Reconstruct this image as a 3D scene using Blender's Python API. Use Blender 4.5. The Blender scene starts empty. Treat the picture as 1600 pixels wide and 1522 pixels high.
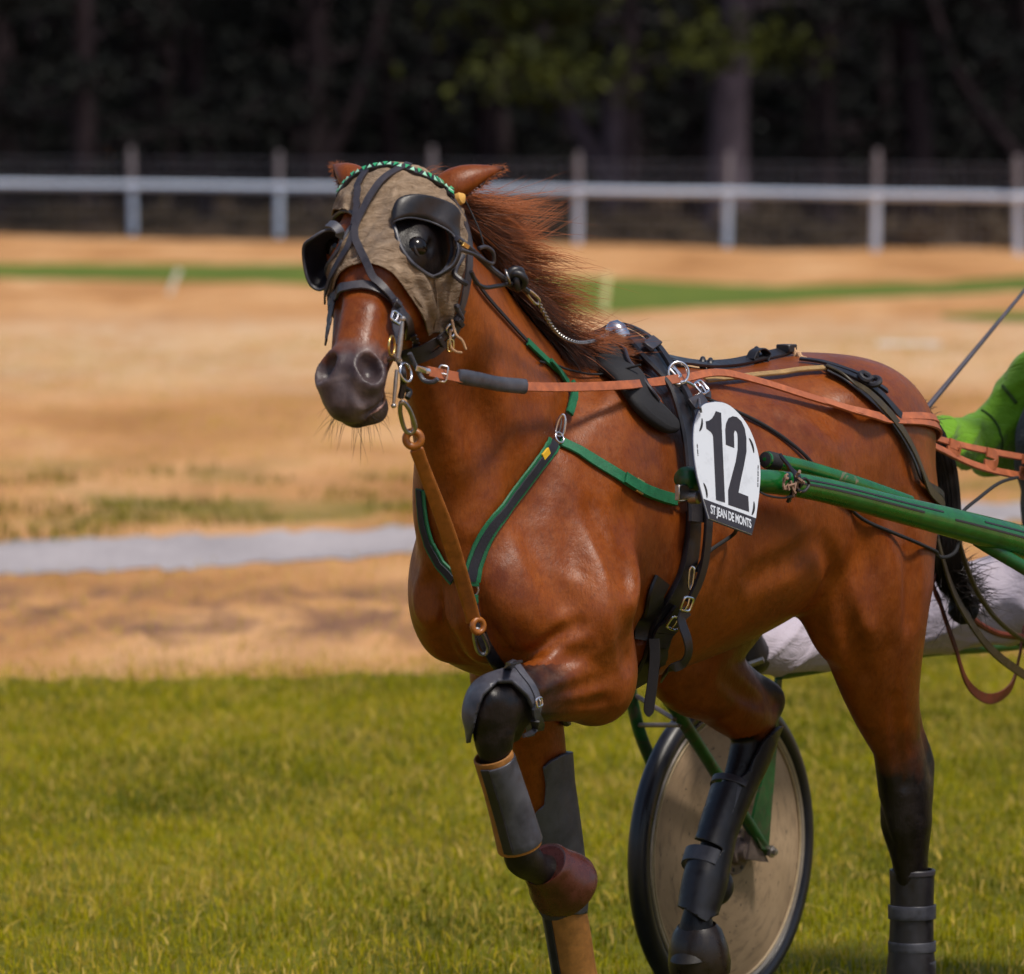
import bpy, bmesh, math, random
import numpy as np
from mathutils import Vector, Matrix
from mathutils.bvhtree import BVHTree
random.seed(7); RNG = np.random.default_rng(7)
scene = bpy.context.scene
COL = scene.collection

# ------------------------------------------------------------------ camera
FPX, CXP, CYP, YHP, HC, TH, D0 = 9450.0, 800.0, 761.0, 190.0, 2.13, math.radians(35), 12.9
PITCH = math.atan((CYP - YHP) / FPX)
FH = np.array([-math.cos(TH), -math.sin(TH), 0.0])
RT = np.array([-math.sin(TH), math.cos(TH), 0.0])
FW = FH * math.cos(PITCH) + np.array([0, 0, -math.sin(PITCH)])
UP = FH * math.sin(PITCH) + np.array([0, 0, math.cos(PITCH)])
CAM = -FH * D0 - RT * ((945 - CXP) / FPX * D0)
CAM[2] = HC
def pray(px, py): return FW + RT * ((px - CXP) / FPX) - UP * ((py - CYP) / FPX)
def P(px, py, y):                       # the point seen at px,py that lies in the plane Y = y of the horse's frame
    r = pray(px, py); return CAM + r * ((y - CAM[1]) / r[1])
def G(px, py, z=0.0):                   # the point seen at px,py at height z
    r = pray(px, py); return CAM + r * ((z - CAM[2]) / r[2])
def D_(px, py, d):                      # the point seen at px,py at d metres depth
    return CAM + pray(px, py) * d
def proj(V):
    d = np.atleast_2d(V) - CAM; w = d @ FW
    return np.stack([CXP + FPX * (d @ RT) / w, CYP - FPX * (d @ UP) / w], 1)
def depth(V): return float((np.asarray(V) - CAM) @ FW)
cam = bpy.data.cameras.new('camera'); camo = bpy.data.objects.new('camera', cam); COL.objects.link(camo)
Mx = Matrix.Identity(4)
for i, v in enumerate((RT, UP, -FW)):
    for j in range(3): Mx[j][i] = v[j]
for j in range(3): Mx[j][3] = CAM[j]
camo.matrix_world = Mx
cam.sensor_fit = 'HORIZONTAL'; cam.sensor_width = 36.0; cam.lens = 36.0 * FPX / 1600.0
cam.clip_end = 900.0; cam.clip_start = 0.5
cam.dof.use_dof = True; cam.dof.focus_distance = 12.85; cam.dof.aperture_fstop = 5.2
scene.camera = camo

# ------------------------------------------------------------------ light
SUN_EL, SUN_AZC = math.radians(61), math.radians(44)      # azimuth measured from "behind the camera" towards its left
sd = (-FH) * math.cos(SUN_AZC) + RT * math.sin(SUN_AZC)
sdir = Vector((sd[0] * math.cos(SUN_EL), sd[1] * math.cos(SUN_EL), math.sin(SUN_EL)))
world = bpy.data.worlds.new('World'); scene.world = world; world.use_nodes = True
wn = world.node_tree; wn.nodes.clear()
sky = wn.nodes.new('ShaderNodeTexSky'); sky.sky_type = 'NISHITA'; sky.sun_disc = False
sky.sun_elevation = SUN_EL; sky.sun_rotation = math.atan2(sdir.x, sdir.y)
sky.air_density = 1.0; sky.dust_density = 2.5; sky.ozone_density = 1.0
bg = wn.nodes.new('ShaderNodeBackground'); bg.inputs[1].default_value = 0.05
wo = wn.nodes.new('ShaderNodeOutputWorld')
wn.links.new(sky.outputs[0], bg.inputs[0]); wn.links.new(bg.outputs[0], wo.inputs[0])
sun = bpy.data.lights.new('sun', 'SUN'); sun.energy = 1.5; sun.angle = math.radians(10); sun.color = (1.0, 0.93, 0.82)
suno = bpy.data.objects.new('sun', sun); COL.objects.link(suno)
suno.rotation_euler = sdir.to_track_quat('Z', 'Y').to_euler(); suno.location = (0, 0, 30)
scene.view_settings.view_transform = 'Standard'; scene.view_settings.look = 'None'
scene.view_settings.gamma = 1.0; scene.view_settings.use_curve_mapping = False
scene.view_settings.exposure = 1.30
scene.cycles.max_bounces = 8; scene.cycles.transparent_max_bounces = 8
scene.cycles.use_denoising = True

# ------------------------------------------------------------------ helpers: materials
class MT:
    """small wrapper to write node materials"""
    def __init__(s, name, rough=0.6, spec=0.5):
        s.m = bpy.data.materials.new(name); s.m.use_nodes = True
        s.t = s.m.node_tree; s.N = s.t.nodes; s.L = s.t.links
        s.b = s.N['Principled BSDF']; s.set('Roughness', rough); s.set('Specular IOR Level', spec)
    def set(s, k, v):
        i = s.b.inputs[k]
        if hasattr(v, 'is_output'): s.L.new(v, i)
        elif isinstance(v, (tuple, list)) and len(v) == 3 and i.type == 'RGBA': i.default_value = (*v, 1)
        else: i.default_value = v
        return s
    def _in(s, n, i, v):
        if v is None: return
        if hasattr(v, 'is_output'): s.L.new(v, n.inputs[i])
        elif isinstance(v, (tuple, list)) and len(v) == 3 and n.inputs[i].type == 'RGBA': n.inputs[i].default_value = (*v, 1)
        else: n.inputs[i].default_value = v
    def coord(s, kind='Object', scale=None, rot=None):
        n = s.N.new('ShaderNodeTexCoord'); o = n.outputs[kind]
        if scale is not None:
            mp = s.N.new('ShaderNodeMapping'); s.L.new(o, mp.inputs[0])
            mp.inputs['Scale'].default_value = scale if isinstance(scale, tuple) else (scale,) * 3
            if rot: mp.inputs['Rotation'].default_value = rot
            o = mp.outputs[0]
        return o
    def noise(s, scale, detail=4, rough=0.55, co=None, dist=0.0, col=False):
        n = s.N.new('ShaderNodeTexNoise'); n.inputs['Scale'].default_value = scale; n.inputs['Detail'].default_value = detail
        n.inputs['Roughness'].default_value = rough; n.inputs['Distortion'].default_value = dist
        if co is not None: s.L.new(co, n.inputs['Vector'])
        return n.outputs['Color' if col else 'Fac']
    def ramp(s, v, *stops):
        n = s.N.new('ShaderNodeValToRGB'); e = n.color_ramp.elements
        while len(e) < len(stops): e.new(0.5)
        for k, (p, c) in enumerate(stops):
            e[k].position = p; e[k].color = (*c, 1) if isinstance(c, (tuple, list)) else (c, c, c, 1)
        s.L.new(v, n.inputs[0]); return n.outputs[0]
    def mix(s, f, a, b, mode='MIX'):
        n = s.N.new('ShaderNodeMix'); n.data_type = 'RGBA'; n.blend_type = mode
        s._in(n, 0, f); s._in(n, 6, a); s._in(n, 7, b); return n.outputs[2]
    def math(s, op, a, b=None, c=None, clamp=False):
        n = s.N.new('ShaderNodeMath'); n.operation = op; n.use_clamp = clamp
        s._in(n, 0, a); s._in(n, 1, b); s._in(n, 2, c); return n.outputs[0]
    def attr(s, name, out='Fac'):
        n = s.N.new('ShaderNodeAttribute'); n.attribute_name = name; return n.outputs[out]
    def bump(s, h, strength=0.3, dist=0.01, prev=None):
        n = s.N.new('ShaderNodeBump'); n.inputs['Strength'].default_value = strength; n.inputs['Distance'].default_value = dist
        s.L.new(h, n.inputs['Height'])
        if prev is not None: s.L.new(prev, n.inputs['Normal'])
        s.L.new(n.outputs[0], s.b.inputs['Normal']); return n.outputs[0]

def simple(name, c, rough=0.55, metal=0.0, nscale=60, var=0.25, bump=0.15, spec=0.5, bdist=0.002):
    m = MT(name, rough, spec); co = m.coord('Object')
    n = m.noise(nscale, 5, 0.6, co); n2 = m.noise(nscale * 0.18, 3, 0.5, co)
    dk = tuple(x * (1 - var) for x in c); lt = tuple(min(1, x * (1 + var)) for x in c)
    f = m.math('ADD', m.math('MULTIPLY', n, 0.5), m.math('MULTIPLY', n2, 0.5))
    m.set('Base Color', m.ramp(f, (0.3, dk), (0.7, lt))); m.set('Metallic', metal)
    m.set('Roughness', m.math('ADD', m.math('MULTIPLY', m.math('SUBTRACT', n2, 0.5), 0.35), rough, clamp=True))
    if bump: m.bump(n, bump, bdist)
    return m.m

# ------------------------------------------------------------------ helpers: objects
def tag(o, label=None, cat=None, group=None, kind=None):
    if label: o['label'] = label
    if cat: o['category'] = cat
    if group: o['group'] = group
    if kind: o['kind'] = kind
    return o
def empty(name, loc=(0, 0, 0)):
    o = bpy.data.objects.new(name, None); COL.objects.link(o); o.location = loc; o.empty_display_size = 0.1; return o
def wmat(o): return o.matrix_basis.copy() if o.parent is None else wmat(o.parent) @ o.matrix_parent_inverse @ o.matrix_basis
def link(name, me, mat=None, parent=None, smooth=True):
    o = bpy.data.objects.new(name, me); COL.objects.link(o)
    for m in (mat if isinstance(mat, (list, tuple)) else [mat] if mat else []): me.materials.append(m)
    if smooth: me.polygons.foreach_set('use_smooth', np.ones(len(me.polygons), bool))
    if parent is not None:
        o.parent = parent; o.matrix_parent_inverse = wmat(parent).inverted()
    return o
def mesh(name, V, Fc, mat=None, parent=None, smooth=True):
    me = bpy.data.meshes.new(name); me.from_pydata([tuple(map(float, v)) for v in V], [], [tuple(int(i) for i in f) for f in Fc]); me.update()
    return link(name, me, mat, parent, smooth)
def fastmesh(name, V, Q, mat=None, parent=None, smooth=False):   # numpy arrays, all faces with the same corner count
    V = np.asarray(V, np.float32); Q = np.asarray(Q, np.int32); k = Q.shape[1]
    me = bpy.data.meshes.new(name)
    me.vertices.add(len(V)); me.vertices.foreach_set('co', V.ravel())
    me.loops.add(Q.size); me.loops.foreach_set('vertex_index', Q.ravel())
    me.polygons.add(len(Q)); me.polygons.foreach_set('loop_start', np.arange(0, Q.size, k, dtype=np.int32))
    me.polygons.foreach_set('loop_total', np.full(len(Q), k, np.int32))
    me.update(calc_edges=True); me.validate()
    return link(name, me, mat, parent, smooth)
def vattr(o, name, arr):
    a = o.data.attributes.new(name, 'FLOAT', 'POINT'); a.data.foreach_set('value', np.asarray(arr, np.float32))
class MB:
    """collects verts / faces for ONE mesh object"""
    def __init__(s): s.V = []; s.F = []; s.mi = []
    def add(s, V, F, mi=0):
        o = len(s.V); s.V += [tuple(map(float, v)) for v in V]; s.F += [tuple(int(i) + o for i in f) for f in F]; s.mi += [mi] * len(F); return s
    def build(s, name, mat=None, parent=None, smooth=True):
        o = mesh(name, s.V, s.F, mat, parent, smooth)
        o.data.set_sharp_from_angle(angle=math.radians(42))
        if any(s.mi): o.data.polygons.foreach_set('material_index', np.array(s.mi, np.int32))
        return o
    def box(s, c, ax, h, mi=0):        # centre, 3 axes, half sizes, with small chamfer
        c = np.asarray(c, float); A = [np.asarray(a, float) for a in ax]; b = min(h) * 0.25
        V = []; 
        for sx in (-1, 1):
            for sy in (-1, 1):
                for sz in (-1, 1):
                    for k in range(3):
                        hh = [h[0], h[1], h[2]]
                        for j in range(3):
                            if j != k: hh[j] = hh[j] - b
                        V.append(c + A[0] * sx * hh[0] + A[1] * sy * hh[1] + A[2] * sz * hh[2])
        bm = bmesh.new(); [bm.verts.new(v) for v in V]; r = bmesh.ops.convex_hull(bm, input=bm.verts[:])
        bm.verts.index_update(); s.add([v.co for v in bm.verts], [[v.index for v in f.verts] for f in bm.faces], mi); bm.free(); return s
    def tube(s, pts, rad, n=10, mi=0, cap=True, closed=False, flat=1.0, up=None):
        V, F = tube_vf(pts, rad, n, cap, closed, flat, up); return s.add(V, F, mi)
    def lathe(s, o, axis, prof, n=24, mi=0):
        V, F = lathe_vf(o, axis, prof, n); return s.add(V, F, mi)
    def ribbon(s, pts, nrm, w, th, mi=0, closed=False):
        V, F = ribbon_vf(pts, nrm, w, th, closed); return s.add(V, F, mi)
def unit(v): v = np.asarray(v, float); return v / (np.linalg.norm(v) + 1e-12)
def spline(pts, n=40, closed=False):
    p = np.asarray(pts, float); m = len(p)
    if m < 3 and not closed:
        t = np.linspace(0, 1, n)[:, None]; return p[0] * (1 - t) + p[-1] * t
    if closed: q = np.vstack([p[-1], p, p[0], p[1]]); segs = m
    else: q = np.vstack([2 * p[0] - p[1], p, 2 * p[-1] - p[-2]]); segs = m - 1
    u = np.linspace(0, segs, n, endpoint=not closed); k = np.minimum(u.astype(int), segs - 1); f = (u - k)[:, None]
    a, b, c, d = q[k], q[k + 1], q[k + 2], q[k + 3]
    return 0.5 * (2 * b + (c - a) * f + (2 * a - 5 * b + 4 * c - d) * f ** 2 + (3 * b - a - 3 * c + d) * f ** 3)
def frames(pts, up=None, closed=False):
    p = np.asarray(pts, float)
    t = np.roll(p, -1, 0) - np.roll(p, 1, 0) if closed else np.gradient(p, axis=0)
    t /= np.linalg.norm(t, axis=1)[:, None] + 1e-12
    if up is None:
        r = np.array([0, 0, 1.0]) if abs(t[0][2]) < 0.9 else np.array([0, 1.0, 0]); us = []
        u = r - t[0] * (r @ t[0])
        for k in range(len(p)):
            u = u - t[k] * (u @ t[k]); u = unit(u); us.append(u)
        us = np.array(us)
    else:
        u = np.broadcast_to(np.asarray(up, float), p.shape); us = u - t * np.sum(u * t, 1)[:, None]
        us = us / (np.linalg.norm(us, axis=1)[:, None] + 1e-12)
    return t, us, np.cross(t, us)
def tube_vf(pts, rad, n=10, cap=True, closed=False, flat=1.0, up=None):
    p = np.asarray(pts, float); m = len(p); r = np.broadcast_to(np.asarray(rad, float), (m,))
    t, u, b = frames(p, up, closed); a = np.linspace(0, 2 * math.pi, n, endpoint=False)
    V = (p[:, None] + r[:, None, None] * (np.cos(a)[None, :, None] * u[:, None] * flat + np.sin(a)[None, :, None] * b[:, None])).reshape(-1, 3).tolist()
    F = []
    for i in range(m if closed else m - 1):
        j = (i + 1) % m
        for k in range(n): F.append((i * n + k, i * n + (k + 1) % n, j * n + (k + 1) % n, j * n + k))
    if cap and not closed:
        for i, sgn in ((0, -1), (m - 1, 1)):
            c = len(V); V.append(p[i] + t[i] * r[i] * 0.35 * sgn)
            for k in range(n):
                f = (i * n + k, i * n + (k + 1) % n, c); F.append(f if sgn > 0 else f[::-1])
    return V, F
def lathe_vf(o, axis, prof, n=24):      # prof: list of (distance along axis, radius)
    o = np.asarray(o, float); a = unit(axis); h = np.array([1.0, 0, 0]) if abs(a[0]) < 0.8 else np.array([0, 1.0, 0])
    u = unit(np.cross(a, h)); v = np.cross(a, u); an = np.linspace(0, 2 * math.pi, n, endpoint=False); V = []; F = []
    for z, r in prof:
        for q in an: V.append(o + a * z + (u * math.cos(q) + v * math.sin(q)) * r)
    for i in range(len(prof) - 1):
        for k in range(n): F.append((i * n + k, i * n + (k + 1) % n, (i + 1) * n + (k + 1) % n, (i + 1) * n + k))
    for i, rev in ((0, True), (len(prof) - 1, False)):
        if prof[i][1] > 1e-4: f = tuple(range(i * n, i * n + n)); F.append(f[::-1] if rev else f)
    return V, F
def ribbon_vf(pts, nrm, w, th, closed=False):
    p = np.asarray(pts, float); m = len(p); nn = np.broadcast_to(np.asarray(nrm, float), p.shape)
    t, u, b = frames(p, nn, closed); w = np.broadcast_to(np.asarray(w, float), (m,))[:, None] / 2; th = np.broadcast_to(np.asarray(th, float), (m,))[:, None] / 2
    e = 0.72
    ring = [p + b * w + u * th * 0, p + b * w * 0.9 + u * th, p - b * w * 0.9 + u * th, p - b * w, p - b * w * 0.9 - u * th, p + b * w * 0.9 - u * th]
    V = np.stack(ring, 1).reshape(-1, 3).tolist(); F = []; n = 6
    for i in range(m if closed else m - 1):
        j = (i + 1) % m
        for k in range(n): F.append((i * n + k, i * n + (k + 1) % n, j * n + (k + 1) % n, j * n + k))
    if not closed: F += [tuple(range(n))[::-1], tuple((m - 1) * n + k for k in range(n))]
    return V, F
def torus_vf(c, axis, R, r, n=28, k=10, sx=1.0, upv=None):
    a = unit(axis); h = np.asarray(upv, float) if upv is not None else (np.array([0, 0, 1.0]) if abs(a[2]) < 0.9 else np.array([1.0, 0, 0]))
    u = unit(h - a * (h @ a)); v = np.cross(a, u); q = np.linspace(0, 2 * math.pi, n, endpoint=False)
    pts = np.asarray(c, float) + R * (np.cos(q)[:, None] * u * sx + np.sin(q)[:, None] * v)
    return tube_vf(pts, r, k, closed=True)

# ------------------------------------------------------------------ the horse: an implicit body turned into one mesh
HV = 0.0064
GLO = np.array([-1.32, -0.42, -0.02]); GHI = np.array([1.36, 0.42, 2.12])
GN = np.ceil((GHI - GLO) / HV).astype(int) + 1
GXs = [(GLO[i] + HV * np.arange(GN[i])).astype(np.float32) for i in range(3)]
FLD = np.full(GN, 0.6, np.float32)
def region(lo, hi):
    a = np.clip(np.floor((np.asarray(lo) - GLO) / HV).astype(int), 0, GN - 1); b = np.clip(np.ceil((np.asarray(hi) - GLO) / HV).astype(int) + 1, 1, GN)
    sl = tuple(slice(a[i], b[i]) for i in range(3))
    return sl, GXs[0][sl[0]][:, None, None], GXs[1][sl[1]][None, :, None], GXs[2][sl[2]][None, None, :]
def smin(a, b, k):
    h = np.maximum(k - np.abs(a - b), 0) / k; return np.minimum(a, b) - h * h * k * 0.25
def smax(a, b, k):
    h = np.maximum(k - np.abs(a - b), 0) / k; return np.maximum(a, b) + h * h * k * 0.25
def put(sl, d, k, sub=False):
    FLD[sl] = smax(FLD[sl], -d, k) if sub else smin(FLD[sl], d, k)
def ellip(c, r, k=0.04, ax=None, sub=False):
    c = np.asarray(c, np.float32); r = np.asarray(r, np.float32); A = np.eye(3) if ax is None else np.array([unit(v) for v in ax])
    R = np.abs(A.T) @ r + k + 0.02
    sl, X, Y, Z = region(c - R, c + R); X, Y, Z = X - c[0], Y - c[1], Z - c[2]
    q = [(A[i][0] * X + A[i][1] * Y + A[i][2] * Z) / r[i] for i in range(3)]
    k0 = np.sqrt(q[0] ** 2 + q[1] ** 2 + q[2] ** 2); k1 = np.sqrt((q[0] / r[0]) ** 2 + (q[1] / r[1]) ** 2 + (q[2] / r[2]) ** 2) + 1e-6
    put(sl, np.clip(k0 * (k0 - 1.0) / k1, -0.5, 0.5), k, sub)
def axes(a, up=(0, 0, 1)):             # a frame whose first axis is a
    a = unit(a); u = np.asarray(up, float); u = unit(u - a * (u @ a)); return (a, u, np.cross(a, u))
def loft(O, A, D, S, tn, top, bot, w, k, pt=2.0, pb=2.0, lo=None, hi=None, off=None):
    """straight-axis loft: sections across A with reach top/bot along D and half width w along S"""
    O = np.asarray(O, np.float32)
    sl, X, Y, Z = region(lo, hi); X, Y, Z = X - O[0], Y - O[1], Z - O[2]
    t = A[0] * X + A[1] * Y + A[2] * Z; d = D[0] * X + D[1] * Y + D[2] * Z; s_ = S[0] * X + S[1] * Y + S[2] * Z
    fine = np.linspace(tn[0], tn[-1], 160)
    def I(v):
        v = np.asarray(v, float); y = np.interp(fine, tn, v)
        ker = np.hanning(19); ker /= ker.sum(); y = np.convolve(np.pad(y, 9, 'edge'), ker, 'valid')
        return np.interp(t, fine, y).astype(np.float32)
    T, B, W = I(top), I(bot), I(w)
    if off is not None: s_ = s_ - I(off)
    c = (T + B) * 0.5; h = np.maximum((T - B) * 0.5, 0.004); W = np.maximum(W, 0.004); v = (d - c) / h; u = np.abs(s_ / W)
    pv = np.where(v > 0, np.broadcast_to(I(pt) if np.ndim(pt) else np.float32(pt), v.shape), np.float32(pb))
    kk = (u ** pv + np.abs(v) ** pv + 1e-9) ** (1 / pv)
    over = np.maximum(np.maximum(t - tn[-1], tn[0] - t), 0)
    # first-order distance from the scaled gradient
    g = np.sqrt((u / W) ** 2 + (v / h) ** 2) / np.maximum(kk, 1e-3) + 1e-6
    dd = np.where(kk > 1, (kk - 1) / g, (kk - 1) * np.minimum(W, h))
    dd = np.where(over > 0, np.sqrt(np.maximum(dd, 0) ** 2 + over ** 2), dd)
    put(sl, np.clip(dd, -0.5, 0.5), k)
def chain(nodes, k=0.03, n=None, side=(0, 1, 0), kt=None):
    """tapered limb: nodes = (point, side radius, fore-aft radius)"""
    pts = np.array([q[0] for q in nodes]); n = n or 8 * (len(nodes) - 1) + 1
    c = spline(pts, n); u0 = np.linspace(0, 1, len(nodes)); u = np.linspace(0, 1, n)
    ra = np.interp(u, u0, [q[1] for q in nodes]); rb = np.interp(u, u0, [q[2] for q in nodes])
    m = max(ra.max(), rb.max()) + k + 0.03
    sl, X, Y, Z = region(c.min(0) - m, c.max(0) + m); out = np.full((X.size, Y.size, Z.size), 0.5, np.float32)
    base = [s.start for s in sl]
    for i in range(n - 1):
        a, b = c[i], c[i + 1]; L = np.linalg.norm(b - a); t = (b - a) / L
        s = np.asarray(side, float); s = unit(s - t * (s @ t)); f = np.cross(t, s)
        mm = max(ra[i], ra[i + 1], rb[i], rb[i + 1]) + k + 0.02
        s2, x, y, z = region(np.minimum(a, b) - mm, np.maximum(a, b) + mm)
        x, y, z = x - a[0], y - a[1], z - a[2]
        w = t[0] * x + t[1] * y + t[2] * z; h = np.clip(w / L, 0, 1); e = w - h * L
        A = ra[i] + (ra[i + 1] - ra[i]) * h; B = rb[i] + (rb[i + 1] - rb[i]) * h
        p = s[0] * x + s[1] * y + s[2] * z; q = f[0] * x + f[1] * y + f[2] * z
        m0 = (A + B) * 0.5; kk = np.sqrt((p / A) ** 2 + (q / B) ** 2 + (e / m0) ** 2); rr = np.sqrt(p * p + q * q + e * e)
        dd = (rr - rr / np.maximum(kk, 1e-4)); dd = np.where(kk < 0.05, -np.minimum(A, B), dd)
        lsl = tuple(slice(s2[j].start - base[j], s2[j].stop - base[j]) for j in range(3))
        if min(q_.start for q_ in lsl) < 0: continue
        v = out[lsl]; np.minimum(v, dd.astype(np.float32)[tuple(slice(0, n_) for n_ in v.shape)], out=v)
    put(sl, out, k)

X_, Y_, Z_ = np.eye(3)
# trunk
tx = [-1.175, -1.11, -1.03, -0.94, -0.80, -0.65, -0.50, -0.35, -0.20, -0.08, 0.0, 0.10, 0.22, 0.34, 0.45, 0.54, 0.60]
tt = [1.44, 1.520, 1.568, 1.600, 1.617, 1.605, 1.590, 1.592, 1.615, 1.648, 1.664, 1.650, 1.60, 1.52, 1.42, 1.30, 1.18]
tb = [1.34, 1.26, 1.17, 1.11, 1.075, 1.045, 1.005, 0.970, 0.945, 0.930, 0.922, 0.918, 0.93, 0.955, 0.985, 1.03, 1.10]
tw = [0.03, 0.10, 0.165, 0.215, 0.250, 0.272, 0.285, 0.285, 0.272, 0.250, 0.236, 0.222, 0.212, 0.200, 0.175, 0.125, 0.05]
tp = [2.0, 2.1, 2.15, 2.2, 2.2, 2.15, 2.1, 2.0, 1.75, 1.5, 1.42, 1.45, 1.6, 1.8, 2.0, 2.0, 2.0]
loft((0, 0, 0), X_, Z_, Y_, tx, tt, tb, tw, 0.02, pt=tp, pb=2.25, lo=(-1.3, -0.42, 0.85), hi=(0.68, 0.42, 1.75))
# neck
NO = np.array([0.33, 0.0, 1.42]); NA = unit(np.array([0.765, 0.048, 1.935]) - NO); NS = unit(np.cross(Z_, NA)); ND = np.cross(NA, NS)
loft(NO, NA, ND, NS, [-0.26, -0.15, 0.0, 0.1, 0.2, 0.3, 0.4, 0.55, 0.68], [0.16, 0.24, 0.285, 0.255, 0.22, 0.19, 0.165, 0.128, 0.09],
     [-0.30, -0.355, -0.35, -0.315, -0.272, -0.235, -0.205, -0.16, -0.13], [0.17, 0.175, 0.150, 0.130, 0.112, 0.097, 0.087, 0.078, 0.07],
     0.07, pt=1.75, pb=2.1, lo=(-0.2, -0.3, 1.0), hi=(0.98, 0.3, 2.1))
# head frame: HA along the face, HD out of the forehead, HL to the horse's left
HYAW = math.radians(15.5); HO = np.array([0.810, 0.022, 2.022]); _T = -FH; HA = unit(-RT * (0.63 * math.sin(HYAW)) + _T * (0.63 * math.cos(HYAW)) - np.array([0, 0, 0.775])); HL = unit(RT * math.cos(HYAW) + _T * math.sin(HYAW)); HD = np.cross(HA, HL)
HK = 0.905
def Hh(t, d, l): return HO + HA * (t * HK) + HD * d + HL * l
ht = [-0.035, 0.0, 0.06, 0.12, 0.19, 0.25, 0.32, 0.39, 0.45, 0.50, 0.545, 0.575, 0.60]
loft(HO, HA, HD, HL, [q * HK for q in ht], [-0.03, 0.0, 0.012, 0.018, 0.018, 0.010, 0.0, -0.004, -0.006, -0.008, -0.016, -0.032, -0.055],
     [-0.10, -0.13, -0.185, -0.225, -0.235, -0.215, -0.178, -0.148, -0.130, -0.124, -0.120, -0.112, -0.095],
     [0.055, 0.078, 0.096, 0.103, 0.100, 0.090, 0.077, 0.067, 0.061, 0.056, 0.053, 0.046, 0.030], 0.035, pt=2.5, pb=2.3,
     lo=(0.6, -0.25, 1.4), hi=(1.36, 0.42, 2.12))
for s in (-1, 1):
    ellip(Hh(0.165, -0.135, 0.052 * s), (0.105, 0.085, 0.042), 0.04, (HA, HD, HL))          # cheek
    ellip(Hh(0.175, -0.040, 0.080 * s), (0.045, 0.034, 0.026), 0.03, (HA, HD, HL))          # orbit
    ellip(Hh(0.30, -0.085, 0.045 * s), (0.11, 0.014, 0.016), 0.03, (HA, HD, HL))            # facial crest
    ellip(Hh(0.515, -0.050, 0.040 * s), (0.046, 0.034, 0.024), 0.03, (HA, HD, HL))          # nostril wing
    ellip(Hh(0.168, -0.042, 0.104 * s), (0.018, 0.012, 0.010), 0.012, (HA, HD, HL), sub=True)
    ellip(Hh(0.40, -0.030, 0.062 * s), (0.09, 0.022, 0.014), 0.03, (HA, HD, HL), sub=True)
ellip(Hh(0.555, -0.075, 0.0), (0.045, 0.045, 0.052), 0.03, (HA, HD, HL))                      # upper lip
ellip(Hh(0.540, -0.128, 0.0), (0.048, 0.026, 0.044), 0.022, (HA, HD, HL))                     # chin and lower lip
# shoulder, breast
for s in (-1, 1):
    ellip((0.22, 0.135 * s, 1.34), (0.30, 0.13, 0.070), 0.08, axes((0.60, 0.04 * s, -0.80), (0.80, 0, 0.60)))
    ellip((0.450 if s > 0 else 0.37, (0.122 if s > 0 else 0.080) * s, 1.15), (0.120, 0.085, 0.14), 0.07)
    ellip((0.535 if s > 0 else 0.505, 0.060 * s, 1.14), (0.065, 0.058, 0.12), 0.05)
ellip((0.64, 0.0, 1.08), (0.06, 0.010, 0.13), 0.05, sub=True)
ellip((0.555, 0.0, 1.33), (0.07, 0.07, 0.13), 0.06)
# left fore: raised forearm
ellip((0.345, 0.168, 1.14), (0.160, 0.092, 0.135), 0.06, axes((0.55, 0.02, -0.80), (0.80, 0, 0.55)))
ellip((0.305, 0.178, 1.03), (0.060, 0.066, 0.13), 0.05)
KN = P(776, 1104, 0.185)
chain([((0.36, 0.165, 1.06), 0.10, 0.13), (P(930, 1058, 0.18), 0.082, 0.095), (P(890, 1062, 0.185), 0.072, 0.088), (P(838, 1080, 0.186), 0.056, 0.064), (KN, 0.047, 0.052)], 0.045)
ellip(P(936, 1082, 0.19), (0.05, 0.05, 0.045), 0.04)
LF = [(KN, 0.046, 0.050), (P(771, 1150, 0.185), 0.040, 0.044), (P(778, 1190, 0.184), 0.029, 0.036), (P(796, 1255, 0.18), 0.025, 0.033), (P(808, 1305, 0.18), 0.028, 0.036),
      (P(815, 1338, 0.178), 0.034, 0.041), (P(838, 1356, 0.175), 0.028, 0.032), (P(868, 1366, 0.17), 0.034, 0.038)]
chain(LF, 0.02)
ellip(P(757, 1116, 0.185), (0.026, 0.030, 0.032), 0.02); ellip(P(800, 1136, 0.186), (0.022, 0.026, 0.034), 0.02); ellip(P(768, 1092, 0.20), (0.022, 0.022, 0.024), 0.02); ellip(P(782, 1150, 0.20), (0.018, 0.020, 0.024), 0.02)
ellip(P(828, 1342, 0.178), (0.020, 0.026, 0.022), 0.015); chain([(P(800, 1195, 0.184), 0.013, 0.014), (P(815, 1260, 0.18), 0.012, 0.013), (P(826, 1325, 0.178), 0.014, 0.015)], 0.012)
# right fore: planted
ellip((0.15, -0.135, 1.10), (0.13, 0.075, 0.15), 0.06)
RF = [(P(800, 1050, -0.15), 0.085, 0.105), (P(832, 1130, -0.155), 0.060, 0.076), (P(853, 1230, -0.155), 0.046, 0.056), (P(872, 1345, -0.155), 0.043, 0.048), (P(878, 1395, -0.155), 0.044, 0.048),
      (P(884, 1440, -0.155), 0.030, 0.037), (P(897, 1515, -0.155), 0.026, 0.034), (P(908, 1585, -0.155), 0.033, 0.041), (P(898, 1640, -0.155), 0.027, 0.032), (P(880, 1678, -0.155), 0.042, 0.046)]
chain(RF, 0.045)
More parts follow.
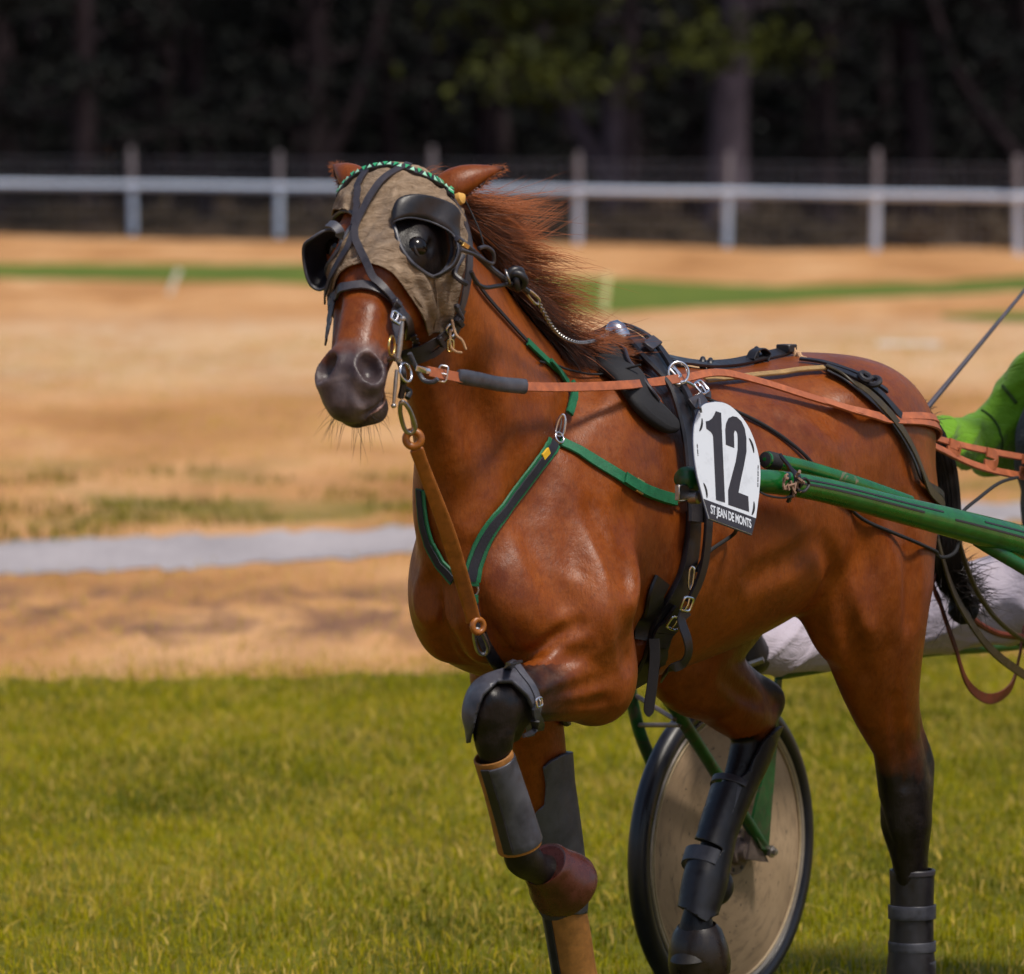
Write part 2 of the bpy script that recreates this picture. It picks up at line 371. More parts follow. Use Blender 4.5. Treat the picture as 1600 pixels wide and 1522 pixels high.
# hind quarters
for s in (-1, 1):
    ellip((-0.79, 0.130 * s, 1.42), (0.28, 0.135, 0.17), 0.07)
    ellip((-0.945, 0.105 * s, 1.27), (0.12, 0.10, 0.20), 0.06)
    ellip((-0.66, 0.205 * s, 1.50), (0.07, 0.04, 0.04), 0.06)                                  # point of hip
LH = [((-0.83, 0.150, 1.27), 0.132, 0.215), ((-0.80, 0.168, 1.12), 0.125, 0.195), ((-0.810, 0.178, 0.99), 0.100, 0.150), ((-0.845, 0.180, 0.86), 0.072, 0.108),
      ((-0.900, 0.182, 0.74), 0.046, 0.072), ((-0.936, 0.182, 0.63), 0.053, 0.074), ((-0.946, 0.182, 0.555), 0.053, 0.072), ((-0.962, 0.182, 0.47), 0.037, 0.052),
      ((-0.980, 0.182, 0.33), 0.029, 0.036), ((-0.992, 0.182, 0.215), 0.036, 0.043), ((-0.960, 0.182, 0.13), 0.029, 0.034), ((-0.930, 0.182, 0.08), 0.045, 0.051)]
chain(LH, 0.05)
chain([((-0.945, 0.170, 0.86), 0.026, 0.035), ((-0.990, 0.178, 0.76), 0.016, 0.022), ((-1.016, 0.180, 0.68), 0.029, 0.030), ((-1.00, 0.182, 0.62), 0.026, 0.028)], 0.035)
ellip((-0.660, 0.185, 1.06), (0.075, 0.080, 0.12), 0.06)
RHp = [((-0.82, -0.150, 1.27), 0.13, 0.23), ((-0.70, -0.165, 1.12), 0.12, 0.205), (P(1075, 1010, -0.17), 0.095, 0.14), (P(1118, 1068, -0.165), 0.070, 0.092), (P(1158, 1112, -0.16), 0.054, 0.068),
      (P(1176, 1135, -0.16), 0.044, 0.055), (P(1166, 1180, -0.158), 0.038, 0.046), (P(1150, 1225, -0.156), 0.030, 0.038), (P(1122, 1300, -0.155), 0.026, 0.034), (P(1102, 1375, -0.152), 0.034, 0.042),
      (P(1090, 1425, -0.15), 0.030, 0.034), (P(1088, 1462, -0.15), 0.042, 0.046)]
chain(RHp, 0.045)
chain([(P(1135, 1045, -0.165), 0.03, 0.04), (P(1175, 1072, -0.162), 0.028, 0.036), (P(1206, 1092, -0.16), 0.030, 0.033), (P(1195, 1120, -0.16), 0.028, 0.032)], 0.035)
ellip((-0.50, -0.185, 1.06), (0.09, 0.08, 0.12), 0.06)
# flank hollow, jugular groove, neck / shoulder line, crease at the forearm
for s in (-1, 1):
    ellip((-0.50, 0.315 * s, 1.24), (0.09, 0.022, 0.10), 0.07, sub=True)
    ellip((0.60, 0.172 * s, 1.48), (0.26, 0.050, 0.055), 0.07, axes((0.42, -0.16 * s, 0.82)), sub=True)
    ellip((0.35, 0.258 * s, 1.42), (0.26, 0.050, 0.05), 0.07, axes((0.60, 0.06 * s, -0.80)), sub=True)
ellip(P(885, 990, 0.262), (0.07, 0.016, 0.012), 0.03, axes((0.8, 0.1, -0.25)), sub=True)
ellip((0.10, 0.262, 1.06), (0.022, 0.03, 0.16), 0.06, axes((1, 0, 0.1)), sub=True)

# finer modelling straight on the implicit surface, aimed from the photograph
def fval(p):
    i = np.clip(np.round((np.asarray(p) - GLO) / HV).astype(int), 2, GN - 3); return FLD[i[0], i[1], i[2]], i
def fhit(px, py):
    r = pray(px, py); ts = np.arange(11.3, 15.4, 0.004); pts = CAM + r * ts[:, None]; I = np.round((pts - GLO) / HV).astype(int); ok = np.all((I >= 2) & (I < GN - 2), 1); I = np.clip(I, 0, GN - 1)
    v = np.where(ok, FLD[I[:, 0], I[:, 1], I[:, 2]], 1.0); k = np.argmax(v < 0) if (v < 0).any() else np.argmin(v); i = I[k]
    g = np.array([FLD[i[0] + 2, i[1], i[2]] - FLD[i[0] - 2, i[1], i[2]], FLD[i[0], i[1] + 2, i[2]] - FLD[i[0], i[1] - 2, i[2]], FLD[i[0], i[1], i[2] + 2] - FLD[i[0], i[1], i[2] - 2]]); return pts[k], unit(g)
def relief(path, h, r, k=0.025):        # h > 0 raises a ridge, h < 0 sinks a groove
    q = [fhit(*p) for p in path]; m = len(q); taper = np.sin(np.linspace(0.35, math.pi - 0.35, m))
    P_ = [(c + n * ((r + h * t) if h < 0 else (h * t - r))) for (c, n), t in zip(q, taper)]
    c = spline(P_, 6 * m)
    lo, hi = c.min(0) - r - k - 0.02, c.max(0) + r + k + 0.02; sl, X, Y, Z = region(lo, hi); d = np.full((X.size, Y.size, Z.size), 0.5, np.float32)
    for a, b in zip(c[:-1], c[1:]):
        e = b - a; L2 = e @ e + 1e-12; t = np.clip(((X - a[0]) * e[0] + (Y - a[1]) * e[1] + (Z - a[2]) * e[2]) / L2, 0, 1)
        np.minimum(d, np.sqrt((X - a[0] - t * e[0]) ** 2 + (Y - a[1] - t * e[1]) ** 2 + (Z - a[2] - t * e[2]) ** 2) - r, out=d)
    put(sl, d.astype(np.float32), k, h < 0)
for path, h, r, k in (
    ([(770, 600), (782, 650), (784, 705), (772, 770)], 0.007, 0.05, 0.03), ([(745, 600), (752, 660), (750, 740), (735, 800)], -0.007, 0.05, 0.03),
    ([(905, 590), (885, 650), (858, 720), (815, 800)], -0.004, 0.05, 0.03), ([(880, 720), (915, 800), (935, 870), (945, 950)], 0.006, 0.06, 0.03),
    ([(975, 800), (985, 880), (978, 950), (980, 1030)], -0.011, 0.035, 0.03), ([(800, 1036), (835, 1016), (868, 994), (900, 978)], -0.009, 0.014, 0.02),
    ([(742, 930), (765, 985), (795, 1028)], -0.010, 0.025, 0.03), ([(780, 900), (800, 950), (830, 985)], 0.006, 0.045, 0.03),
    ([(846, 1092), (895, 1078), (945, 1064)], -0.006, 0.016, 0.02), ([(846, 1062), (880, 1038), (915, 1018)], -0.005, 0.016, 0.02), ([(850, 1108), (895, 1104), (940, 1094)], -0.004, 0.014, 0.02),
    ([(925, 800), (950, 850), (965, 900)], -0.006, 0.03, 0.03), ([(830, 850), (850, 900), (880, 940)], -0.004, 0.04, 0.03),
    ([(1300, 905), (1328, 965), (1345, 1050)], -0.007, 0.03, 0.03), ([(1412, 790), (1424, 880), (1418, 970)], -0.008, 0.03, 0.03), ([(1372, 800), (1390, 890), (1398, 980)], 0.006, 0.04, 0.03),
    ([(1340, 790), (1352, 880), (1362, 960)], -0.005, 0.03, 0.03), ([(1285, 850), (1300, 890), (1278, 930)], -0.006, 0.03, 0.03), ([(1395, 1090), (1403, 1160), (1412, 1225)], -0.007, 0.016, 0.02),
    ([(1225, 650), (1262, 672), (1300, 700)], 0.006, 0.04, 0.03), ([(1180, 900), (1225, 880), (1270, 850)], -0.004, 0.05, 0.03), ([(1130, 1060), (1160, 1085), (1190, 1100)], -0.006, 0.02, 0.02),
    ([(1368, 1240), (1376, 1275), (1392, 1320)], -0.004, 0.014, 0.02), ([(640, 470), (636, 510), (628, 545)], -0.004, 0.02, 0.02), ([(566, 470), (560, 510), (556, 540)], 0.003, 0.03, 0.03),
    ([(560, 440), (600, 455), (635, 480)], -0.002, 0.03, 0.03)): relief(path, h * 1.4, r, k * 0.8)
# nostrils: a raised comma-shaped rim round a deep hollow, and the line of the mouth
nc_, nn_ = fhit(576, 574)
for s in (1, -1):
    c, n = nc_.copy(), nn_.copy()
    if s < 0: c = c - 2 * ((c - HO) @ HL) * HL; n = n - 2 * (n @ HL) * HL
    a = unit(HA * 0.80 + HL * 0.50 * s); a = unit(a - n * (a @ n)); b = np.cross(n, a)
    ellip(c - n * 0.014, (0.043, 0.036, 0.023), 0.016, (a, b, n)); ellip(c + n * 0.008 - a * 0.001 + HL * s * 0.004, (0.0335, 0.0250, 0.042), 0.006, (a, b, n), sub=True)
relief([(612, 592), (609, 606), (603, 622), (593, 637), (580, 646), (568, 650)], -0.017, 0.0085, 0.006)
q_ = fhit(600, 642); ellip(q_[0] - q_[1] * 0.016, (0.026, 0.024, 0.030), 0.018)
relief([(538, 585), (540, 615), (545, 640)], -0.004, 0.010, 0.012); relief([(548, 600), (565, 622), (585, 620)], -0.003, 0.012, 0.012)

def surface_nets(F):
    S = F < 0; n = np.array(F.shape) - 1
    cnt = np.zeros(n, np.int8)
    for dx in (0, 1):
        for dy in (0, 1):
            for dz in (0, 1): cnt += S[dx:n[0] + dx, dy:n[1] + dy, dz:n[2] + dz]
    act = (cnt > 0) & (cnt < 8); idx = np.argwhere(act); ids = np.full(n, -1, np.int32); ids[act] = np.arange(len(idx))
    cor = [np.array(c) for c in ((0,0,0),(1,0,0),(0,1,0),(1,1,0),(0,0,1),(1,0,1),(0,1,1),(1,1,1))]
    val = np.stack([F[tuple((idx + c).T)] for c in cor], 1)
    acc = np.zeros((len(idx), 3)); m = np.zeros(len(idx))
    for a, b in ((0,1),(2,3),(4,5),(6,7),(0,2),(1,3),(4,6),(5,7),(0,4),(1,5),(2,6),(3,7)):
        va, vb = val[:, a], val[:, b]; cr = (va < 0) != (vb < 0); t = np.where(cr, va / np.where(cr, va - vb, 1), 0)
        p = cor[a] + (cor[b] - cor[a]) * t[:, None]; acc += np.where(cr[:, None], p, 0); m += cr
    V = GLO + HV * (idx + acc / m[:, None])
    Q = []
    for ax in range(3):
        s0 = [slice(None)] * 3; s1 = [slice(None)] * 3; s0[ax] = slice(0, -1); s1[ax] = slice(1, None)
        a_, b_ = S[tuple(s0)], S[tuple(s1)]; e = np.argwhere(a_ != b_); o1, o2 = [(1, 2), (2, 0), (0, 1)][ax]
        ok = np.all(e[:, [o1, o2]] > 0, 1) & np.all(e[:, [o1, o2]] < n[[o1, o2]], 1); e = e[ok]
        d1 = np.zeros(3, int); d1[o1] = 1; d2 = np.zeros(3, int); d2[o2] = 1
        q = np.stack([ids[tuple((e - d1 - d2).T)], ids[tuple((e - d2).T)], ids[tuple(e.T)], ids[tuple((e - d1).T)]], 1)
        fl = ~a_[tuple(e.T)]; q[fl] = q[fl][:, ::-1]; Q.append(q)
    return V, np.vstack(Q)
HVv, HQ = surface_nets(FLD)
def relax(V, Q, it=3, lam=0.5):
    E = np.vstack([Q[:, [0, 1]], Q[:, [1, 2]], Q[:, [2, 3]], Q[:, [3, 0]]]); n = len(V); deg = np.bincount(E[:, 0], minlength=n) + np.bincount(E[:, 1], minlength=n)
    for i in range(it):
        A = np.stack([np.bincount(E[:, 0], V[E[:, 1], j], n) + np.bincount(E[:, 1], V[E[:, 0], j], n) for j in range(3)], 1)
        V = V + lam * (A / deg[:, None] - V)
    return V
HVv = relax(HVv, HQ)
horse = fastmesh('horse', HVv, HQ, None, None, True)
tag(horse, 'bay trotting horse in harness with its left foreleg raised and mane blown back', 'horse')

# ------------------------------------------------------------------ horse: normals, ray helpers, colouring
HT = BVHTree.FromPolygons([tuple(v) for v in HVv], [tuple(q) for q in HQ.tolist()])
HN = np.zeros((len(HVv), 3)); horse.data.vertices.foreach_get  # vertex normals
_n = np.empty(len(HVv) * 3, np.float32); horse.data.vertex_normals.foreach_get('vector', _n); HN = _n.reshape(-1, 3).astype(float)
def hit(px, py, off=0.0):
    p, n, i, d = HT.ray_cast(Vector(CAM), Vector(unit(pray(px, py))))
    if p is None:                        # just outside the outline: the nearest point of the coat
        r = pray(px, py); c = [(HT.find_nearest(Vector(CAM + r * q)), q) for q in np.arange(11.3, 15.3, 0.04)]
        (p, n, i, d), q = min(c, key=lambda e: e[0][3])
    return np.array(p) + np.array(n) * off
def near(p):
    l, n, i, d = HT.find_nearest(Vector(p)); n = np.array(n)
    q, r_, j, e = HT.ray_cast(Vector(l) + Vector(n) * 0.05, -Vector(n)) if False else (None, None, None, None)
    return np.array(l), n
def lay(pts, off, n=60, stick=True, it=6):
    """resample a path and lay it on the coat at distance off (stick) or only keep it outside the coat"""
    pts = [hit(*q) if len(q) == 2 else np.asarray(q, float) for q in pts]
    c = spline(pts, n); nn = np.zeros_like(c)
    for k in range(it):
        for i in range(len(c)):
            l, m = near(c[i]); d = (c[i] - l) @ m; nn[i] = m; o_ = off(l) if callable(off) else off
            if stick or d < o_: c[i] = l + m * o_
        if k < it - 1: c[1:-1] = 0.5 * c[1:-1] + 0.25 * (c[:-2] + c[2:])
    for k in range(8): nn[1:-1] = 0.5 * nn[1:-1] + 0.25 * (nn[:-2] + nn[2:])
    nn /= np.linalg.norm(nn, axis=1)[:, None] + 1e-9
    return c, nn
def sdpoly(p, poly):                     # signed distance in the photo's pixels, positive inside
    p = np.asarray(p, float); q = np.asarray(poly, float); d = np.full(len(p), 1e9); ins = np.zeros(len(p), bool)
    for a, b in zip(q, np.roll(q, -1, 0)):
        e = b - a; w = p - a; t = np.clip((w @ e) / (e @ e + 1e-9), 0, 1); d = np.minimum(d, np.linalg.norm(w - t[:, None] * e, axis=1))
        c = ((a[1] > p[:, 1]) != (b[1] > p[:, 1])) & (p[:, 0] < (b[0] - a[0]) * (p[:, 1] - a[1]) / (b[1] - a[1] + 1e-12) + a[0]); ins ^= c
    return np.where(ins, d, -d)
HTri = np.vstack([HQ[:, [0, 1, 2]], HQ[:, [0, 2, 3]]])
def shell(name, sfun, off, thick, mat, parent, region_mask=None, wob=None, it=0):
    """a piece of gear that follows the body: the body surface where sfun > 0, lifted off and given thickness"""
    m = np.ones(len(HVv), bool) if region_mask is None else region_mask
    T = HTri[m[HTri].all(1)]; used = np.unique(T); re = np.full(len(HVv), -1); re[used] = np.arange(len(used))
    V, N, T = HVv[used], HN[used], re[T]; s = sfun(V)
    o = off if wob is None else off + wob(V)
    V = V + N * (o if np.ndim(o) == 0 else o[:, None])
    V = V.tolist(); F = []; cut = {}
    def mid(a, b):
        k = (a, b) if a < b else (b, a)
        if k not in cut:
            t = s[a] / (s[a] - s[b]); cut[k] = len(V); V.append([V[a][j] + (V[b][j] - V[a][j]) * t for j in range(3)])
        return cut[k]
    for t in T[(s[T] > 0).any(1)].tolist():
        pos = [s[i] > 0 for i in t]
        if all(pos): F.append(t); continue
        poly = []
        for k in range(3):
            a, b = t[k], t[(k + 1) % 3]
            if s[a] > 0: poly.append(a)
            if (s[a] > 0) != (s[b] > 0): poly.append(mid(a, b))
        F.append(poly)
    u = sorted({i for f in F for i in f}); r_ = {j: i for i, j in enumerate(u)}
    o = mesh(name, [V[j] for j in u], [[r_[i] for i in f] for f in F], mat, parent)
    sm = o.modifiers.new('thickness', 'SOLIDIFY'); sm.thickness = thick; sm.offset = 1.0
    return o
def legpar(V, nodes):
    c = spline(np.array([q[0] for q in nodes]), 60); best = np.full(len(V), 9.0); par = np.zeros(len(V))
    for i, q in enumerate(c):
        d = np.linalg.norm(V - q, axis=1); m = d < best; best[m] = d[m]; par[m] = i / 59
    return par, best
sst = lambda a, b, x: (lambda t: t * t * (3 - 2 * t))(np.clip((x - a) / (b - a), 0, 1))
dark = np.zeros(len(HVv)); muz = np.zeros(len(HVv))
loc = HVv - HO; hT, hD, hL = loc @ HA / HK, loc @ HD, loc @ HL
headm = (HVv[:, 0] > 0.72) & (HVv[:, 2] > 1.45)
muz = np.where(headm, sst(0.385, 0.545, hT + 0.16 * (-hD - 0.05)), 0)
eyeq = Hh(0.168, -0.036, 0.10)
for nodes, a, b, rad in ((LF, -0.06, 0.004, 0.11), (RF, 0.30, 0.55, 0.13), (RHp, 0.40, 0.58, 0.14)):
    pr, ds = legpar(HVv, nodes); dark = np.maximum(dark, sst(a - 0.001, b, pr) * sst(rad, rad - 0.05, ds) * (HVv[:, 2] < 1.02))
kd = np.linalg.norm(HVv - (KN + np.array([-0.06, 0, 0])), axis=1); dark = np.maximum(dark, 0.72 * sst(0.235, 0.06, kd) * (HVv[:, 2] < 1.02))
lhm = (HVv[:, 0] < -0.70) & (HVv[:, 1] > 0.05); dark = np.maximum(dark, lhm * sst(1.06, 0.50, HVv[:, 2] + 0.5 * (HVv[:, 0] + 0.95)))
pr_, ds_ = legpar(HVv, [(P(1150, 1022, -0.165), 0), (P(1186, 1056, -0.162), 0), (P(1216, 1084, -0.16), 0), (P(1214, 1112, -0.16), 0), (P(1195, 1150, -0.16), 0)]); dark = np.maximum(dark, sst(0.070, 0.030, ds_) * (HVv[:, 1] < 0))
dark = np.maximum(dark, headm * 1.0 * sst(0.105, 0.078, np.linalg.norm(HVv - eyeq, axis=1)))
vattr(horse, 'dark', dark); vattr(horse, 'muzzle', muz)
m = MT('bay_coat', 0.40, 0.30); co = m.coord('Object')
n1 = m.noise(5.0, 4, 0.6, co); n2 = m.noise(34.0, 5, 0.65, co); n3 = m.noise(1.0, 3, 0.6, m.coord('Object', (300.0, 300.0, 90.0))); n4 = m.noise(15.0, 3, 0.5, co, 0.6)
base = m.ramp(n1, (0.30, (0.110, 0.0215, 0.0020)), (0.50, (0.172, 0.0375, 0.0032)), (0.70, (0.240, 0.0580, 0.0052)))
base = m.mix(m.ramp(n2, (0.42, 0.0), (0.72, 0.32)), base, (0.29, 0.084, 0.012))
n5 = m.noise(1.0, 3, 0.65, m.coord('Object', (125.0, 125.0, 42.0), (0.0, 0.5, 0.0))); n6 = m.noise(2.6, 4, 0.6, co, 0.8)
base = m.mix(m.ramp(n3, (0.45, 0.0), (0.75, 0.25)), base, (0.060, 0.013, 0.003)); base = m.mix(m.ramp(n5, (0.48, 0.0), (0.78, 0.42)), base, (0.050, 0.0095, 0.0020)); base = m.mix(m.ramp(n6, (0.50, 0.0), (0.72, 0.45)), base, (0.075, 0.0135, 0.0025))
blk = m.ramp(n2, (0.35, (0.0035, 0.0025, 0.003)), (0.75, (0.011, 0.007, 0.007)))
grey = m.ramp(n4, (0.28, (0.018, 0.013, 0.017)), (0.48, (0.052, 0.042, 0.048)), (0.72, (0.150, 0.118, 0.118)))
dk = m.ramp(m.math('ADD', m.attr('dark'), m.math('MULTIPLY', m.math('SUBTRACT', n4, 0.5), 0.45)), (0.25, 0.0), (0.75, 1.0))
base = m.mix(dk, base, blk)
mz = m.ramp(m.math('ADD', m.attr('muzzle'), m.math('MULTIPLY', m.math('SUBTRACT', n4, 0.5), 0.7)), (0.30, 0.0), (0.75, 1.0))
base = m.mix(m.math('MULTIPLY', mz, 0.94), base, grey); m.set('Base Color', base)
m.set('Roughness', m.ramp(n2, (0.3, 0.30), (0.7, 0.50)))
m.bump(m.math('ADD', m.math('ADD', m.math('MULTIPLY', n3, 0.30), m.math('MULTIPLY', n5, 0.35)), m.math('ADD', m.math('MULTIPLY', n2, 0.6), m.math('MULTIPLY', n4, 1.0))), 0.32, 0.006)
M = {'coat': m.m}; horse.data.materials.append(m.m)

def leather(name, c, rough=0.45, wear=(0.12, 0.11, 0.12), amt=0.5):
    m = MT(name, rough, 0.5); co = m.coord('Object'); n = m.noise(45, 5, 0.65, co); n2 = m.noise(260, 3, 0.6, co); n3 = m.noise(12, 4, 0.6, co, 0.5)
    b = m.mix(m.ramp(n3, (0.40, 0.0), (0.72, amt)), m.ramp(n, (0.3, tuple(x * 0.65 for x in c)), (0.7, tuple(x * 1.3 for x in c))), wear)
    m.set('Base Color', b); m.set('Roughness', m.ramp(n, (0.3, rough - 0.1), (0.7, rough + 0.15)))
    m.bump(m.math('ADD', m.math('MULTIPLY', n2, 0.5), n), 0.25, 0.0015); return m.m
M['black_leather'] = leather('black_leather', (0.008, 0.007, 0.010), 0.40, (0.026, 0.023, 0.030), 0.6)
M['grey_leather'] = leather('grey_leather', (0.030, 0.031, 0.044), 0.42, (0.090, 0.092, 0.115), 0.7)
M['boot_grey'] = leather('boot_grey', (0.050, 0.050, 0.066), 0.45, (0.12, 0.12, 0.14), 0.6)
M['strap_leather'] = leather('strap_leather', (0.024, 0.021, 0.029), 0.40, (0.060, 0.055, 0.064), 0.6)
M['tan_leather'] = leather('tan_leather', (0.27, 0.085, 0.012), 0.45, (0.17, 0.048, 0.007), 0.6)
M['rein_leather'] = leather('rein_leather', (0.34, 0.095, 0.034), 0.5, (0.27, 0.070, 0.024), 0.6)
M['red_leather'] = leather('red_leather', (0.12, 0.022, 0.010), 0.5, (0.075, 0.015, 0.007), 0.6)
M['lining'] = leather('tan_lining', (0.28, 0.115, 0.020), 0.6, (0.21, 0.08, 0.014), 0.6)
M['olive'] = leather('olive_strap', (0.040, 0.027, 0.009), 0.5, (0.024, 0.017, 0.008), 0.6)
M['sand_strap'] = leather('sand_strap', (0.30, 0.18, 0.065), 0.6, (0.20, 0.115, 0.045), 0.6)
M['rubber'] = leather('brown_rubber', (0.050, 0.011, 0.007), 0.25, (0.075, 0.022, 0.015), 0.5)
M['dark_rubber'] = leather('dark_rubber', (0.013, 0.007, 0.005), 0.32, (0.03, 0.017, 0.010), 0.5)
M['donut'] = leather('amber_rubber', (0.28, 0.090, 0.010), 0.35, (0.18, 0.05, 0.006), 0.6)
M['horn'] = leather('hoof_horn', (0.012, 0.009, 0.008), 0.5, (0.03, 0.022, 0.016), 0.5)
M['steel'] = simple('worn_steel', (0.62, 0.62, 0.66), 0.24, 1.0, 80, 0.2, 0.1)
M['dull_steel'] = simple('dull_steel', (0.36, 0.34, 0.33), 0.38, 1.0, 70, 0.35, 0.2)
M['brass'] = simple('brass', (0.62, 0.42, 0.14), 0.3, 1.0, 70, 0.25, 0.1)
M['black_cloth'] = simple('black_cloth', (0.006, 0.006, 0.009), 0.8, 0, 90, 0.3, 0.3)
M['navy_web'] = simple('navy_web', (0.008, 0.009, 0.018), 0.75, 0, 220, 0.35, 0.4)
M['green_web'] = simple('green_web', (0.003, 0.105, 0.042), 0.6, 0, 260, 0.35, 0.4)
M['yellow'] = simple('yellow_tab', (0.62, 0.36, 0.015), 0.6, 0, 120, 0.2, 0.2)
M['foam'] = simple('yellow_foam', (0.60, 0.34, 0.085), 0.8, 0, 120, 0.25, 0.3)
M['rope'] = simple('pale_rope', (0.45, 0.27, 0.15), 0.85, 0, 150, 0.3, 0.5)
M['ear_inside'] = simple('ear_inside', (0.20, 0.12, 0.07), 0.85, 0, 90, 0.3, 0.4)
# canvas of the hood: brown-grey cloth with creases and stains
m = MT('hood_canvas', 0.85, 0.2); co = m.coord('Object'); w = m.noise(22, 5, 0.62, m.coord('Object', (1.0, 1.0, 2.6)), 1.4); st = m.noise(9, 4, 0.6, co, 0.5); wv = m.noise(420, 2, 0.5, co)
b = m.ramp(w, (0.34, (0.16, 0.110, 0.072)), (0.50, (0.225, 0.160, 0.106)), (0.66, (0.29, 0.212, 0.146)))
b = m.mix(m.ramp(st, (0.42, 0.0), (0.68, 0.65)), b, (0.13, 0.100, 0.082)); m.set('Base Color', b)
m.bump(m.math('ADD', w, m.math('MULTIPLY', wv, 0.12)), 0.55, 0.010); M['canvas'] = m.m
m = MT('eye_gloss', 0.12, 0.35); m.set('Base Color', (0.004, 0.0025, 0.002)); M['eye'] = m.m
M['skin_dark'] = simple('dark_skin', (0.016, 0.012, 0.013), 0.55, 0, 120, 0.3, 0.3)
# hair: darker at the root, rust coloured towards the tip
def hairmat(name, root, tip, dk):
    m = MT(name, 0.42, 0.4); a = m.attr('along'); r_ = m.attr('tint')
    b = m.ramp(a, (0.15, root), (0.75, tip)); b = m.mix(r_, b, dk); m.set('Base Color', b); return m.m
M['mane'] = hairmat('mane_hair', (0.030, 0.010, 0.005), (0.36, 0.098, 0.022), (0.006, 0.004, 0.005))
M['tail'] = hairmat('tail_hair', (0.008, 0.005, 0.005), (0.016, 0.009, 0.007), (0.003, 0.0025, 0.003))

def hair(name, paths, r0, parent, mat, tint):
    """every strand a thin three-sided tapered tube"""
    Vs = []; Qs = []; al = []; ti = []; o = 0
    for p, tn in zip(paths, tint):
        m_ = len(p); t, u, b = frames(p); an = np.array([0, 2.094, 4.189])
        s = np.linspace(0, 1, m_); r = r0 * (1 - 0.85 * s ** 2)
        V = p[:, None] + r[:, None, None] * (np.cos(an)[None, :, None] * u[:, None] + np.sin(an)[None, :, None] * b[:, None])
        Vs.append(V.reshape(-1, 3)); i = np.arange(m_ - 1)[:, None] * 3; k = np.arange(3)[None]
        Qs.append(np.stack([i + k, i + (k + 1) % 3, i + 3 + (k + 1) % 3, i + 3 + k], 2).reshape(-1, 4) + o); o += m_ * 3
        al.append(np.repeat(s, 3)); ti.append(np.full(m_ * 3, tn))
    ob = fastmesh(name, np.vstack(Vs), np.vstack(Qs), mat, parent, True); vattr(ob, 'along', np.concatenate(al)); vattr(ob, 'tint', np.concatenate(ti)); return ob

# ---- eyes, ears, hoofs
for s in (1, -1):
    c = hit(661, 384) ; c = c - HD * 0.004
    l = (c - HO) @ HL
    e_in = 0.0185
    if s < 0: c = c - 2 * l * HL
    b = MB(); b.lathe(c - HL * s * e_in - HD * 0.004, HL * s + HD * 0.35, [(0.0255 * math.sin(q), 0.0255 * math.cos(q)) for q in np.linspace(-1.5, 1.57, 14)], 24)
    eo = b.build('eye', M['eye'], horse)
    ax = unit(HL * s + HD * 0.35); lid = MB(); lid.add(*torus_vf(c - HL * s * 0.008, ax, 0.0212, 0.0042, 30, 10, sx=0.80, upv=HD)); lid.build('eyelid', M['skin_dark'], horse)
def make_ear(base, tip, outv, r0, nm='ear'):
    base, tip = np.asarray(base), np.asarray(tip); L = np.linalg.norm(tip - base); a = (tip - base) / L; o = np.asarray(outv, float); o = unit(o - a * (o @ a)); w = np.cross(a, o)
    prof = [(0, 0.80), (0.1, 0.98), (0.25, 1.06), (0.42, 0.94), (0.6, 0.68), (0.78, 0.38), (0.92, 0.15), (1.0, 0.03)]
    V = []; F = []; nr = 22; nc = 15
    for i in range(nr):
        s = i / (nr - 1); rr = r0 * np.interp(s, [q[0] for q in prof], [q[1] for q in prof]); half = math.radians(np.interp(s, [0, 0.25, 1], [150, 118, 95]))
        for j in range(nc):
            f = -half + 2 * half * j / (nc - 1)
            V.append(base + a * L * s + o * (rr * math.cos(f) * 0.8 - rr * 0.1 + 0.012 * math.sin(s * 3.1)) + w * rr * math.sin(f))
    for i in range(nr - 1):
        for j in range(nc - 1): F.append((i * nc + j, i * nc + j + 1, (i + 1) * nc + j + 1, (i + 1) * nc + j))
    e = mesh(nm, V, F, [M['coat'], M['ear_inside']], horse); vattr(e, 'dark', [0.9 * max(0, (k // nc) / (nr - 1) - 0.78) * 4.5 for k in range(len(V))])
    md = e.modifiers.new('thickness', 'SOLIDIFY'); md.thickness = 0.005; md.offset = -1; md.material_offset = 1
    fz = []
    for k in range(420):
        i = int(RNG.uniform(2, nr - 1)); jj = 0 if k % 2 else nc - 1; q = np.array(V[i * nc + jj]) + RNG.normal(0, 0.0015, 3); inn = unit(np.array(V[i * nc + (nc // 2)]) - q); dd = unit(a * RNG.uniform(0.3, 1.0) - inn * RNG.uniform(-0.2, 0.7) + RNG.normal(0, 0.2, 3)); ll = RNG.uniform(0.006, 0.016); t_ = np.linspace(0, 1, 4)[:, None]; fz.append(q + dd * ll * t_)
    hair('ear_fringe', fz, 0.0007, e, M['mane'], [0.0] * len(fz))
    sb = e.modifiers.new('round', 'SUBSURF'); sb.levels = sb.render_levels = 1
    return e
eb = hit(684, 300); make_ear(eb - HL * 0.002 - unit(pray(0, 0)) * -0.004, D_(791, 262, depth(eb) + 0.045), unit(-FW * 0.75 + np.array([0, 0, 0.75])), 0.035)
eb2 = Hh(0.0, -0.045, -0.062); make_ear(eb2, eb2 - HL * 0.070 - FH * -0.07 + np.array([0, 0, 0.048]), unit(-FW * 0.8 + np.array([0, 0, 0.55])), 0.031)
hf = horse
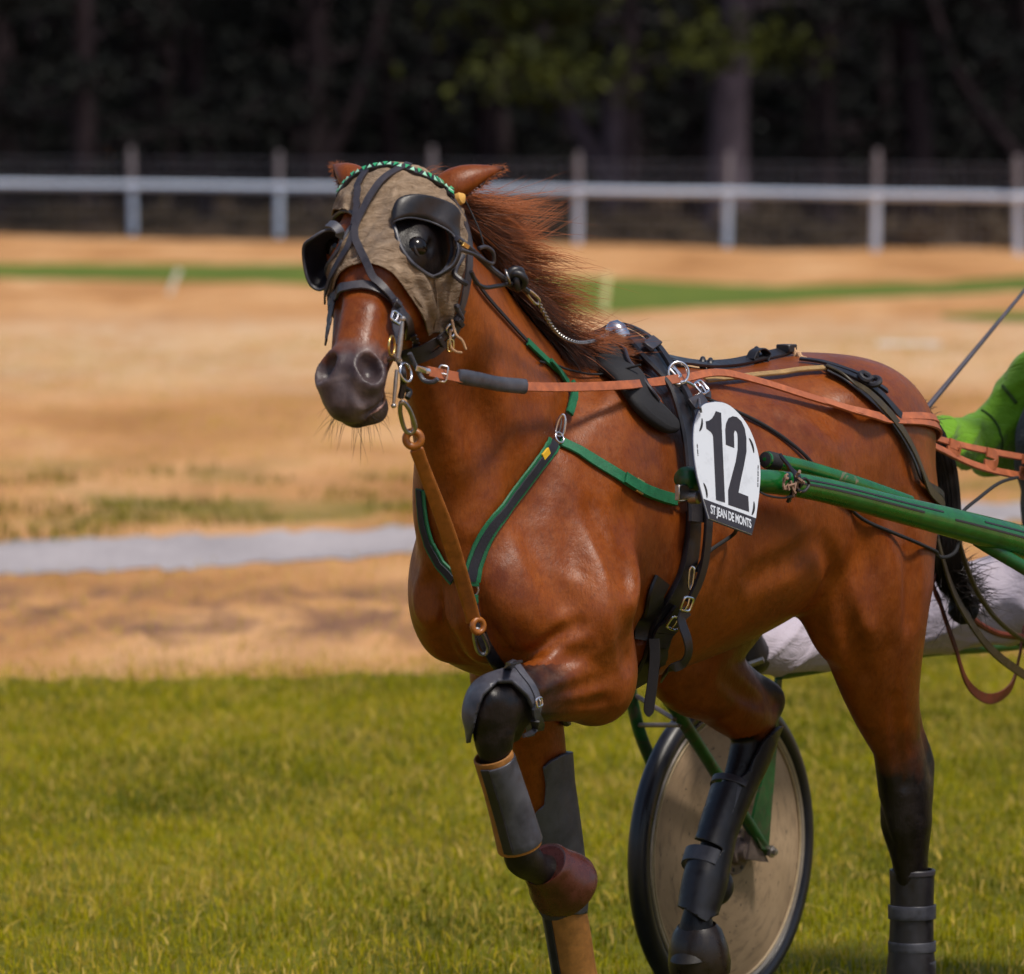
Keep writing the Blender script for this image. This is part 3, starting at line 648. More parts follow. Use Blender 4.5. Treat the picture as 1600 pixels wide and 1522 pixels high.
def hoof(c, ax, fwd, r=0.056, h=0.085):
    b = MB(); ax = unit(ax); fwd = unit(np.asarray(fwd) - ax * (np.asarray(fwd) @ ax)); sd_ = np.cross(ax, fwd); V = []; n = 24; rows = [(0, 0.80), (0.15, 0.86), (0.9, 1.10), (1.0, 1.12), (1.0, 0.6)]
    for t, k in rows:
        for a in np.linspace(0, 2 * math.pi, n, endpoint=False):
            V.append(c + ax * h * t + fwd * (math.cos(a) * r * k * 1.08 + 0.030 * t) + sd_ * math.sin(a) * r * k)
    F = [(i * n + k, i * n + (k + 1) % n, (i + 1) * n + (k + 1) % n, (i + 1) * n + k) for i in range(len(rows) - 1) for k in range(n)] + [tuple(range((len(rows) - 1) * n, len(rows) * n))]
    b.add(V, F); return b.build('hoof', M['horn'], horse)
hoof(P(880, 1680, -0.155), (0.15, 0, -1), (1, 0, -0.1)); hoof(np.array([-0.930, 0.182, 0.085]), (0.2, 0, -1), (1, 0, 0))
lfh = P(868, 1366, 0.17); hoof(lfh, (-0.80, -0.02, -0.60), (0.4, 0, -0.8), 0.046, 0.045); rhh = P(1088, 1462, -0.15); hoof(rhh, (-0.15, 0, -1), (1, 0, -0.3), 0.040, 0.045)

# ---- mane
crest = spline([Hh(-0.01, -0.05, 0), NO + NA * 0.58 + ND * 0.118, NO + NA * 0.42 + ND * 0.155, NO + NA * 0.22 + ND * 0.21, NO + NA * 0.04 + ND * 0.265, np.array([0.08, 0, 1.655]), np.array([-0.02, 0, 1.663])], 60)
BK = np.array([-1.0, 0, 0])
paths = []; tint = []; NCL = 150
locks = []
for c_ in range(NCL):
    sc_ = 0.03 + 0.86 * (c_ + RNG.random()) / NCL; low_ = RNG.random() < np.interp(sc_, [0, 0.45, 1], [0.25, 0.45, 0.6])
    L = np.interp(sc_, [0, 0.15, 0.4, 0.65, 0.85, 1], [0.14, 0.20, 0.215, 0.185, 0.14, 0.07]) * RNG.uniform(0.6, 1.18)
    if low_: d = unit(np.array([-0.30, 0.75, -0.15])); d2 = unit(np.array([-0.80, 0.30, -0.55 + RNG.normal(0, 0.14)])); L *= 0.75
    else:
        up_ = np.interp(sc_, [0, 0.25, 0.5, 0.8, 1], [0.34, 0.28, 0.14, 0.03, 0.0]) * RNG.uniform(0.2, 1.5)
        d = unit(BK * 0.75 + np.array([0, RNG.normal(0.50, 0.16), 0]) + Z_ * up_); d2 = unit(BK * RNG.uniform(0.75, 1.0) + np.array([0, RNG.normal(0.36, 0.16), 0]) + Z_ * RNG.normal(-0.20, 0.20))
    q = crest[min(59, int(sc_ * 59))]; locks.append((sc_, low_, L, d, d2, RNG.normal(0, 1, 3), RNG.uniform(3, 7), RNG.uniform(0, 6)))
tt_ = np.linspace(0, 1, 10)[:, None]
for k in range(7200):
    sc_, low_, L, d, d2, wv, fq, ph = locks[int(RNG.random() ** 0.92 * NCL)]
    s = np.clip(sc_ + RNG.normal(0, 0.012), 0.0, 0.93); q = crest[min(59, int(s * 59))] + RNG.normal(0, 0.005, 3); l, nrm = near(q); q = l - nrm * 0.004; loose = RNG.random() < 0.16
    sp_ = RNG.normal(0, 0.020 if loose else 0.006, 3); ll = L * RNG.uniform(0.55 if not loose else 0.7, 1.06)
    p = q + ll * (d * (tt_ - tt_ * tt_ * 0.55) + d2 * (tt_ * tt_ * 0.66)) + sp_ * tt_ * (1.6 if loose else 1.0) + (np.sin(tt_ * fq + ph) - math.sin(ph)) * 0.007 * tt_ * wv
    paths.append(p); tint.append(np.clip((0.74 if low_ else 0.10) + np.interp(sc_, [0, 0.5, 1], [-0.10, 0.16, 0.5]) + RNG.normal(0, 0.13), 0, 0.95))
for i in range(len(paths)):
    for j in range(1, 10):
        l, nrm = near(paths[i][j]); dd = (paths[i][j] - l) @ nrm
        if dd < 0.004 and np.linalg.norm(paths[i][j] - l) < 0.12: paths[i][j] = l + nrm * (0.004 + 0.001 * (i % 9))
hair('mane', paths, 0.00082, horse, M['mane'], tint)
# whiskers on the muzzle
paths = []
for k in range(60):
    q = Hh(RNG.uniform(0.50, 0.60), RNG.uniform(-0.155, -0.09), RNG.uniform(-0.05, 0.06)); l, nrm = near(q)
    d = unit(nrm + Z_ * -0.5 + RNG.normal(0, 0.3, 3)); L = RNG.uniform(0.02, 0.06); t = np.linspace(0, 1, 6)[:, None]; paths.append(l + d * L * t + Z_ * -0.02 * t * t)
hair('whiskers', paths, 0.00045, horse, M['tail'], [0.5] * len(paths))
# ---- tail: dock, a bundle of hair, tied up at its end
tc = spline([np.array([-1.10, 0.0, 1.50]), P(1412, 634, 0.0), P(1446, 680, 0.02), P(1466, 740, 0.03), P(1474, 810, 0.04), P(1478, 870, 0.05), P(1490, 915, 0.05), P(1512, 938, 0.05)], 40)
paths = []; tint = []
for k in range(1700):
    a = RNG.uniform(0, 2 * math.pi); rr = math.sqrt(RNG.random()); i0 = int(RNG.uniform(0, 14)); i1 = int(RNG.uniform(28, 39)); t, u, b = frames(tc)
    i = np.linspace(i0, i1, 12).astype(int); wd = np.interp(i, [0, 5, 14, 24, 32, 39], [0.020, 0.034, 0.046, 0.042, 0.036, 0.034]) * rr
    paths.append(tc[i] + u[i] * (math.cos(a) * wd)[:, None] + b[i] * (math.sin(a) * wd)[:, None]); tint.append(RNG.uniform(0, 0.9))
for k in range(420):                     # the short tuft that sticks out of the knot and flyaway hairs
    c = tc[int(RNG.uniform(30, 40))] + RNG.normal(0, 0.015, 3); d = unit(RT * RNG.uniform(0.1, 1.0) + Z_ * RNG.uniform(-0.2, 0.55) + RNG.normal(0, 0.3, 3)); L = RNG.uniform(0.03, 0.10); t = np.linspace(0, 1, 7)[:, None]
    paths.append(c + d * L * t + Z_ * -0.02 * t * t); tint.append(RNG.uniform(0, 0.6))
for k in range(200):
    i = int(RNG.uniform(2, 12)); d = unit(BK * 0.7 + Z_ * RNG.uniform(0, 0.8) + RNG.normal(0, 0.3, 3)); L = RNG.uniform(0.03, 0.09); t = np.linspace(0, 1, 7)[:, None]; paths.append(tc[i] + RNG.normal(0, 0.012, 3) + d * L * t + Z_ * -0.03 * t * t); tint.append(RNG.uniform(0, 0.6))
tl = hair('tail', paths, 0.0014, horse, M['tail'], tint)
b = MB(); b.lathe(P(1520, 950, 0.05) - RT * 0.025, RT * 0.7 - Z_ * 0.5, [(-0.03, 0.012), (-0.02, 0.030), (0.0, 0.036), (0.02, 0.034), (0.036, 0.020), (0.040, 0.004)], 18); b.build('tail_knot', M['black_cloth'], tl)

# ================================================================== gear on the horse
def buckle(parent, c, nrm, along, w=0.03, h=0.024, r=0.0028, mat=None, name='buckle'):
    n = unit(nrm); a = unit(np.asarray(along) - n * (np.asarray(along) @ n)); s = np.cross(n, a); q = np.linspace(0, 2 * math.pi, 24, endpoint=False)
    sq = lambda v: np.sign(v) * np.abs(v) ** 0.45
    pts = np.asarray(c) + (sq(np.cos(q)) * h / 2)[:, None] * a + (sq(np.sin(q)) * w / 2)[:, None] * s
    b = MB(); b.tube(pts, r, 8, closed=True); b.tube([c - s * 0 + a * h / 2, c + n * 0.003, c - a * h * 0.55], r * 0.8, 8)
    return b.build(name, mat or M['steel'], parent)
def keeper(parent, c, nrm, along, w, th=0.012, l=0.014, mat=None):
    n = unit(nrm); a = unit(np.asarray(along) - n * (np.asarray(along) @ n)); s = np.cross(n, a)
    b = MB(); b.box(np.asarray(c) + n * th * 0.3, (a, s, n), (l / 2, w / 2, th / 2)); return b.build('keeper', mat or M['strap_leather'], parent)
def ring(parent, c, axis, R, r, mat=None, name='ring', sx=1.0, up=None):
    b = MB(); b.add(*torus_vf(c, axis, R, r, sx=sx, upv=up)); return b.build(name, mat or M['steel'], parent)
def snaphook(parent, a, c, mat=None, r=0.0035, w=0.012, name='snap_hook', axis=None):
    a, c = np.asarray(a), np.asarray(c); d = c - a; L = np.linalg.norm(d); d = d / L; n = -FW if axis is None else np.asarray(axis); n = unit(n - d * (n @ d)); s = np.cross(d, n)
    q = np.linspace(0, 2 * math.pi, 28, endpoint=False); pts = (a + c) / 2 + (np.sign(np.cos(q)) * np.abs(np.cos(q)) ** 0.7 * L / 2)[:, None] * d + (np.sin(q) * w * (1 + 0.35 * np.cos(q)))[:, None] * s
    b = MB(); b.tube(pts, r, 8, closed=True); return b.build(name, mat or M['steel'], parent)
def strap(name, pts, w, th, mat, parent=None, off=None, n=60, stick=True):
    c, nn = lay(pts, (th / 2 + 0.002) if off is None else off, n, stick)
    b = MB(); b.ribbon(c, nn, w, th); return b.build(name, mat, parent), c, nn
def cord(name, pts, r, mat, parent=None, off=None, n=40, stick=False):
    if off is None: c = spline([hit(*q) if len(q) == 2 else np.asarray(q, float) for q in pts], n)
    else: c, _ = lay(pts, off, n, stick)
    b = MB(); b.tube(c, r, 8); return b.build(name, mat, parent), c
def nrm_at(p): return near(p)[1]

# ---- canvas blinker hood
hpoly = [(500, 414), (545, 414), (562, 409), (582, 410), (612, 423), (640, 460), (655, 488), (667, 516), (690, 521), (703, 502), (711, 440), (713, 380), (708, 335), (702, 322), (697, 309), (688, 297), (676, 280), (640, 236), (560, 236), (500, 280)]
eyehole = [(613, 349), (618, 368), (624, 387), (634, 403), (648, 416), (668, 430), (684, 424), (694, 408), (698, 388), (694, 366), (683, 348), (666, 338), (645, 335), (626, 338)]
hmask = (hT > -0.12) & (hT < 0.42) & (hD > -0.30) & (HVv[:, 2] > 1.55) & (HVv[:, 0] > 0.62)
def mirhead(V):
    l = (V - HO) @ HL; return V - 2 * np.where(l < 0, l, 0)[:, None] * HL
def hood_s(V):
    p = proj(mirhead(V)); W = V - HO; t = W @ HA; d = W @ HD; l = W @ HL
    s = np.minimum(sdpoly(p, hpoly), -sdpoly(p, eyehole)); s = np.where((np.abs(l) < 0.02) & (sdpoly(p, eyehole) > 0), sdpoly(p, hpoly), s)
    back = (t + 0.045) * 700; low = (d + 0.255) * 700
    return np.minimum(np.minimum(s, back), low)
def wob(V):
    W = V - HO; t = W @ HA; l = W @ HL
    top = np.clip(1 - np.abs(t - 0.02) / 0.10, 0, 1)
    return 0.0035 * np.sin(t * 95 + 9 * np.sin(l * 31)) * np.sin(l * 52 + t * 25) + 0.002 * np.sin(t * 210 + l * 130) + top * 0.014 + 0.010 * np.clip(1 - np.abs(t - 0.10) / 0.09, 0, 1) * (np.abs(l) > 0.055)
hood = shell('blinker_hood', hood_s, 0.008, 0.003, M['canvas'], None, hmask, wob)
tag(hood, 'brown canvas blinker hood over the bay horse\'s forehead and cheeks', 'blinker hood')
def onhead(px, py, off=0.016): 
    p = hit(px, py); return p + nrm_at(p) * off
# seams: piping round the eye opening and along the lower edge
for s in (1, -1):
    pts = [onhead(*q, 0.012) for q in eyehole]
    pts = np.array(pts); 
    if s < 0: l = (pts - HO) @ HL; pts = pts - 2 * l[:, None] * HL
    b = MB(); b.tube(spline(pts, 60, True), 0.0042, 8, closed=True); b.build('piping', M['grey_leather'], hood)
edge = [(545, 416), (562, 411), (582, 412), (612, 425), (640, 462), (655, 490), (667, 517)]
c, nn = lay([onhead(*q, 0.01) for q in edge], 0.012, 60); b = MB(); b.ribbon(c, nn, 0.011, 0.004); b.build('hem', M['canvas'], hood)
c2 = c - 2 * ((c - HO) @ HL)[:, None] * HL; n2 = nn - 2 * (nn @ HL)[:, None] * HL; b = MB(); b.ribbon(c2, n2, 0.011, 0.004); b.build('hem', M['canvas'], hood)
strap('seam', [onhead(671, 436), onhead(674, 475), onhead(672, 512)], 0.004, 0.003, M['canvas'], hood, 0.0125, 30)
# eye cups: bowls of black leather round the back and top of each eye
att = [(612, 343), (621, 330), (644, 322), (672, 327), (692, 341), (697, 362), (698, 388), (692, 408), (682, 421), (671, 429)]
rim = [(613, 350), (620, 344), (640, 340), (664, 344), (688, 353), (708, 367), (716, 389), (709, 411), (692, 425), (673, 433)]
for s in (1,):
    A_ = np.array([onhead(*q, 0.041 if i_ in (1, 2, 3, 4) else 0.024) for i_, q in enumerate(att)]); ex = np.interp(np.linspace(0, 1, 10), [0, 0.3, 0.65, 0.9, 1], [0.012, 0.034, 0.058, 0.036, 0.006])
    R_ = np.array([D_(q[0], q[1], depth(a) - e * 0.75) + HL * 0.0 for q, a, e in zip(rim, A_, ex)])
    A_, R_ = spline(A_, 34), spline(R_, 34); V = []; F = []; K = 7
    out = unit(np.cross(HA, A_[10] - A_[24])) 
    cen = A_.mean(0); 
    for k in range(K):
        t = k / (K - 1)
        for i in range(34):
            rad = unit(A_[i] - cen); V.append(A_[i] * (1 - t) + R_[i] * t + rad * 0.012 * math.sin(math.pi * t) * math.sin(math.pi * i / 33))
    for k in range(K - 1):
        for i in range(33): F.append((k * 34 + i, k * 34 + i + 1, (k + 1) * 34 + i + 1, (k + 1) * 34 + i))
    cup = mesh('eye_cup', V, F, M['black_leather'], hood); md = cup.modifiers.new('thickness', 'SOLIDIFY'); md.thickness = 0.004; md.offset = 0
    b = MB(); b.tube(R_, 0.0024, 8); b.build('cup_rim', M['grey_leather'], cup)
# the far cup: an open leather bowl that stands out from the other cheek and faces forward
de = depth(onhead(527, 392, 0.01)); rimf = [(532, 372), (522, 361), (506, 361), (486, 373), (475, 383), (474, 402), (478, 428), (486, 446), (499, 453), (511, 447), (517, 436), (522, 416), (527, 394)]
dr = [0.0, -0.012, -0.020, -0.020, -0.012, 0.0, 0.008, 0.010, 0.008, 0.004, 0.002, 0.0, 0.0]
Rf = spline([D_(q[0], q[1], de + 0.012 + e) for q, e in zip(rimf, dr)], 52, True); cf = Rf.mean(0) + FW * 0.045 + RT * 0.012; V = []; F = []; K = 8
for k in range(K):
    t = k / (K - 1.0) * 0.94; V += [r_ + (cf - r_) * t * (0.55 + 0.45 * t) + FW * 0.020 * math.sin(t * 2.2) for r_ in Rf]
for k in range(K - 1):
    for i in range(52): F.append((k * 52 + i, k * 52 + (i + 1) % 52, (k + 1) * 52 + (i + 1) % 52, (k + 1) * 52 + i))
F.append(tuple((K - 1) * 52 + i for i in range(52)))
cup = mesh('eye_cup', V, F, M['black_leather'], hood); md = cup.modifiers.new('thickness', 'SOLIDIFY'); md.thickness = 0.004; md.offset = 0
b = MB(); b.tube(Rf, 0.0030, 8, closed=True); b.build('cup_rim', M['grey_leather'], cup)
c = spline([D_(513, 350, de - 0.006), D_(522, 352, de - 0.022), D_(531, 362, de - 0.026), D_(530, 371, de - 0.016)], 18); b = MB(); b.ribbon(c, unit(-FW + UP * 0.6), 0.020, 0.005); b.build('visor_flap', M['grey_leather'], cup)
# brow band: dark strip with green triangles
bp = [(540, 315), (560, 294), (586, 280), (612, 277), (640, 283), (662, 293), (680, 306), (692, 320)]
c, nn = lay([onhead(*q, 0.03) for q in bp], 0.027, 60); b = MB(); b.ribbon(c, nn, 0.017, 0.006); bb = b.build('brow_band', M['black_leather'], hood)
t_, u_, s_ = frames(c, nn)
gl = simple('green_patent', (0.03, 0.30, 0.13), 0.3, 0, 90, 0.25, 0.1); gl2 = simple('mint_patent', (0.28, 0.55, 0.40), 0.3, 0, 90, 0.25, 0.1)
cc = spline(c, 29); cn = spline(nn, 29)
t_, u_, s_ = frames(cc, cn)
for i in range(1, 28):
    p = cc[i] + u_[i] * 0.0042; w = 0.0072; l = 0.0052; sg = 1 if i % 2 else -1
    V = [p - s_[i] * w * sg - t_[i] * l, p - s_[i] * w * sg + t_[i] * l, p + s_[i] * w * sg]; V = V + [v + u_[i] * 0.0016 for v in V]
    mesh('triangle', V, [(0, 1, 2), (5, 4, 3), (0, 3, 4, 1), (1, 4, 5, 2), (2, 5, 3, 0)], gl if i % 2 else gl2, bb, False)

# ---- bridle
br = empty('bridle', HO); tag(br, 'dark leather bridle with crossed face straps, noseband and bit', 'bridle')
SL = M['strap_leather']
def hoff(o): return lambda l: o + 0.011 * float(np.clip(1.35 - abs((l - HO) @ HA - 0.03) / 0.11, 0, 1))
def hs(name, pts, w, th=0.004, off=0.0175, par=br, mat=SL, n=50):
    if name == 'face_strap': return strap(name, [onhead(*q, off) for q in pts], w, th, mat, par, hoff(off), n)
    return strap(name, [onhead(*q, off) if len(q) == 2 else q for q in pts], w, th, mat, par, off, n)
hs('face_strap', [(636, 277), (626, 282), (607, 292), (590, 312), (575, 335), (564, 356), (560, 372), (563, 388), (574, 412), (586, 438), (598, 462), (606, 482), (611, 498)], 0.016, off=0.0195)
hs('face_strap', [(580, 284), (571, 300), (567, 322), (564, 342), (560, 360)], 0.015, off=0.0185)
hs('face_strap', [(560, 366), (551, 390), (540, 412), (530, 432), (524, 452), (521, 472)], 0.014, off=0.0185)
c_, nn_ = hs('noseband', [(520, 482), (524, 470), (533, 460), (548, 452), (565, 449), (582, 451), (596, 459), (610, 473), (622, 488), (630, 502), (640, 522)], 0.021, 0.006, 0.010)[1:]
# keepers and buckles at the left end of the face strap
p = onhead(604, 479, 0.022); keeper(br, p, nrm_at(p), HA, 0.021, 0.012, 0.013)
p = onhead(609, 500, 0.020); buckle(br, p, nrm_at(p), HA, 0.026, 0.020)
hs('cheek_strap', [(605, 484), (609, 500), (612, 515), (613, 530), (611, 541)], 0.020, off=0.0165)
hs('cheek_strap', [(518, 470), (514, 488), (512, 505), (514, 520)] if False else [onhead(523, 470, 0.016) - HL * 0.006, Hh(0.33, -0.04, -0.080), Hh(0.38, -0.055, -0.082), Hh(0.41, -0.07, -0.076)], 0.018, off=0.012)
# straps behind the cheek, along the jaw, throat
hs('throat_strap', [(690, 318), (704, 340), (714, 370), (716, 410), (712, 450), (706, 480), (690, 505), (672, 530), (652, 548), (630, 556)], 0.014, off=0.024)
hs('throat_strap', [(697, 316), (712, 345), (722, 385), (721, 430), (714, 470), (704, 495)], 0.012, off=0.020)
hs('jaw_strap', [(709, 478), (700, 496), (684, 514), (664, 532), (644, 545), (628, 548)], 0.018, off=0.026)
hs('jaw_strap', [(712, 492), (704, 512), (690, 530), (672, 548), (652, 558), (634, 556)], 0.015, off=0.020)
hs('jaw_strap', [(642, 512), (648, 524), (650, 538), (640, 548)], 0.012, off=0.018)
for q, dr in (((700, 494), (-0.6, 0.4)), ((673, 527), (-0.7, 0.4))):
    p = onhead(*q, 0.030); keeper(br, p, nrm_at(p), RT * dr[0] - UP * dr[1], 0.026, 0.012, 0.010)
p = onhead(687, 508, 0.032); buckle(br, p, nrm_at(p), RT * -0.6 - UP * 0.5, 0.030, 0.016)
cord('strap_end', [onhead(707, 490, 0.03), D_(713, 480, depth(onhead(707, 490)) - 0.03), D_(716, 478, depth(onhead(707, 490)) - 0.035)], 0.005, SL, br)
cord('strap_end', [onhead(709, 400, 0.02), D_(710, 425, depth(onhead(708, 410)) - 0.035), D_(720, 438, depth(onhead(708, 410)) - 0.045), D_(730, 444, depth(onhead(708, 410)) - 0.04)], 0.006, SL, br)
j0 = depth(onhead(700, 505)); cord('frayed_cord', [D_(706, 500, j0 - 0.03), D_(712, 522, j0 - 0.04), D_(722, 532, j0 - 0.04), D_(728, 546, j0 - 0.035)], 0.0028, M['rope'], br)
cord('frayed_cord', [D_(704, 515, j0 - 0.03), D_(704, 540, j0 - 0.035), D_(712, 549, j0 - 0.035), D_(722, 551, j0 - 0.035)], 0.0026, M['rope'], br)
p = D_(704, 540, j0 - 0.034); buckle(br, p, -FW, UP, 0.012, 0.024, 0.002, M['brass'])
# bit: ring, cheek bar, mouthpiece
mc = onhead(606, 560, 0.012); md_ = depth(mc)
ring(br, D_(612, 541, md_ - 0.012), HL, 0.020, 0.0028, M['brass'], 'bit_ring')
b = MB(); b.tube([D_(629, 500, md_ - 0.03), D_(627, 520, md_ - 0.03), D_(624, 545, md_ - 0.03), D_(622, 560, md_ - 0.03)], [0.0035, 0.0048, 0.0055, 0.0045], 10); b.lathe(D_(629, 498, md_ - 0.03), UP, [(-0.006, 0.001), (-0.004, 0.0055), (0, 0.007), (0.004, 0.0055), (0.006, 0.001)], 12); b.build('bit_bar', M['dull_steel'], br)
b = MB(); b.tube([D_(620, 578, md_ - 0.03), D_(618, 600, md_ - 0.03), D_(615, 632, md_ - 0.028)], [0.0036, 0.0042, 0.0030], 10); b.lathe(D_(615, 634, md_ - 0.028), UP, [(-0.005, 0.001), (-0.003, 0.0045), (0, 0.0055), (0.003, 0.0045), (0.005, 0.001)], 12); b.build('bit_bar', M['dull_steel'], br)
ring(br, D_(634, 582, md_ - 0.015), HL + 0.4 * HD, 0.019, 0.003, M['steel'], 'bit_ring')
cord('bit_mouthpiece', [D_(625, 565, md_ - 0.02), mc, Hh(0.47, -0.105, 0), Hh(0.47, -0.105, -0.065)], 0.006, M['dull_steel'], br)
cord('chin_strap', [onhead(628, 552, 0.016), D_(628, 575, md_ - 0.01), D_(630, 600, md_ - 0.005), D_(626, 622, md_)], 0.007, M['black_leather'], br)
cord('chin_strap', [D_(640, 552, md_ - 0.01), D_(652, 578, md_ + 0.01), D_(662, 594, md_ + 0.01), D_(676, 597, md_ + 0.0), D_(684, 592, md_ - 0.005)], 0.0048, M['grey_leather'], br)
cord('chin_strap', [D_(630, 606, md_), D_(640, 612, md_ + 0.01), D_(636, 622, md_)], 0.006, M['black_leather'], br)

# ---- yellow ear plug with its black cord
b = MB(); e0 = D_(716, 309, depth(eb) - 0.005); b.lathe(e0, unit(RT * 0.8 + UP * 0.2 - FW * 0.4), [(-0.016, 0.004), (-0.010, 0.013), (0, 0.0165), (0.009, 0.014), (0.015, 0.004)], 16); ep = b.build('ear_plug', M['foam'])
tag(ep, 'yellow foam ear plug in the horse\'s left ear with a thin black cord', 'ear plug')
cord('cord', [D_(727, 313, depth(eb)), D_(738, 335, depth(eb) + 0.0), D_(750, 362, depth(eb) - 0.02), D_(756, 384, depth(eb) - 0.03)], 0.0016, M['black_cloth'], ep)

# ---- overcheck: cords, knot, snap and chain from the poll to the saddle
oc = empty('overcheck_rein', NO + ND * 0.2); tag(oc, 'overcheck rein of dark cord and steel chain along the mane', 'overcheck rein')
cz = lambda px, py, y: P(px, py, y)
ln = [P(714, 372, 0.215), P(734, 388, 0.210), P(752, 405, 0.205), P(770, 422, 0.200), P(790, 437, 0.200)]
cord('check_strap', ln, 0.0065, M['strap_leather'], oc); cord('check_strap', [P(720, 390, 0.225), P(742, 398, 0.215), P(768, 412, 0.210), P(771, 396, 0.215), P(760, 386, 0.215), P(748, 388, 0.215)], 0.0042, M['strap_leather'], oc)
cord('check_strap', [P(736, 424, 0.215), P(745, 442, 0.213), P(758, 449, 0.210), P(776, 447, 0.205), P(800, 443, 0.200)], 0.0045, M['black_leather'], oc)
b = MB(); b.box(P(727, 384, 0.220), (unit(P(735, 390, 0.215) - P(727, 384, 0.220)), ND, NS), (0.014, 0.006, 0.003)); b.build('buckle', M['brass'], oc)
b = MB(); k0 = P(806, 438, 0.200)
for a in range(3):
    ax = unit(RNG.normal(0, 1, 3) + np.array([0.6, 0.3, -0.5])); b.add(*torus_vf(k0 + RNG.normal(0, 0.004, 3), ax, 0.017, 0.0085, 22, 9))
b.build('knot', M['black_leather'], oc); ring(oc, P(793, 432, 0.205), RT * 0.8 + UP * 0.3, 0.014, 0.0028, M['dull_steel'])
snaphook(oc, P(822, 453, 0.190), P(842, 474, 0.180), M['steel'], 0.0032, 0.006); cord('check_strap', [P(808, 442, 0.200), P(824, 456, 0.190)], 0.007, M['black_leather'], oc)
ch = spline([P(842, 473, 0.180), P(852, 492, 0.175), P(864, 512, 0.165), P(880, 527, 0.150), P(903, 535, 0.131), P(928, 532, 0.075), P(950, 522, 0.025)], 300)
d_ = np.r_[0, np.cumsum(np.linalg.norm(np.diff(ch, axis=0), axis=1))]; nl = int(d_[-1] / 0.0068); cm = None
for i in range(nl):
    s = (i + 0.5) * d_[-1] / nl; k = min(298, int(np.searchsorted(d_, s))); p = np.array([np.interp(s, d_, ch[:, j]) for j in range(3)]); t = unit(ch[min(k + 2, 299)] - ch[max(k - 2, 0)])
    n = unit(np.cross(t, (0, 0, 1))); n2 = np.cross(t, n); ax = unit(n + n2 * (1 if i % 2 else -1)); up = t
    b = MB(); b.add(*torus_vf(p, ax, 0.0036, 0.0017, 10, 5, sx=1.35, upv=up)); b.build('link', M['dull_steel'], oc)

# ---- harness: pad, girth straps, back strap, crupper
hn = empty('harness', (0.0, 0, 1.67)); tag(hn, 'black leather driving harness strapped round the horse\'s girth and back', 'harness')
def wrap(pts, off, n=80):                 # left half from the photo, right half mirrored over the withers
    L = [hit(*q) for q in pts]; R = [np.array([q[0], -q[1], q[2]]) for q in L[::-1]]; return lay(R + L, off, n)
BL = M['black_leather']
c, nn = wrap([(944, 553), (964, 586), (990, 622), (1016, 650), (1046, 670)], 0.015, 70)
w_ = np.interp(np.linspace(0, 1, 70), [0, 0.06, 0.2, 0.42, 0.5, 0.58, 0.8, 0.94, 1], [0.030, 0.060, 0.085, 0.082, 0.07, 0.082, 0.085, 0.060, 0.030])
b = MB(); b.ribbon(c, nn, w_, 0.030); pad = b.build('saddle_pad', M['black_cloth'], hn)
md = pad.modifiers.new('round', 'SUBSURF'); md.levels = md.render_levels = 2
t_, u_, s_ = frames(c, nn)
b = MB(); b.tube(spline((c + s_ * (w_ * -0.30)[:, None] + u_ * 0.015)[4:-4:7], 90), 0.004, 8); b.build('pad_piping', SL, pad)
def hw(name, pts, w, th, off, n=80, mat=BL):
    c, nn = wrap(pts, off, n); b = MB(); b.ribbon(c, nn, w, th); return b.build(name, mat, hn), c, nn
hw('saddle_strap', [(966, 534), (990, 562), (1016, 596), (1040, 634), (1056, 676), (1065, 720), (1070, 770), (1072, 815)], 0.056, 0.012, 0.032)
hw('saddle_strap', [(985, 538), (1012, 570), (1036, 604), (1058, 640), (1074, 680), (1084, 725), (1088, 775)], 0.046, 0.010, 0.028)
hw('saddle_strap', [(975, 530), (1000, 556), (1030, 600), (1052, 640), (1070, 690), (1078, 760), (1080, 840), (1072, 890), (1052, 930)], 0.022, 0.008, 0.046)
# girth: follows the photo down the left side, then round under the belly to the right side
gl_ = [(1078, 800), (1076, 850), (1066, 900), (1046, 940), (1030, 985)]
gp = [hit(*q) for q in gl_]; e = gp[-1]
low = []
for a in np.linspace(0.35, 1.0, 6):
    y = e[1] * (1 - 2 * a) if False else None
for ang in np.linspace(-60, -250, 14):
    o = np.array([0.03, 0.0, 1.25]); d = np.array([0, math.cos(math.radians(ang)), math.sin(math.radians(ang))]); q, n_, i, dd = HT.ray_cast(Vector(o + d * 0.6), Vector(-d))
    if q is not None and q[1] < 0.06: low.append(np.array(q))
c, nn = lay(gp + low, 0.010, 110); b = MB(); b.ribbon(c, nn, np.interp(np.linspace(0, 1, 110), [0, 0.15, 0.3, 1], [0.035, 0.05, 0.062, 0.062]), 0.014); b.build('girth', BL, hn)
strap('girth_flap', [(1030, 905), (1018, 935), (1012, 970), (1010, 1000)], 0.055, 0.010, BL, hn, 0.008, 30)
strap('girth_flap', [(1050, 945), (1036, 975), (1022, 1000), (1014, 1030)], 0.045, 0.010, BL, hn, 0.026, 30)
for q, al, w in (((998, 566), (0.6, 0.8), 0.075), ((1062, 646), (0.5, 0.85), 0.065)):
    p = hit(*q); n_ = nrm_at(p); keeper(hn, p + n_ * 0.050, n_, RT * al[0] - UP * al[1], w, 0.008, 0.026, SL)
for q, al in (((1028, 606), (0.55, 0.8)), ((1073, 628), (0.5, 0.85)), ((1046, 930), (-0.2, 0.95)), ((1038, 952), (-0.3, 0.9))):
    p = hit(*q); n_ = nrm_at(p); buckle(hn, p + n_ * 0.052, n_, RT * al[0] - UP * al[1], 0.032, 0.030, 0.003)
p = hit(1062, 916); n_ = nrm_at(p); snaphook(hn, p + n_ * 0.03, D_(1082, 886, depth(p) - 0.03), M['steel'], 0.003, 0.005)
dg = depth(hit(1040, 985)) - 0.05
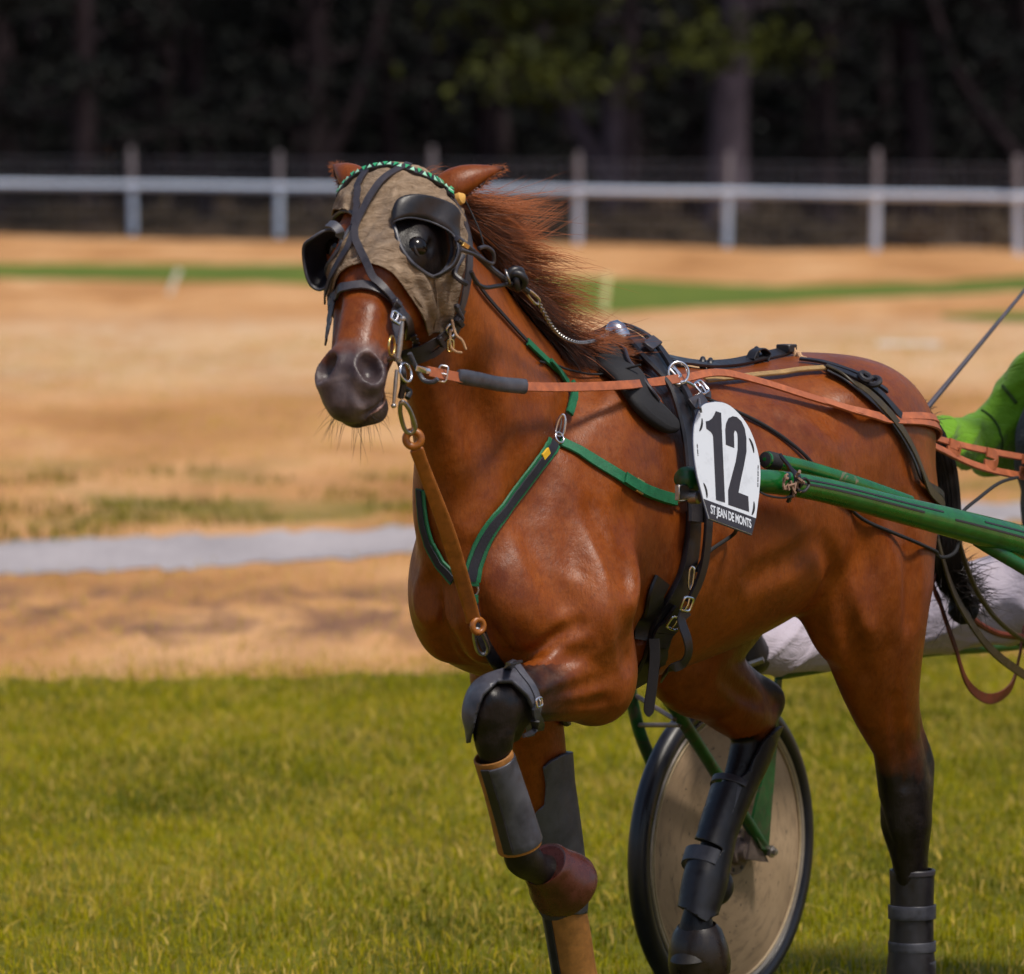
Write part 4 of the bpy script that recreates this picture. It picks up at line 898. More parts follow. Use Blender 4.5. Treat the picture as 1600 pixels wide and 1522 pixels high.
c = spline([D_(1022, 998, dg), D_(1023, 1030, dg), D_(1019, 1070, dg), D_(1015, 1098, dg), D_(1013, 1120, dg)], 30); b = MB(); b.ribbon(c, -FW, np.r_[np.full(26, 0.023), 0.022, 0.019, 0.013, 0.005], 0.004); b.build('strap_end', BL, hn)
c, nn = lay([hit(1050, 940, 0.05), D_(1064, 968, dg - 0.02), D_(1074, 998, dg - 0.02), D_(1076, 1020, dg - 0.01), D_(1066, 1038, dg), D_(1045, 1046, dg), hit(1022, 1044, 0.03)], 0.006, 50, False)
b = MB(); b.ribbon(c, unit(-FW * 0.55 + RT * 0.5), np.interp(np.linspace(0, 1, 50), [0, 0.7, 1], [0.026, 0.022, 0.018]), 0.004); b.build('strap_end', BL, hn)
# terret ring, its carabiner, chrome overcheck hook on the withers
tp = hit(1058, 600); tn = nrm_at(tp); tcn = P(1060, 583, tp[1] + 0.055); ring(hn, tcn, unit(-FW * 0.85 - np.array([0.4, 0, 0])), 0.0235, 0.0034, M['steel'], 'terret_ring')
cord('terret_stem', [tp, tcn - UP * 0.024], 0.006, M['dull_steel'], hn)
snaphook(hn, tcn + RT * 0.006 - UP * 0.020, P(1092, 622, tp[1] + 0.06), M['steel'], 0.0034, 0.0125, 'carabiner')
hk = np.array([0.0, 0.0, 1.70]); h0 = D_(966, 523, depth(hk))
b = MB(); V = []; F = []; q = np.linspace(0, math.pi, 15); ax = unit(RT * 0.55 - UP * 0.75); upv = unit(UP * 0.85 + RT * 0.5); sd_ = np.cross(ax, upv)
prof = [(-0.032, 0.004), (-0.026, 0.017), (-0.010, 0.024), (0.012, 0.023), (0.028, 0.015), (0.036, 0.003)]
b.lathe(h0 + UP * 0.001, ax, prof, 20); b.build('check_hook', M['steel'], hn)
b = MB(); b.lathe(h0 - RT * 0.012 - UP * 0.006, RT, [(-0.016, 0.002), (-0.014, 0.008), (-0.004, 0.008), (-0.004, 0.012), (0.012, 0.012), (0.014, 0.004)], 14); b.build('hook_pin', M['dull_steel'], hn)
snaphook(hn, h0 + RT * 0.012 - UP * 0.018, h0 + RT * 0.052 - UP * 0.020, M['steel'], 0.0032, 0.007)
cord('back_strap', [h0 + RT * 0.045 - UP * 0.022, D_(1000, 548, depth(h0) + 0.01), D_(1012, 562, depth(h0) + 0.02), D_(1026, 575, depth(h0) + 0.05)], 0.007, BL, hn)
buckle(hn, D_(1018, 566, depth(h0) + 0.02), -FW, RT * 0.6 - UP * 0.6, 0.016, 0.022, 0.0024)
def bs(pts, w, th, mat, name='back_strap', off=0.010):
    c, nn = lay([P(*q) for q in pts], off, 50, False); b = MB(); b.ribbon(c, Z_ * 0.8 + Y_ * 0.35, w, th); return b.build(name, mat, hn)
bs([(1030, 574, 0.03), (1062, 576, 0.03), (1100, 577, 0.02), (1140, 571, 0.015), (1180, 563, 0.01), (1212, 554, 0.01), (1236, 545, 0.01)], 0.030, 0.007, BL)
bs([(1040, 590, 0.05), (1080, 589, 0.04), (1120, 584, 0.03), (1160, 576, 0.02), (1200, 566, 0.02)], 0.018, 0.006, BL)
for q in ((1098, 572, 0.02), (1110, 574, 0.025), (1182, 556, 0.01)):
    p = P(*q); b = MB(); b.add(*torus_vf(p, RT * 0.9 + Y_ * 0.2, 0.016, 0.006, 22, 8)); b.build('strap_loop', BL, hn)
b = MB(); b.add(*ribbon_vf(spline([P(1176, 562, 0.01), P(1180, 548, 0.01), P(1190, 544, 0.01), P(1197, 552, 0.01), P(1192, 563, 0.01), P(1180, 566, 0.01)], 26), Y_, 0.0, 0.004)); 
c = spline([P(1172, 561, 0.02), P(1178, 549, 0.02), P(1189, 545, 0.02), P(1198, 553, 0.02), P(1194, 564, 0.02)], 26); b = MB(); t_ = frames(c)[0]; b.ribbon(c, np.cross(t_, Y_), 0.024, 0.004); b.build('strap_loop', BL, hn)
keeper(hn, P(1229, 548, 0.012), Z_, X_, 0.036, 0.018, 0.034, BL)
b = MB()
for k in range(2):
    c = spline([P(1238, 545 + 4 * k, 0.02), P(1252, 558 + 5 * k, 0.05), P(1268, 570 + 4 * k, 0.09), P(1286, 580 + 3 * k, 0.12)], 24); c = c + 0.003 * np.stack([np.sin(np.arange(24) * 1.3 + k * 3), np.cos(np.arange(24) * 1.3 + k * 3), np.sin(np.arange(24) * 1.3)], 1); b.tube(c, 0.0065, 8)
b.lathe(P(1287, 582, 0.125), Y_, [(-0.012, 0.004), (-0.006, 0.013), (0.004, 0.014), (0.012, 0.005)], 12); b.build('braided_rope', M['rope'], hn)
strap('loin_strap', [(1098, 600), (1140, 597), (1190, 592), (1240, 586), (1287, 582)], 0.018, 0.005, M['sand_strap'], hn, 0.012, 50)
strap('crupper_strap', [(1289, 578), (1318, 588), (1350, 604), (1378, 626), (1402, 652)], 0.020, 0.006, BL, hn, 0.010, 50)
strap('crupper_strap', [(1250, 566), (1290, 572), (1330, 585), (1360, 600), (1382, 614)], 0.014, 0.006, BL, hn, 0.008, 50)
b = MB(); k0 = hit(1345, 600, 0.02); b.add(*torus_vf(k0, (0.2, 0.6, 0.7), 0.012, 0.007, 18, 8)); b.add(*torus_vf(k0 + RT * 0.02 - UP * 0.01, (0.5, 0.2, 0.7), 0.012, 0.007, 18, 8)); b.build('knot', BL, hn)
ks = [hit(1290, 583, 0.012), hit(1330, 603, 0.012), hit(1370, 634, 0.012), hit(1402, 672, 0.012), hit(1426, 716, 0.012), hit(1444, 768, 0.012), P(1460, 815, 0.17), P(1472, 870, 0.17), P(1492, 930, 0.15), P(1528, 990, 0.10), P(1565, 1030, 0.05), P(1640, 1080, -0.05)]
c, nn = lay(ks, 0.010, 90, False); b = MB(); b.ribbon(c, Y_ * 0.9 - X_ * 0.4, 0.024, 0.005); b.build('kicking_strap', M['olive'], hn)
ks = [hit(1292, 588, 0.012), hit(1340, 616, 0.012), hit(1380, 652, 0.012), hit(1412, 700, 0.012), hit(1432, 750, 0.012), P(1450, 790, 0.19), P(1466, 840, 0.19)]
c, nn = lay(ks, 0.010, 70, False); b = MB(); b.ribbon(c, Y_ * 0.9 - X_ * 0.4, 0.014, 0.004); b.build('kicking_strap', BL, hn)

# ---- green breast strap
bsr = empty('breast_strap', P(868, 686, 0.22)); tag(bsr, 'green and navy breast strap forked over the horse\'s left shoulder', 'breast strap')
GW, NW = M['green_web'], M['navy_web']
strap('neck_cord', [(738, 436), (756, 462), (780, 490), (805, 518), (822, 536)], 0.008, 0.004, M['black_cloth'], bsr, 0.006, 40)
strap('neck_strap', [(820, 535), (836, 551), (852, 566), (870, 582), (884, 600)], 0.017, 0.006, GW, bsr, 0.007, 40)
strap('neck_strap', [(884, 600), (889, 613), (887, 630), (881, 650)], 0.020, 0.006, GW, bsr, 0.016, 24)
dp = depth(hit(876, 660)) - 0.020
strap('neck_strap', [(852, 566), (862, 578), (872, 594)], 0.010, 0.005, GW, bsr, 0.014, 20)
rg = hit(868, 687); rn = nrm_at(rg); rp = rg + rn * 0.012
snaphook(bsr, D_(880, 648, dp - 0.004), D_(873, 682, dp - 0.004), M['steel'], 0.0030, 0.0085); snaphook(bsr, D_(876, 650, dp), D_(870, 676, dp), M['dull_steel'], 0.0022, 0.005)
ring(bsr, rp, rn, 0.0115, 0.0022)
def webstrap(pts, w, off=0.007, core=True, n=70):
    c, nn = lay(pts, off, n); b = MB(); b.ribbon(c, nn, w, 0.006); o = b.build('chest_strap', GW, bsr)
    if core: b = MB(); b.ribbon(c + nn * 0.0035, nn, w * 0.55, 0.005); b.build('padding', NW, o)
    return o, c, nn
webstrap([(863, 693), (846, 715), (828, 739), (808, 766), (788, 793), (768, 820), (752, 850), (743, 880), (738, 908)], 0.036)
_m = lambda px, py: hit(px, py) * np.array([1, -1, 1])
webstrap([(661, 764), (662, 782), (664, 806), (669, 832), (677, 856), (692, 882), (712, 905)], 0.030)
o, c, nn = webstrap([(873, 691), (895, 702), (920, 716), (948, 733), (975, 750), (1002, 766), (1028, 776), (1050, 782)], 0.026, 0.006, False)
b = MB(); t_, u_, s_ = frames(c, nn); k = 46; b.box(c[k] + u_[k] * 0.005, (t_[k], s_[k], u_[k]), (0.012, 0.0155, 0.003)); b.build('slide', M['brass'], bsr)
b = MB(); b.ribbon(c[38:70] + nn[38:70] * 0.007, nn[38:70], 0.026, 0.004); b.build('chest_strap', GW, bsr)
snaphook(bsr, c[-1] + nn[-1] * 0.006, hit(1076, 772, 0.03), M['dull_steel'], 0.003, 0.008)
p = hit(846, 709); n_ = nrm_at(p); b = MB(); b.box(p + n_ * 0.011, (unit(P(838, 718, 0.2) - P(852, 702, 0.2)), unit(np.cross(n_, P(838, 718, 0.2) - P(852, 702, 0.2))), n_), (0.013, 0.0075, 0.0025)); b.build('yellow_tab', M['yellow'], bsr)
p = hit(738, 921); ring(bsr, p + nrm_at(p) * 0.008, nrm_at(p), 0.0125, 0.0024, M['dull_steel'])
strap('chest_strap', [(737, 906), (738, 914)], 0.030, 0.008, GW, bsr, 0.008, 10); strap('lower_strap', [(738, 930), (739, 945), (742, 962), (746, 984)], 0.020, 0.006, NW, bsr, 0.006, 30)
strap('lower_strap', [(738, 928), (738, 940)], 0.022, 0.007, GW, bsr, 0.008, 10)
strap('lower_strap', [(750, 990), (760, 1014), (776, 1036), (792, 1046)], 0.026, 0.006, BL, bsr, 0.006, 30)

# ---- tan standing martingale
mg = empty('martingale', P(690, 800, 0.0)); tag(mg, 'tan leather martingale hanging from the chin to the chest with steel hooks', 'martingale')
top = Hh(0.50, -0.165, 0.01); dt_ = depth(D_(646, 686, md_)) ; db = depth(hit(742, 985)) - 0.02
def mgp(px, py): t = (py - 620) / (990 - 620); return D_(px, py, (md_ + 0.03) * (1 - t) + db * t)
a = mgp(646, 686); ring(mg, a, -FW, 0.0150, 0.0080, M['donut'], 'end_ring')
c = spline([mgp(650, 700), mgp(664, 738), mgp(681, 782), mgp(698, 828), mgp(713, 876), mgp(726, 920), mgp(737, 958), mgp(740, 972)], 50)
for i in range(50):
    l, n_ = near(c[i]); d = (c[i] - l) @ n_
    if d < 0.016: c[i] = l + n_ * 0.016
for _ in range(4): c[1:-1] = 0.5 * c[1:-1] + 0.25 * (c[:-2] + c[2:])
b = MB(); b.ribbon(c, -FW, np.interp(np.linspace(0, 1, 50), [0, 0.1, 0.5, 0.9, 1], [0.030, 0.028, 0.034, 0.031, 0.034]), 0.011); st = b.build('leather_strap', M['tan_leather'], mg); md = st.modifiers.new('round', 'SUBSURF'); md.levels = md.render_levels = 2
ring(mg, mgp(747, 978) - FW * 0.01, -FW + RT * 0.7, 0.0135, 0.0065, M['donut'], 'end_ring')
snaphook(mg, mgp(628, 628), mgp(643, 676) - FW * 0.008, M['dull_steel'], 0.0048, 0.011)
snaphook(mg, mgp(744, 982) - FW * 0.012, hit(754, 1016, 0.015), M['dull_steel'], 0.0045, 0.011)

# ---- left rein: orange leather, from the bit through the terret to the driver
rein = empty('rein', tcn); tag(rein, 'long orange leather driving rein with hand loops along the horse\'s left side', 'rein')
RL = M['rein_leather']; t0 = D_(642, 576, md_ - 0.02)
y0, y1 = t0[1], tcn[1]
def rp_(px, py): t = (px - 642) / (1062 - 642); return D_(px, py, depth(t0) * (1 - t) + depth(tcn) * t)
b = MB(); a_ = rp_(645, 574); e_ = rp_(672, 581); ax = unit(e_ - a_); b.box((a_ + e_) / 2, (ax, np.cross(ax, FW), -FW), (0.020, 0.011, 0.006)); b.lathe(rp_(669, 580) - FW * 0.006, -FW, [(0, 0.006), (0.002, 0.0055), (0.003, 0.002)], 12); b.build('rein_clip', M['steel'], rein)
def rib(name, pts, w, th, mat, nv=None, n=60, off=None):
    c = spline(pts, n)
    if off: c, _ = lay(c, off, n, False, 3)
    b = MB(); b.ribbon(c, unit(-FW + UP * 0.15) if nv is None else nv, w, th); return b.build(name, mat, rein)
rib('rein_strap', [rp_(668, 580), rp_(692, 585), rp_(728, 592)], 0.022, 0.006, RL)
buckle(rein, rp_(692, 584) - FW * 0.005, -FW, rp_(700, 586) - rp_(680, 582), 0.032, 0.018, 0.0022)
b = MB(); c = spline([rp_(716, 588), rp_(745, 593), rp_(780, 600), rp_(820, 604)], 24); b.tube(c, np.interp(np.linspace(0, 1, 24), [0, 0.1, 0.5, 1], [0.014, 0.0165, 0.0155, 0.016]), 14, flat=0.55, up=-FW); b.build('rein_grip', M['grey_leather'], rein)
rib('rein_strap', [rp_(815, 604), rp_(870, 605), rp_(930, 604), D_(985, 601, depth(hit(985, 601)) - 0.075), D_(1024, 597, depth(hit(1024, 597)) - 0.085), tcn - UP * 0.012 - FW * 0.01], 0.020, 0.005, RL)
hd = P(1605, 716, 0.06)
rib('rein_strap', [tcn - UP * 0.014, hit(1110, 602, 0.035), hit(1180, 614, 0.03), hit(1250, 628, 0.02), hit(1310, 638, 0.012), hit(1362, 650, 0.014), P(1420, 668, 0.16), P(1470, 687, 0.12), P(1530, 702, 0.09), P(1605, 716, 0.06), P(1680, 728, 0.04)], 0.019, 0.005, RL, unit(Y_ * 0.8 + Z_ * 0.5 - X_ * 0.1), 100, 0.008)
rib('rein_strap', [hit(1280, 634, 0.018), hit(1325, 644, 0.018), hit(1370, 655, 0.016), P(1420, 676, 0.17), P(1470, 702, 0.14), P(1530, 729, 0.11), P(1605, 745, 0.08), P(1680, 752, 0.05)], 0.020, 0.006, RL, unit(Y_ * 0.8 + Z_ * 0.5 - X_ * 0.1), 80, 0.010)
for x, yt, yb, yy in ((1490, 692, 710, 0.125), (1548, 706, 731, 0.10), (1604, 717, 742, 0.08)):
    c = spline([P(x - 6, yt, yy), P(x + 6, yt + 5, yy + 0.004), P(x + 9, (yt + yb) / 2, yy + 0.005), P(x + 4, yb - 4, yy + 0.004), P(x - 10, yb - 6, yy)], 20); t_ = frames(c)[0]
    b = MB(); b.ribbon(c, unit(RT * 0.9 - FW * 0.3) - 0 * t_, 0.024, 0.005); b.build('hand_loop', RL, rein)
# loose end of the rein that hangs in a bow below
c = spline([P(1590, 745, 0.07), P(1520, 800, 0.06), P(1462, 900, 0.03), P(1470, 945, 0.02), P(1492, 1010, 0.0), P(1512, 1068, -0.02), P(1545, 1092, -0.03), P(1578, 1075, -0.03), P(1592, 1030, -0.04), P(1600, 980, -0.05)], 70)
b = MB(); b.ribbon(c[14:], unit(Y_ * 0.7 + RT * 0.3 - X_ * 0.3), 0.026, 0.004); b.build('rein_end', M['red_leather'], rein)
# thin black line from the plate along the barrel to the cart and the second thin line
tl_ = empty('safety_line', hit(1186, 668)); tag(tl_, 'thin black line slung from the girth along the horse\'s flank to the cart', 'line')
cord('line', [hit(1092, 630, 0.02), hit(1130, 640, 0.01), hit(1185, 663, 0.006), hit(1230, 692, 0.006), hit(1262, 722, 0.008), hit(1300, 770, 0.008), hit(1340, 808, 0.006), hit(1390, 832, 0.006), hit(1440, 854, 0.01), P(1470, 871, 0.20), P(1492, 864, 0.2), P(1498, 842, 0.2), P(1500, 805, 0.22), P(1530, 778, 0.2), P(1562, 754, 0.15), P(1590, 746, 0.1)], 0.0042, M['black_cloth'], tl_, 0.004, 120)
cord('line', [P(1497, 842, 0.2), P(1512, 890, 0.18), P(1530, 930, 0.14), P(1560, 970, 0.08), P(1605, 1004, 0.0), P(1650, 1020, -0.05)], 0.006, M['olive'], tl_)
cord('line', [P(1512, 960, 0.0), P(1530, 975, 0.0), P(1560, 990, 0.0), P(1600, 996, 0.0)], 0.008, M['red_leather'], tl_)
cord('line', [hit(1072, 888, 0.03), hit(1100, 862, 0.012), hit(1135, 834, 0.02), P(1150, 822, 0.38)], 0.0042, M['black_cloth'], tl_)
cord('line', [hit(840, 566, 0.006), hit(880, 578, 0.006), hit(935, 590, 0.008), hit(985, 598, 0.05)], 0.0025, M['black_cloth'], tl_, 0.004, 40)

# ---- boots
def cuff(name, pts, ra, rb, a0, a1, th, mat, parent, n=24, m=16, face=None, skew=0.0):
    """a boot wall: part of a tube round the leg between angles a0..a1 (0 = towards the camera side)"""
    p = spline(pts, m); t = np.gradient(p, axis=0); t /= np.linalg.norm(t, axis=1)[:, None]; f = (-FW if face is None else np.asarray(face)); u = f - t * (t @ f)[:, None]; u /= np.linalg.norm(u, axis=1)[:, None]; v = np.cross(t, u)
    A = np.radians(np.linspace(a0, a1, n)); ra = np.interp(np.linspace(0, 1, m), np.linspace(0, 1, len(ra)), ra); rb = np.interp(np.linspace(0, 1, m), np.linspace(0, 1, len(rb)), rb)
    V = []; F = []
    for i in range(m):
        for a in A: V.append(p[i] + u[i] * ra[i] * math.cos(a) + v[i] * rb[i] * math.sin(a) + t[i] * skew * math.cos(a))
    for i in range(m - 1):
        for j in range(n - 1): F.append((i * n + j, i * n + j + 1, (i + 1) * n + j + 1, (i + 1) * n + j))
    if abs(a1 - a0) >= 359: 
        for i in range(m - 1): F.append((i * n + n - 1, i * n, (i + 1) * n, (i + 1) * n + n - 1))
    o = mesh(name, V, F, mat, parent); md = o.modifiers.new('thickness', 'SOLIDIFY'); md.thickness = th; md.offset = 0
    md = o.modifiers.new('round', 'BEVEL'); md.width = th * 0.3; md.segments = 2; md.limit_method = 'ANGLE'; md.angle_limit = 1.0
    return o
GLh = M['grey_leather']
# left fore: knee boot
km = (np.linalg.norm(HVv - KN, axis=1) < 0.17)
kpoly = [(790, 1030), (812, 1048), (826, 1072), (838, 1102), (834, 1122), (816, 1090), (796, 1072), (775, 1073), (758, 1090), (748, 1118), (742, 1150), (738, 1180), (700, 1170), (700, 1120), (735, 1070), (765, 1030)]
kb = shell('knee_boot', lambda V: sdpoly(proj(V), kpoly), 0.007, 0.009, GLh, None, km & ((HVv - KN) @ FW < 0.03))
tag(kb, 'grey leather knee boot on the horse\'s raised left foreleg', 'knee boot', 'knee boots')
c, nn = lay([(790, 1044), (808, 1054), (822, 1074), (832, 1098), (835, 1118), (826, 1142)], 0.016, 30); b = MB(); b.ribbon(c, nn, 0.018, 0.006); b.build('boot_strap', GLh, kb)
buckle(kb, hit(828, 1097, 0.024), nrm_at(hit(828, 1097)), UP + RT * -0.4, 0.018, 0.018, 0.0022); b = MB(); c = spline([hit(826, 1120, 0.018), hit(822, 1134, 0.02), D_(818, 1150, depth(KN) - 0.05)], 14); b.ribbon(c, -FW, np.linspace(0.018, 0.008, 14), 0.005); b.build('boot_strap', BL, kb)
b = MB(); c = spline([hit(786, 1046, 0.014), D_(798, 1040, depth(KN) - 0.05), D_(814, 1033, depth(KN) - 0.05)], 12); b.ribbon(c, UP, np.linspace(0.022, 0.010, 12), 0.005); b.build('boot_strap', BL, kb)
# left fore: shin boot
c0 = [P(772, 1188, 0.183), P(784, 1225, 0.182), P(797, 1268, 0.18), P(812, 1318, 0.18)]
sb = cuff('shin_boot', c0, [0.036, 0.037, 0.038, 0.045], [0.041, 0.042, 0.044, 0.046], -150, 44, 0.006, GLh, None)
tag(sb, 'grey and tan shin boot on the horse\'s raised left foreleg', 'shin boot', 'shin boots')
c1 = [P(770, 1180, 0.183), P(784, 1225, 0.182), P(797, 1268, 0.18), P(812, 1324, 0.18)]
cuff('lining', c1, [0.034, 0.034, 0.035, 0.042], [0.039, 0.039, 0.041, 0.044], -180, 178, 0.005, M['lining'], sb)
cuff('stitched_edge', [P(772, 1186, 0.183), P(784, 1225, 0.182), P(797, 1268, 0.18), P(811, 1316, 0.18)], [0.040, 0.041, 0.042, 0.048], [0.045, 0.046, 0.047, 0.049], 20, 46, 0.005, BL, sb, 6)
# left fore: bell boot
bx = unit(P(905, 1380, 0.15) - P(842, 1352, 0.172)); 
b = MB(); o = P(856, 1356, 0.172) - FW * 0.0; prof = [(0.000, 0.045), (-0.003, 0.050), (0.003, 0.0535), (0.012, 0.055), (0.034, 0.061), (0.058, 0.070), (0.080, 0.075), (0.096, 0.072), (0.106, 0.058), (0.110, 0.036), (0.110, 0.002)]
axb = unit(np.array([-0.70, 0.02, -0.52])); b.lathe(o - axb * 0.012, axb, prof, 36); inner = [(0.000, 0.045), (0.012, 0.043), (0.040, 0.040), (0.042, 0.002)]; b.lathe(o - axb * 0.012, axb, inner, 36)
bb_ = b.build('bell_boot', M['rubber']); tag(bb_, 'shiny brown rubber bell boot over the horse\'s raised left fore hoof', 'bell boot', 'bell boots')
# right fore: arm-and-knee boot and shin boot
rm = (HVv[:, 1] < -0.05) & (HVv[:, 0] > -0.25) & (HVv[:, 2] < 0.9)
kb2 = shell('knee_boot', lambda V: np.minimum(sdpoly(proj(V), [(846, 1196), (856, 1186), (874, 1176), (930, 1176), (940, 1425), (842, 1425), (836, 1300), (840, 1266), (850, 1255), (851, 1225)]), 200), 0.008, 0.007, GLh, None, rm)
tag(kb2, 'grey knee boot on the horse\'s standing right foreleg behind the raised one', 'knee boot', 'knee boots')
c0 = [P(880, 1416, -0.155), P(888, 1460, -0.155), P(897, 1515, -0.155), P(906, 1570, -0.155)]
sb2 = cuff('shin_boot', c0, [0.042, 0.041, 0.040, 0.048], [0.046, 0.046, 0.045, 0.05], -120, 55, 0.006, M['lining'], None); tag(sb2, 'tan shin boot on the horse\'s standing right foreleg at the picture\'s lower edge', 'shin boot', 'shin boots')
cuff('front_strip', c0, [0.046, 0.045, 0.044, 0.052], [0.050, 0.050, 0.049, 0.054], 38, 62, 0.006, BL, sb2, 6); cuff('back_panel', c0, [0.043] * 4, [0.047] * 4, 65, 235, 0.006, GLh, sb2)
b = MB(); o = P(888, 1662, -0.155); b.lathe(o, (0.12, 0, -1), [(0, 0.046), (0.02, 0.058), (0.06, 0.074), (0.085, 0.078), (0.088, 0.070)], 30); t = b.build('bell_boot', M['rubber']); tag(t, 'brown rubber bell boot on the horse\'s standing right fore hoof below the tan shin boot', 'bell boot', 'bell boots')
# right hind: long dark boot with straps
rm = (HVv[:, 1] < -0.05) & (HVv[:, 0] < -0.4) & (HVv[:, 2] < 0.85)
hpol = [(1222, 1128), (1204, 1138), (1188, 1156), (1176, 1180), (1166, 1203), (1150, 1222), (1118, 1231), (1085, 1312), (1104, 1316), (1124, 1328), (1114, 1342), (1080, 1334), (1060, 1352), (1055, 1405), (1098, 1442), (1135, 1408), (1160, 1365), (1190, 1280), (1230, 1180)]
hb = shell('hind_boot', lambda V: sdpoly(proj(V), hpol), 0.007, 0.009, M['black_leather'], None, rm)
tag(hb, 'long dark tendon boot on the horse\'s raised right hind leg before the wheel', 'hind boot', 'hind boots')
for y0_, y1_, x0_, x1_, rr, mt in ((1240, 1272, 1147, 1136, 0.043, GLh), (1274, 1306, 1135, 1124, 0.041, GLh), (1340, 1362, 1112, 1104, 0.050, GLh)):
    cuff('boot_strap', [P(x0_, y0_, -0.156), P((x0_ + x1_) / 2, (y0_ + y1_) / 2, -0.156), P(x1_, y1_, -0.156)], [rr + 0.009, rr + 0.008, rr + 0.007], [rr + 0.011, rr + 0.010, rr + 0.009], -10, 150, 0.004, M['boot_grey'], hb)
cuff('pale_edge', [P(1150, 1228, -0.156), P(1146, 1238, -0.156)], [0.052, 0.053], [0.056, 0.055], -20, 140, 0.004, M['strap_leather'], hb, m=4)
ell = MB(); o = P(1117, 1385, -0.145); V = []; F = []
ell.lathe(o - FW * -0.01, unit(-FW + RT * 0.3), [(-0.030, 0.048), (0.0, 0.046), (0.016, 0.038), (0.026, 0.022), (0.029, 0.002)], 26); ell.build('fetlock_cup', M['black_leather'], hb)
b = MB(); o = P(1089, 1448, -0.15); b.lathe(o, (-0.16, -0.02, -1), [(0, 0.040), (-0.004, 0.044), (0.012, 0.056), (0.045, 0.066), (0.085, 0.071), (0.108, 0.068), (0.108, 0.050)], 32); t = b.build('bell_boot', M['dark_rubber']); tag(t, 'dark rubber bell boot on the horse\'s raised right hind hoof before the wheel disc', 'bell boot', 'bell boots')
# left hind: dark boot
c0 = [np.array(P(1425, 1358, 0.182)), np.array(P(1425, 1420, 0.182)), P(1424, 1480, 0.182), P(1424, 1535, 0.182)]
hb2 = cuff('hind_boot', c0, [0.043, 0.041, 0.043, 0.050], [0.048, 0.046, 0.048, 0.056], -180, 178, 0.006, M['black_leather'], None, 30); tag(hb2, 'dark boot on the horse\'s standing left hind leg at the lower right', 'hind boot', 'hind boots')
for yy, h_ in ((1424, 22), (1478, 16), (1510, 18)):
    cuff('boot_strap', [P(1425, yy - h_ / 2, 0.182), P(1425, yy + h_ / 2, 0.182)], [0.0475] * 2, [0.0525] * 2, -100, 100, 0.004, GLh, hb2, m=4)
cuff('pale_edge', [P(1425, 1359, 0.182), P(1425, 1367, 0.182)], [0.046, 0.046], [0.051, 0.051], -120, 60, 0.004, M['strap_leather'], hb2, m=4)

# ================================================================== race number plate
pl0 = P(1137, 735, 0.43); SPL = FPX / depth(pl0)
PU = RT * 0.62 - UP * 0.193 + FW * 0.7605; PU = unit(PU); PV = RT * 0.031 - UP * 0.962 - FW * 0.27; PV = unit(PV - PU * (PV @ PU)); PNn = np.cross(PU, PV); PNn = PNn if PNn @ FW < 0 else -PNn
Ainv = np.linalg.inv(np.array([[PU @ RT, PV @ RT], [-PU @ UP, -PV @ UP]]) * SPL)
def plp(zx, zy): return Ainv @ np.array([1050 + zx / 5.852 - 1137, 610 + zy / 5.852 - 735])
def plw(uv, h=0.0): return pl0 + PU * uv[0] + PV * uv[1] + PNn * h
def slab(name, uv, h0, h1, mat, parent):
    n = len(uv); V = [plw(q, h0) for q in uv] + [plw(q, h1) for q in uv]
    bm = bmesh.new(); bv = [bm.verts.new(v) for v in V]
    e = [bm.faces.new(bv[n:])]; 
    for i in range(n): bm.faces.new((bv[i], bv[(i + 1) % n], bv[n + (i + 1) % n], bv[n + i]))
    bm.faces.new(bv[:n][::-1]); bmesh.ops.recalc_face_normals(bm, faces=bm.faces[:]); bmesh.ops.triangulate(bm, faces=[f for f in bm.faces if len(f.verts) > 4])
    me = bpy.data.meshes.new(name); bm.to_mesh(me); bm.free(); return link(name, me, mat, parent, False)
m = MT('plate_white', 0.32, 0.5); co = m.coord('Object'); n = m.noise(30, 5, 0.65, co); m.set('Base Color', m.ramp(n, (0.25, (0.44, 0.47, 0.53)), (0.45, (0.55, 0.59, 0.66)))); m.set('Roughness', 0.35); WHITE = m.m
BLKP = simple('print_black', (0.018, 0.015, 0.021), 0.45, 0, 80, 0.3, 0.05); NAVY = simple('plate_edge', (0.02, 0.03, 0.07), 0.5)
out = spline([plp(*q) for q in ((400, 103), (300, 125), (243, 190), (205, 300), (190, 450), (200, 640), (226, 800))], 40).tolist() + [plp(*q) for q in ((275, 990), (328, 1170), (735, 1318), (776, 1170))] + spline([plp(*q) for q in ((810, 950), (826, 750), (803, 560), (740, 378), (660, 250), (560, 152), (480, 112), (402, 103))], 40)[:-1].tolist()
plate = slab('number_plate', out, -0.0022, 0.0, WHITE, None); plate.data.materials.append(NAVY)
tag(plate, 'white number plate reading 12 over ST JEAN DE MONTS on the horse\'s flank', 'number plate')
slab('plate_back', [np.array(q) * 1.012 for q in out], -0.0045, -0.0024, NAVY, plate)
slab('digit', [plp(*q) for q in ((400, 190), (450, 205), (478, 1025), (393, 1000), (372, 430), (366, 402), (350, 380), (308, 350), (303, 285), (335, 278), (362, 258), (384, 226))], 0.0002, 0.0009, BLKP, plate)
two = [(493, 495), (489, 360), (498, 300), (522, 252), (560, 234), (600, 240), (645, 280), (676, 345), (691, 440), (690, 560), (664, 690), (632, 820), (608, 935), (702, 970), (708, 1110), (510, 1045), (510, 915), (548, 780), (586, 650), (606, 540), (608, 440), (604, 388), (590, 364), (577, 368), (571, 395), (573, 525)]
slab('digit', [plp(*q) for q in two], 0.0002, 0.0009, BLKP, plate)
slab('name_band', [plp(*q) for q in ((277, 992), (329, 1168), (734, 1314), (774, 1171))], 0.0002, 0.0009, BLKP, plate)
